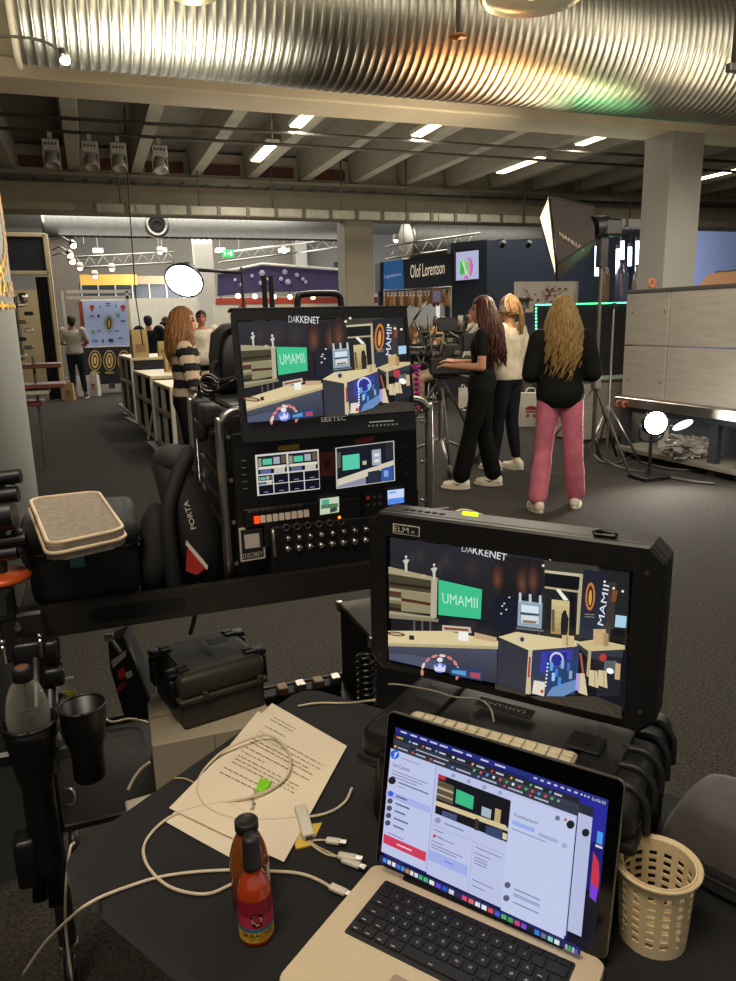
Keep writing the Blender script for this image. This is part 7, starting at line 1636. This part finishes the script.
# floral painting
t = thing('floral_painting', 'white panel painted with red blossoms beside the softbox stand', 'painting', aty(547, 297, 14.2)); rectY(MB(), 515, 281.5, 578, 312, 14.2, .05).build('canvas', mat('painting_ground', '#bdb4a6', .7, var=.06), t)
b = MB(); rr = random.Random(4)
for k in range(46):
    x, y = rr.gauss(548, 9), rr.gauss(295, 4); r = rr.uniform(.5, 1.8); b.c = rgb(rr.choice(['#8a4a44', '#a86a60', '#6a4a3c', '#b88078', '#7a3a3a']))
    if 517 < x < 575 and 283 < y < 308: b.add([aty(x + r * math.cos(q), y + r * .9 * math.sin(q), 14.19 - k * .0005) for q in [2 * PI * i / 7 for i in range(7)]], [list(range(7))])
for (x0, y0, x1, y1) in ((525, 308, 548, 296), (540, 308, 548, 297), (548, 296, 556, 285), (530, 300, 526, 289), (556, 294, 566, 290), (527, 292, 522, 288)): b.c = rgb('#5a4438'); b.add([aty(x0, y0, 14.16), aty(x0 + .8, y0, 14.16), aty(x1 + .6, y1, 14.16), aty(x1, y1, 14.16)], [[0, 1, 2, 3]])
b.build('blossoms', attr_mat('print_attr'), t)
for x in (517, 576): q = aty(x, 312, 14.25); MB().cyl((q.x, 14.26, 0), q, .02).build('support', M_graymetal, t)
# lantern beside painting
q = aty(524, 300, 12); t = thing('lantern_top', 'small dark domed lantern above the headset of the fair-haired woman', 'lantern', (q.x, q.y, 0)); MB().lathe([(.0, .12), (.03, .10), (.05, .06), (.14, .04), (.10, 0), (.09, -.12), (.12, -.15), (0, -.15)], 16, q).build('dome', M_graymetal, t); MB().cyl((q.x, q.y, 0), q - V((0, 0, .14)), .025).build('post', M_graymetal, t)
# led edged screen wall
EY = 9.6
t = thing('led_edged_screen', 'large black screen edged with a row of green light points', 'screen', aty(582, 360, EY) * V((1, 1, 0)))
rectY(MB(), 536, 304, 632, 440, EY, .12).build('screen_panel', M_char, t)
MG = mat('green_led', '#7affb8', emit='#50ffa0', es=5)
a = aty(536, 305, EY - .01); e = aty(632, 302.5, EY - .01); f_ = aty(536.5, 362, EY - .01)
nl = 42
for k in range(nl): q = a.lerp(e, k / (nl - 1)); MB().box(q, (.022, .012, .018)).build('led_point', MG, t)
for k in range(1, 18): q = a.lerp(f_, k / 17); MB().box(q, (.018, .012, .024)).build('led_point', MG, t)
lamp('led_glow', 'AREA', a.lerp(e, .5) + V((0, -.25, .05)), 3, (.3, 1, .6), .1, to=a.lerp(e, .5) + V((0, -1, .4)), sizey=1.0)
# big softbox
SD = 6.9
t = thing('softbox', 'big black square softbox with a glowing warm front on a stand', 'softbox', loc_at(602, 7.3))
q = [atd(*p) for p in ((549, 197, 6.75), (540, 219, 6.45), (558, 279, 6.45), (560, 262, 6.9))]
fq = [atd(549, 196.5, 6.75), atd(540, 218, 7.05), atd(557, 279.5, 6.70), atd(556.5, 264, 6.38)]
fc = (fq[0] + fq[1] + fq[2] + fq[3]) / 4; bq = [atd(594, 206, 7.25), atd(588, 216, 7.35), atd(590, 252, 7.0), atd(595, 240, 6.95)]
b = MB(); b.add(fq + bq, [[0, 1, 5, 4], [1, 2, 6, 5], [2, 3, 7, 6], [3, 0, 4, 7], [4, 5, 6, 7]]); b.build('fabric_shell', mat('softbox_black', '#2a211d', .7, var=.1), t)
nf = (fq[1] - fq[0]).cross(fq[3] - fq[0]).normalized(); 
if nf.dot(fc - (bq[0] + bq[2]) / 2) < 0: nf = -nf
b = MB(); b.add([p + nf * .004 for p in fq], [[0, 1, 2, 3]]); b.build('glowing_front', mat('softbox_front', '#ffffff', emit='#ffd6a0', es=2.2), t)
b = MB(); b.tube(fq + [fq[0]], .014, 6); b.build('edge_rim', M_black, t)
for i in range(4): MB().tube([fq[i], bq[i]], .010, 6).build('rib', M_blackm, t)
lc = [fq[0], fq[3], bq[3], bq[0]]; o = atd(559.5, 237, 6.5); o = lc[0].lerp(lc[1], .62).lerp(lc[3].lerp(lc[2], .75), .12); nrm = (lc[1] - lc[0]).cross(lc[3] - lc[0]).normalized(); xd = (CR - nrm * CR.dot(nrm)).normalized(); yd = nrm.cross(xd).normalized()
if yd.z < 0: yd = -yd
if nrm.dot(CP - o) < 0: nrm = -nrm
b = MB(); b.text('NANLUX', o + nrm * .012, xd, yd, size=.075, width=.33); b.build('lettering', mat('logo_tan', '#b8a48c', .6), t)
e = (bq[0] + bq[1] + bq[2] + bq[3]) / 4; h0 = atd(606, 226, 7.2)
b = MB(); b.cyl(e, h0, .11, .10, 18); b.build('lamp_head', M_black, t); b = MB(); b.box(h0 + V((.02, 0, -.02)), (.20, .22, .16), .02); b.build('ballast', M_black, t)
st = V((h0.x - .03, h0.y, 0)); MB().box((st.x, st.y, h0.z - .22), (.10, .08, .34), .01).build('bracket', M_black, t)
MB().cyl((st.x, st.y, .25), (st.x, st.y, h0.z - .3), .022, .018, 12).build('stand_pole', M_graymetal, t)
for k in range(3): a_ = .5 + k * 2.09; MB().tube([(st.x, st.y, .85), (st.x + .62 * math.cos(a_), st.y + .62 * math.sin(a_), .02)], .014, 8).build('leg', M_graymetal, t)
MB().box((st.x, st.y, .86), (.08, .08, .10), .01).build('leg_collar', M_steel, t)
lamp('softbox_lamp', 'AREA', fc + nf * .08, 55, (1, .82, .60), .6, to=fc + nf * 2, sizey=.6)
# hanging led tubes
for k, (x, y0, y1) in enumerate(((597, 246, 276), (605.5, 241, 275), (618, 249, 275), (622.5, 241, 272), (630, 247, 266), (637.5, 241, 271), (641.5, 246, 273))):
    a = aty(x, y0, 14.6 + .15 * (k % 3)); e = aty(x - .4, y1, 14.6 + .15 * (k % 3)); t = thing('hanging_light_tube', ('first', 'second', 'third', 'fourth', 'fifth', 'sixth', 'seventh')[k] + ' from the left of the vertical white light tubes by the column', 'light tube', e, group='vertical light tubes by the column')
    MB().cyl(a, e, .045, n=12).build('tube', mat('tube_white', '#ffffff', emit='#dce8ff', es=4), t); MB().cyl(a, a + V((0, 0, .09)), .05, n=12).build('end_cap', M_graymetal, t); MB().tube([a + V((0, 0, .09)), (a.x, a.y, 4.0)], .006, 5).build('wire', M_graymetal, t)
# big decorative bottles/cylinders
for k, (x, y0, y1, r, c, lab) in enumerate(((602, 263, 304, .11, '#6a5636', 'tall amber decorative vessel under the light tubes'), (619, 262, 304, .14, '#4c4c62', 'tall violet decorative vessel under the light tubes'), (634, 267, 304, .10, '#7a7468', 'tall grey decorative vessel nearest the column'))):
    a = aty(x, y0, 13.6); e = aty(x, 330, 13.6); t = thing('decorative_vessel', lab, 'vessel', (e.x, 13.6, 0)); H = a.z
    MB().lathe([(0, 0), (r, 0), (r, H - .30), (r * .8, H - .18), (r * .42, H - .08), (r * .42, H), (0, H)], 20, (e.x, 13.6, 0)).build('vessel_body', mat('vessel' + c, c, .25, var=.2), t); MB().cyl((e.x, 13.6, H), (e.x, 13.6, H + .05), r * .48).build('stopper', M_graymetal, t)
# white boarded bar at right
A0 = atd(627, 293.5, 7.9); A1 = atd(760, 284, 6.4); B0 = atd(625, 397, 7.9)
tx = V((A1.x - A0.x, A1.y - A0.y, 0)); Lb = tx.length; tx.normalize(); tn = V((-tx.y, tx.x, 0));
if tn.dot(CP - A0) > 0: tn = -tn       # away from the camera
zt_, zb_ = A0.z, atd(627, 398, 7.9).z
t = thing('boarded_bar', 'pale boarded bar front on dark legs at the right edge', 'bar', V((A0.x, A0.y, 0)))
BF = basis(V((A0.x, A0.y, 0)), tx, tn, V((0, 0, 1)))
M_board = mat('pale_board', '#8d857a', .75, var=.10, scale=3, stretch=(1, 1, 10))
mid = (zt_ + zb_) / 2
for r, (z0, z1) in enumerate(((zb_, mid - .006), (mid + .006, zt_))):
    for (x0, x1) in ((0, .62), (.632, Lb)): MB(BF).box(((x0 + x1) / 2, .02, (z0 + z1) / 2), (x1 - x0, .04, z1 - z0), .006).build('board', M_board, t)
b = MB(BF)
for z in (zb_ + .18, zt_ - .2):
    for x in (.1, .56): b.cyl((x, -.002, z), (x, .002, z), .012, n=10)
b.build('screw_head', mat('brown_screw', '#5a3a2c', .6), t)
MB(BF).box((Lb / 2, .24, zt_ + .015), (Lb, .5, .04), .006).build('bar_top', M_graymetal, t)
zc_ = atd(640, 418, 7.8).z
MB(BF).box((Lb / 2, .05, zb_ - .05), (Lb - .02, .30, .10), .006).build('steel_rail', M_steel, t)
FRM = mat('dark_frame', '#2c3036', .6)
zf = .0
for x in (.05, Lb * .77, Lb - .05):
    MB(BF).box((x, .05, (zb_ - .1) / 2), (.10, .06, zb_ - .1), .004).build('frame_leg', FRM, t)
MB(BF).box((Lb / 2, .04, zb_ - .14), (Lb, .05, .06), .004).build('frame_rail', FRM, t)
MB(BF).box((Lb / 2, .20, .10), (Lb, .5, .05), .004).build('base_board', mat('base_board', '#6e675a', .7), t)
MB(BF).box((Lb * .36, .06, .52), (.12, .03, .72), .004).build('pale_upright', M_whitep, t)
MB(BF).box((Lb / 2, .44, (zb_) / 2), (Lb, .04, zb_ - .1)).build('back_panel', mat('bar_back', '#5f636b', .7), t)
# floor flood light under the bar
fl = atd(656, 423, 6.95); t = thing('flood_light', 'blazing round floor lamp under the boarded bar', 'lamp', (fl.x, fl.y, 0)); dn = (V((-.35, -1, .10))).normalized()
MB().lathe([(0, .0), (.105, 0), (.105, -.004)], 28, fl, dn).build('lens', mat('flood_lens', '#ffffff', emit='#fff6e4', es=60), t)
MB().lathe([(.11, .012), (.125, 0), (.11, -.10), (.07, -.18), (0, -.18)], 28, fl, dn).build('lamp_can', M_black, t)
b = MB(); b.tube(smooth_path([fl + V((-.13, .05, 0)), fl + V((-.12, .05, -.16)), fl + V((.12, .05, -.16)), fl + V((.13, .05, 0))], 4), .012, 6); b.build('yoke', M_black, t); MB().cyl((fl.x, fl.y + .05, .03), (fl.x, fl.y + .05, fl.z - .14), .016).build('post', M_black, t)
MB().box((fl.x, fl.y + .05, .02), (.30, .26, .04), .006).build('base_plate', M_black, t)
f2 = atd(683, 425, 6.9); t2 = thing('barn_door_flap', 'bright white oval reflector flap right of the floor lamp', 'reflector', f2); MB(basis(f2, V((.97, 0, .25)).normalized(), V((0, 1, 0)), V((-.25, 0, .97)).normalized())).ell((0, 0, 0), (.12, .02, .035), 18, 8).build('flap', mat('flap_white', '#ffffff', emit='#e8ecff', es=4), t2); MB().tube([f2 - V((.08, 0, .02)), fl + V((.12, .03, 0))], .008, 6).build('arm', M_black, t2)
lamp('flood_lamp', 'SPOT', fl + dn * .06, 170, (1, .95, .86), .1, to=fl + dn * 2 + V((0, 0, -.35)), spot=150, blend=.9)
# plastic-wrapped bundle
wp = BF @ V((Lb * .56, .10, .13)); t = thing('plastic_bundle', 'crumpled clear plastic bundle on the low shelf under the bar', 'bundle', wp)
b = MB(); b.ell((0, 0, .09), (.27, .14, .10), 64, 34)
b.v = [v + V((mnoise.noise(v * 9), mnoise.noise(v * 9 + V((5, 2, 1))), mnoise.noise(v * 8 + V((1, 7, 3))))) * .05 + (v - V((0, 0, .09))) * (abs(mnoise.noise(v * 19)) * 1.0 - .15) for v in b.v]; b.sm = [False] * len(b.sm); b.v = [wp + V((v.x, v.y, max(0, v.z))) for v in b.v]
b.build('plastic_sheet', mat('plastic_film', '#8f8a80', .2, var=.2, scale=14), t)
# hood and ornament on the bar, blue cable box
hq = BF @ V((Lb * .78, .2, zt_ + .035)); t = thing('copper_hood', 'pale copper hood standing on the bar at the right edge', 'hood', hq); F_ = basis(hq, tx, tn, V((0, 0, 1))); b = MB(F_); b.loft([[(-.36, -.16, 0), (.36, -.16, 0), (.36, .16, 0), (-.36, .16, 0)], [(-.30, -.1, .11), (.36, -.1, .11), (.36, .1, .11), (-.30, .1, .11)]], smooth=False); b.build('hood_shell', mat('copper_pale', '#9a7458', .4, .5), t); MB(F_).box((0, 0, .118), (.5, .16, .016), .003).build('hood_lid', M_graymetal, t)
oq = BF @ V((.14, .2, zt_ + .035)); tag(MB().tube([oq + V((.05 * math.cos(a) * (1 - a / 14), 0, .06 + .05 * math.sin(a) * (1 - a / 14))) for a in [i * .4 for i in range(20)]] , .014, 8).build('curl_ornament', mat('orange_curl', '#a86038', .5)), 'small orange curled ornament on the left end of the bar top', 'ornament')
for k, (x, y) in enumerate(((640, 407), (628, 405))): q = BF @ V((.10 + .1 * k, -.12, zb_ - .07)); tag(MB().tube([q + V((.03 * math.cos(a), 0, .03 * math.sin(a))) for a in [i * .4 for i in range(13)]], .012, 6).build('orange_hook', mat('orange_curl', '#a86038')), ('orange hook under the left end of the bar', 'second orange hook further along under the bar')[k], 'hook')
# cables and stand legs on the floor by the bar
def fcable(pts, r, lab, m=None, z=.012): tag(MB().tube(smooth_path([atz(p[0], p[1], p[2] if len(p) > 2 else z) for p in pts], 5), r, 7).build('floor_cable', m or M_blackm), lab, 'cable')
M_cgrey = mat('grey_rubber', '#4a4844', .5)
fcable([(596, 440, .35), (600, 455, .1), (612, 464), (628, 470), (650, 473), (672, 478), (695, 482), (715, 484)], .016, 'thick grey cable curving along the floor in front of the bar', M_cgrey)
fcable([(594, 455), (602, 462), (618, 463), (630, 457), (634, 446, .1)], .014, 'short looped grey cable beside the softbox stand', M_cgrey)
fcable([(640, 462), (665, 468), (690, 470), (712, 468), (722, 455, .2)], .011, 'thin grey cable rising to the right leg of the bar', M_cgrey)
fcable([(456, 512), (462, 510), (470, 511), (478, 514), (486, 517)], .012, 'white cable loop on the floor behind the big monitor', mat('white_cable', '#d0c0a6'))
fcable([(452, 517), (464, 515), (474, 514), (480, 518)], .010, 'second white cable on the floor behind the big monitor', mat('white_cable', '#d0c0a6'))
# slim light stand with white pole behind the pink-trousered woman
sp = atz(606, 462, 0); t = thing('light_stand', 'slim silver light stand behind the woman in pink trousers', 'light stand', sp); ztp = upz(sp, 604, 306)
MB().cyl((sp.x, sp.y, .12), (sp.x, sp.y, ztp), .016, .011, 10).build('pole', M_steel, t); MB().box((sp.x, sp.y, ztp), (.05, .05, .06), .01).build('top_clamp', M_black, t)
for k in range(3): a_ = 1.2 + k * 2.09; MB().tube([(sp.x, sp.y, .62), (sp.x + .36 * math.cos(a_), sp.y + .36 * math.sin(a_), .014)], .012, 8).build('leg', M_steel, t)
# low white box behind the women
t = thing('low_cabinet', 'low pale cabinet behind the woman in pink trousers', 'cabinet', atz(610, 445, 0)); q = atz(606, 440, 0); MB().box((q.x + .1, q.y + .25, .38), (1.1, .5, .72), .01).build('cabinet_body', M_board, t); MB().box((q.x + .1, q.y + .25, .75), (1.14, .54, .03), .005).build('cabinet_top', M_graymetal, t)
# film camera on tripod
tb = atz(441, 468, 0); t = thing('camera_tripod', 'steel wheeled tripod carrying the film camera', 'tripod', tb); F_ = frame(tb, -YAW)
zh = upz(tb, 440, 378)
MB(F_).cyl((0, 0, .30), (0, 0, .78), .030, n=14).build('lower_column', M_steel, t); MB(F_).cyl((0, 0, .72), (0, 0, zh), .042, .036, 14).build('upper_column', M_graymetal, t); MB(F_).box((0, 0, .76), (.10, .10, .08), .012).build('collar', M_black, t)
for k in range(3):
    a_ = .6 + k * 2.09; e = V((.5 * math.cos(a_), .5 * math.sin(a_), .10)); MB(F_).tube([V((0, 0, .32)), e], .016, 8).build('leg', M_steel, t); MB(F_).tube([V((.04 * math.cos(a_), .04 * math.sin(a_), zh - .05)), V((.30 * math.cos(a_), .30 * math.sin(a_), .52)), e], .014, 8).build('strut', M_graymetal, t)
    MB(F_).lathe([(0, -.02), (.06, -.02), (.065, 0), (.06, .02), (0, .02)], 18, e + V((0, 0, -.035)), (math.sin(a_), -math.cos(a_), 0)).build('caster', M_graymetal, t)
cm = frame(V((tb.x, tb.y, zh)), -YAW) @ Matrix.Scale(1.28, 4); t = thing('film_camera', 'film camera rig with matte box, arms and cables on the wheeled tripod', 'camera', (tb.x, tb.y, zh))
MB(cm).box((0, 0, .03), (.14, .16, .06), .012).build('fluid_head', M_black, t)
MB(cm).box((.02, .05, .18), (.26, .16, .17), .015).build('camera_body', M_blackm, t)
b = MB(cm); b.cyl((-.10, .05, .19), (-.32, .05, .20), .06, .055, 20); b.build('lens', M_black, t)
b = MB(cm); b.lathe([(.05, 0), (.06, .02), (.13, .03), (.14, .10), (.12, .10), (.06, .03)], 4, (-.30, .05, .20), (-1, 0, 0)); b.build('matte_box', M_blackm, t)
MB(cm).box((.10, -.10, .10), (.40, .05, .13), .01).build('baseplate', M_blackm, t)
MB(cm).box((.22, .0, .28), (.10, .04, .14), .01).build('viewfinder', M_blackm, t); MB(cm).box((.05, .02, .42), (.16, .03, .11), .008).build('onboard_monitor', M_black, t); MB(cm).box((.05, .035, .42), (.14, .004, .09)).build('monitor_image', mat('dim_screen', '#3a3028', .3, emit='#3a3028', es=.3), t)
b = MB(cm); b.tube(smooth_path([(-.1, .05, .27), (-.1, .05, .33), (.12, .05, .33), (.14, .05, .27)], 4), .014, 8); b.build('top_handle', M_black, t)
for (a, e) in (((.1, 0, .34), (.05, .02, .37)), ((-.14, 0, .30), (-.22, -.05, .46)), ((-.22, -.05, .46), (-.12, -.05, .60)), ((.16, 0, .30), (.30, 0, .46))): MB(cm).tube([a, e], .010, 8).build('arm', M_graymetal, t)
for k, (x, y, z, c) in enumerate(((-.12, -.05, .12, 0), (-.05, -.07, .20, 1), (.0, -.08, .26, 0), (.12, -.06, .20, 1), (-.18, -.05, .30, 1), (.2, -.08, .16, 0), (-.2, .0, .12, 1), (.06, -.08, .30, 1))): MB(cm).box((x, y, z), (.05, .03, .035), .006).build('clamp', [M_blackm, M_steel][c], t)
rr = random.Random(8)
for k in range(9):
    p = V((rr.uniform(-.2, .2), -.06, rr.uniform(.08, .3))); e = V((rr.uniform(-.25, .28), -.07, rr.uniform(.1, .5))); MB(cm).tube(smooth_path([p, (p + e) / 2 + V((0, -.05, -.10)), e], 5), .006, 6).build('camera_cable', [M_blackm, M_graymetal][k % 2], t)
for s in (-1, 1): MB(cm).tube([(.05, -.04, .03), (.36, -.10 * s - .05, -.02)], .011, 8).build('pan_bar', M_graymetal, t); MB(cm).cyl((.26, -.08 * s - .04, -.0), (.37, -.105 * s - .05, -.02), .018).build('grip', M_black, t)
# dark equipment jumble beyond the camera: flowers / kit on a counter
ky = 13.4; t = thing('kit_counter', 'dark counter crowded with kit behind the camera rig', 'counter', aty(430, 360, ky) * V((1, 1, 0))); rectY(MB(), 396, 334, 480, 372, ky, .5).build('counter_body', M_char, t)
a = aty(396, 333, ky); e = aty(480, 333, ky); MB().box(((a.x + e.x) / 2, ky + .25, a.z), (e.x - a.x + .1, .6, .04), .005).build('counter_top', M_graymetal, t); MB().box(((a.x + e.x) / 2, ky + .3, a.z / 2), (e.x - a.x - .1, .4, a.z - .03)).build('plinth', M_char, t)
rr = random.Random(21); kinds = ['jar', 'bottle', 'cup', 'tin', 'vase']; gl = ['#6a5a40', '#3a3c38', '#8a8478', '#7a5a34', '#4a4438', '#a8a090']
for k in range(22):
    f = (k + .5) / 22; x = a.x + (e.x - a.x) * f; y = ky + rr.uniform(.05, .4); h = rr.uniform(.10, .30); r = rr.uniform(.03, .06); o = V((x, y, a.z + .021)); kind = kinds[k % 5]
    pr_ = {'jar': [(0, 0), (1, 0), (1, .7), (.8, .8), (.85, 1), (0, 1)], 'bottle': [(0, 0), (1, 0), (1, .6), (.4, .75), (.4, 1), (0, 1)], 'cup': [(0, 0), (.7, 0), (1, 1), (.9, 1), (.6, .1)], 'tin': [(0, 0), (1, 0), (1, 1), (0, 1)], 'vase': [(0, 0), (.6, 0), (1, .4), (.5, .8), (.8, 1), (.6, 1)]}[kind]
    tag(MB().lathe([(q * r, z * h) for q, z in pr_], 12, o).build(kind, mat('ware' + gl[k % 6], gl[k % 6], .4, .3, var=.2), base=o), 'small dark ' + kind + ' on the crowded counter behind the camera rig', kind, 'small wares on the crowded counter')
for k, (lc_, hc_) in enumerate(((s1, .625), (s2, .615))):
    t = thing('bar_stool', ('steel-legged stool under the seated woman in the grey cardigan', 'steel-legged stool under the seated woman in black')[k], 'stool', lc_); F_ = frame(lc_, 0); MB(F_).lathe([(0, hc_ - .145), (.16, hc_ - .145), (.165, hc_ - .13), (.15, hc_ - .115), (0, hc_ - .115)], 20).build('seat', M_graymetal, t)
    for j in range(4): a_ = PI / 4 + j * PI / 2; MB(F_).tube([(.11 * math.cos(a_), .11 * math.sin(a_), hc_ - .14), (.2 * math.cos(a_), .2 * math.sin(a_), .01)], .012, 6).build('leg', M_steel, t)
    MB(F_).torus((0, 0, .22), (0, 0, 1), .165, .009, 20, 6).build('foot_ring', M_steel, t)
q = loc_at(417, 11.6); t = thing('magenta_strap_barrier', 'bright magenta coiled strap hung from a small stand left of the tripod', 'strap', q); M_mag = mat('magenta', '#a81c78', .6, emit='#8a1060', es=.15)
zq = upz(q, 416, 366); e = atd(438, 358, 11.4)
MB().tube([V((q.x - .1, q.y, zq)), V((q.x + .06, q.y, zq + .02)), e], .02, 8).build('bar', M_mag, t)
b = MB(); b.tube([V((q.x + .05 * math.cos(i * .8), q.y + .05 * math.sin(i * .8), .12 + (zq - .12) * i / 70)) for i in range(71)], .014, 6); b.build('coil', M_mag, t); MB().cyl((q.x, q.y, 0), (q.x, q.y, zq), .016).build('stand', M_graymetal, t); MB().lathe([(0, 0), (.16, 0), (.16, .015), (0, .02)], 18, q).build('base', M_graymetal, t)
# ================================================================== light: unseen fill lamps, added to brighten the hall
lamp('hall_fill', 'AREA', (-.6, .2, 3.9), 80, (1, .86, .68), 1.2, to=(.3, 1.3, .7))  # unseen overhead fill added to light the foreground; the next two serve the hall
lamp('hall_fill', 'AREA', (2.5, 2.5, 4.2), 170, (1, .90, .72), 2.5, to=(3, 7, 0))
lamp('hall_fill', 'AREA', (7, 3.5, 4.2), 170, (1, .91, .75), 2.5, to=(6, 9, 0))
lamp('far_hall_fill', 'AREA', (2, 24, 5.4), 1300, (1, .96, .88), 8, to=(2, 24, 0))  # broad overhead fill added for the far hall, one of a pair
lamp('far_hall_fill', 'AREA', (14, 24, 5.4), 1200, (1, .96, .88), 8, to=(14, 24, 0))
lamp('mid_hall_fill', 'AREA', (2, 17, 5.2), 450, (1, .95, .85), 5, to=(2, 17, 0))  # added overhead fill just past the far beam, one of a pair
lamp('mid_hall_fill', 'AREA', (10, 16.5, 5.2), 350, (1, .95, .85), 4, to=(10, 14, 0))
lamp('far_up_fill', 'AREA', (4, 26, 3.9), 600, (1, .96, .9), 9, to=(4, 26, 6))  # added uplight so the far ceiling is not black
lamp('up_fill', 'AREA', (4, 10.6, 2.9), 80, (1, .92, .76), 6, to=(4, 10.6, 5))  # added uplight for the ribbed ceiling, no fixture there
lamp('beam_fill', 'AREA', (0, 4.0, 2.7), 30, (1, .86, .62), 1, to=(1.5, 7, 3.6))  # warm fill added for the near beam, one of a pair
lamp('beam_fill', 'AREA', (5, 4.4, 2.7), 30, (1, .88, .66), 1, to=(5, 7, 3.6))
lamp('pillar_fill', 'AREA', (1.0, 3.2, 2.6), 42, (1, .93, .8), .8, to=(-.4, 2.3, .8))  # unseen fill added to brighten the round grey pillar
lamp('blue_fill', 'AREA', (17.5, 19.5, 2.6), 900, (.68, .75, 1), 2, to=(17.8, 24, 3.0))  # unseen bluish fill added to tint the far right wall
lamp('bar_fill', 'SPOT', (4.4, 4.6, 3.3), 120, (1, .93, .85), .3, to=(6.2, 6.6, 1.0), spot=80, blend=1)  # unseen fill added to brighten the boarded bar front
lamp('flood_spill', 'POINT', fl + V((-.1, -.35, .15)), 14, (1, .96, .88), .1)
lamp('far_wall_fill', 'AREA', (5, 28, 4.6), 900, (1, .96, .9), 6, to=(5, 36, 3.6))  # unseen fill added to lift the dark back wall
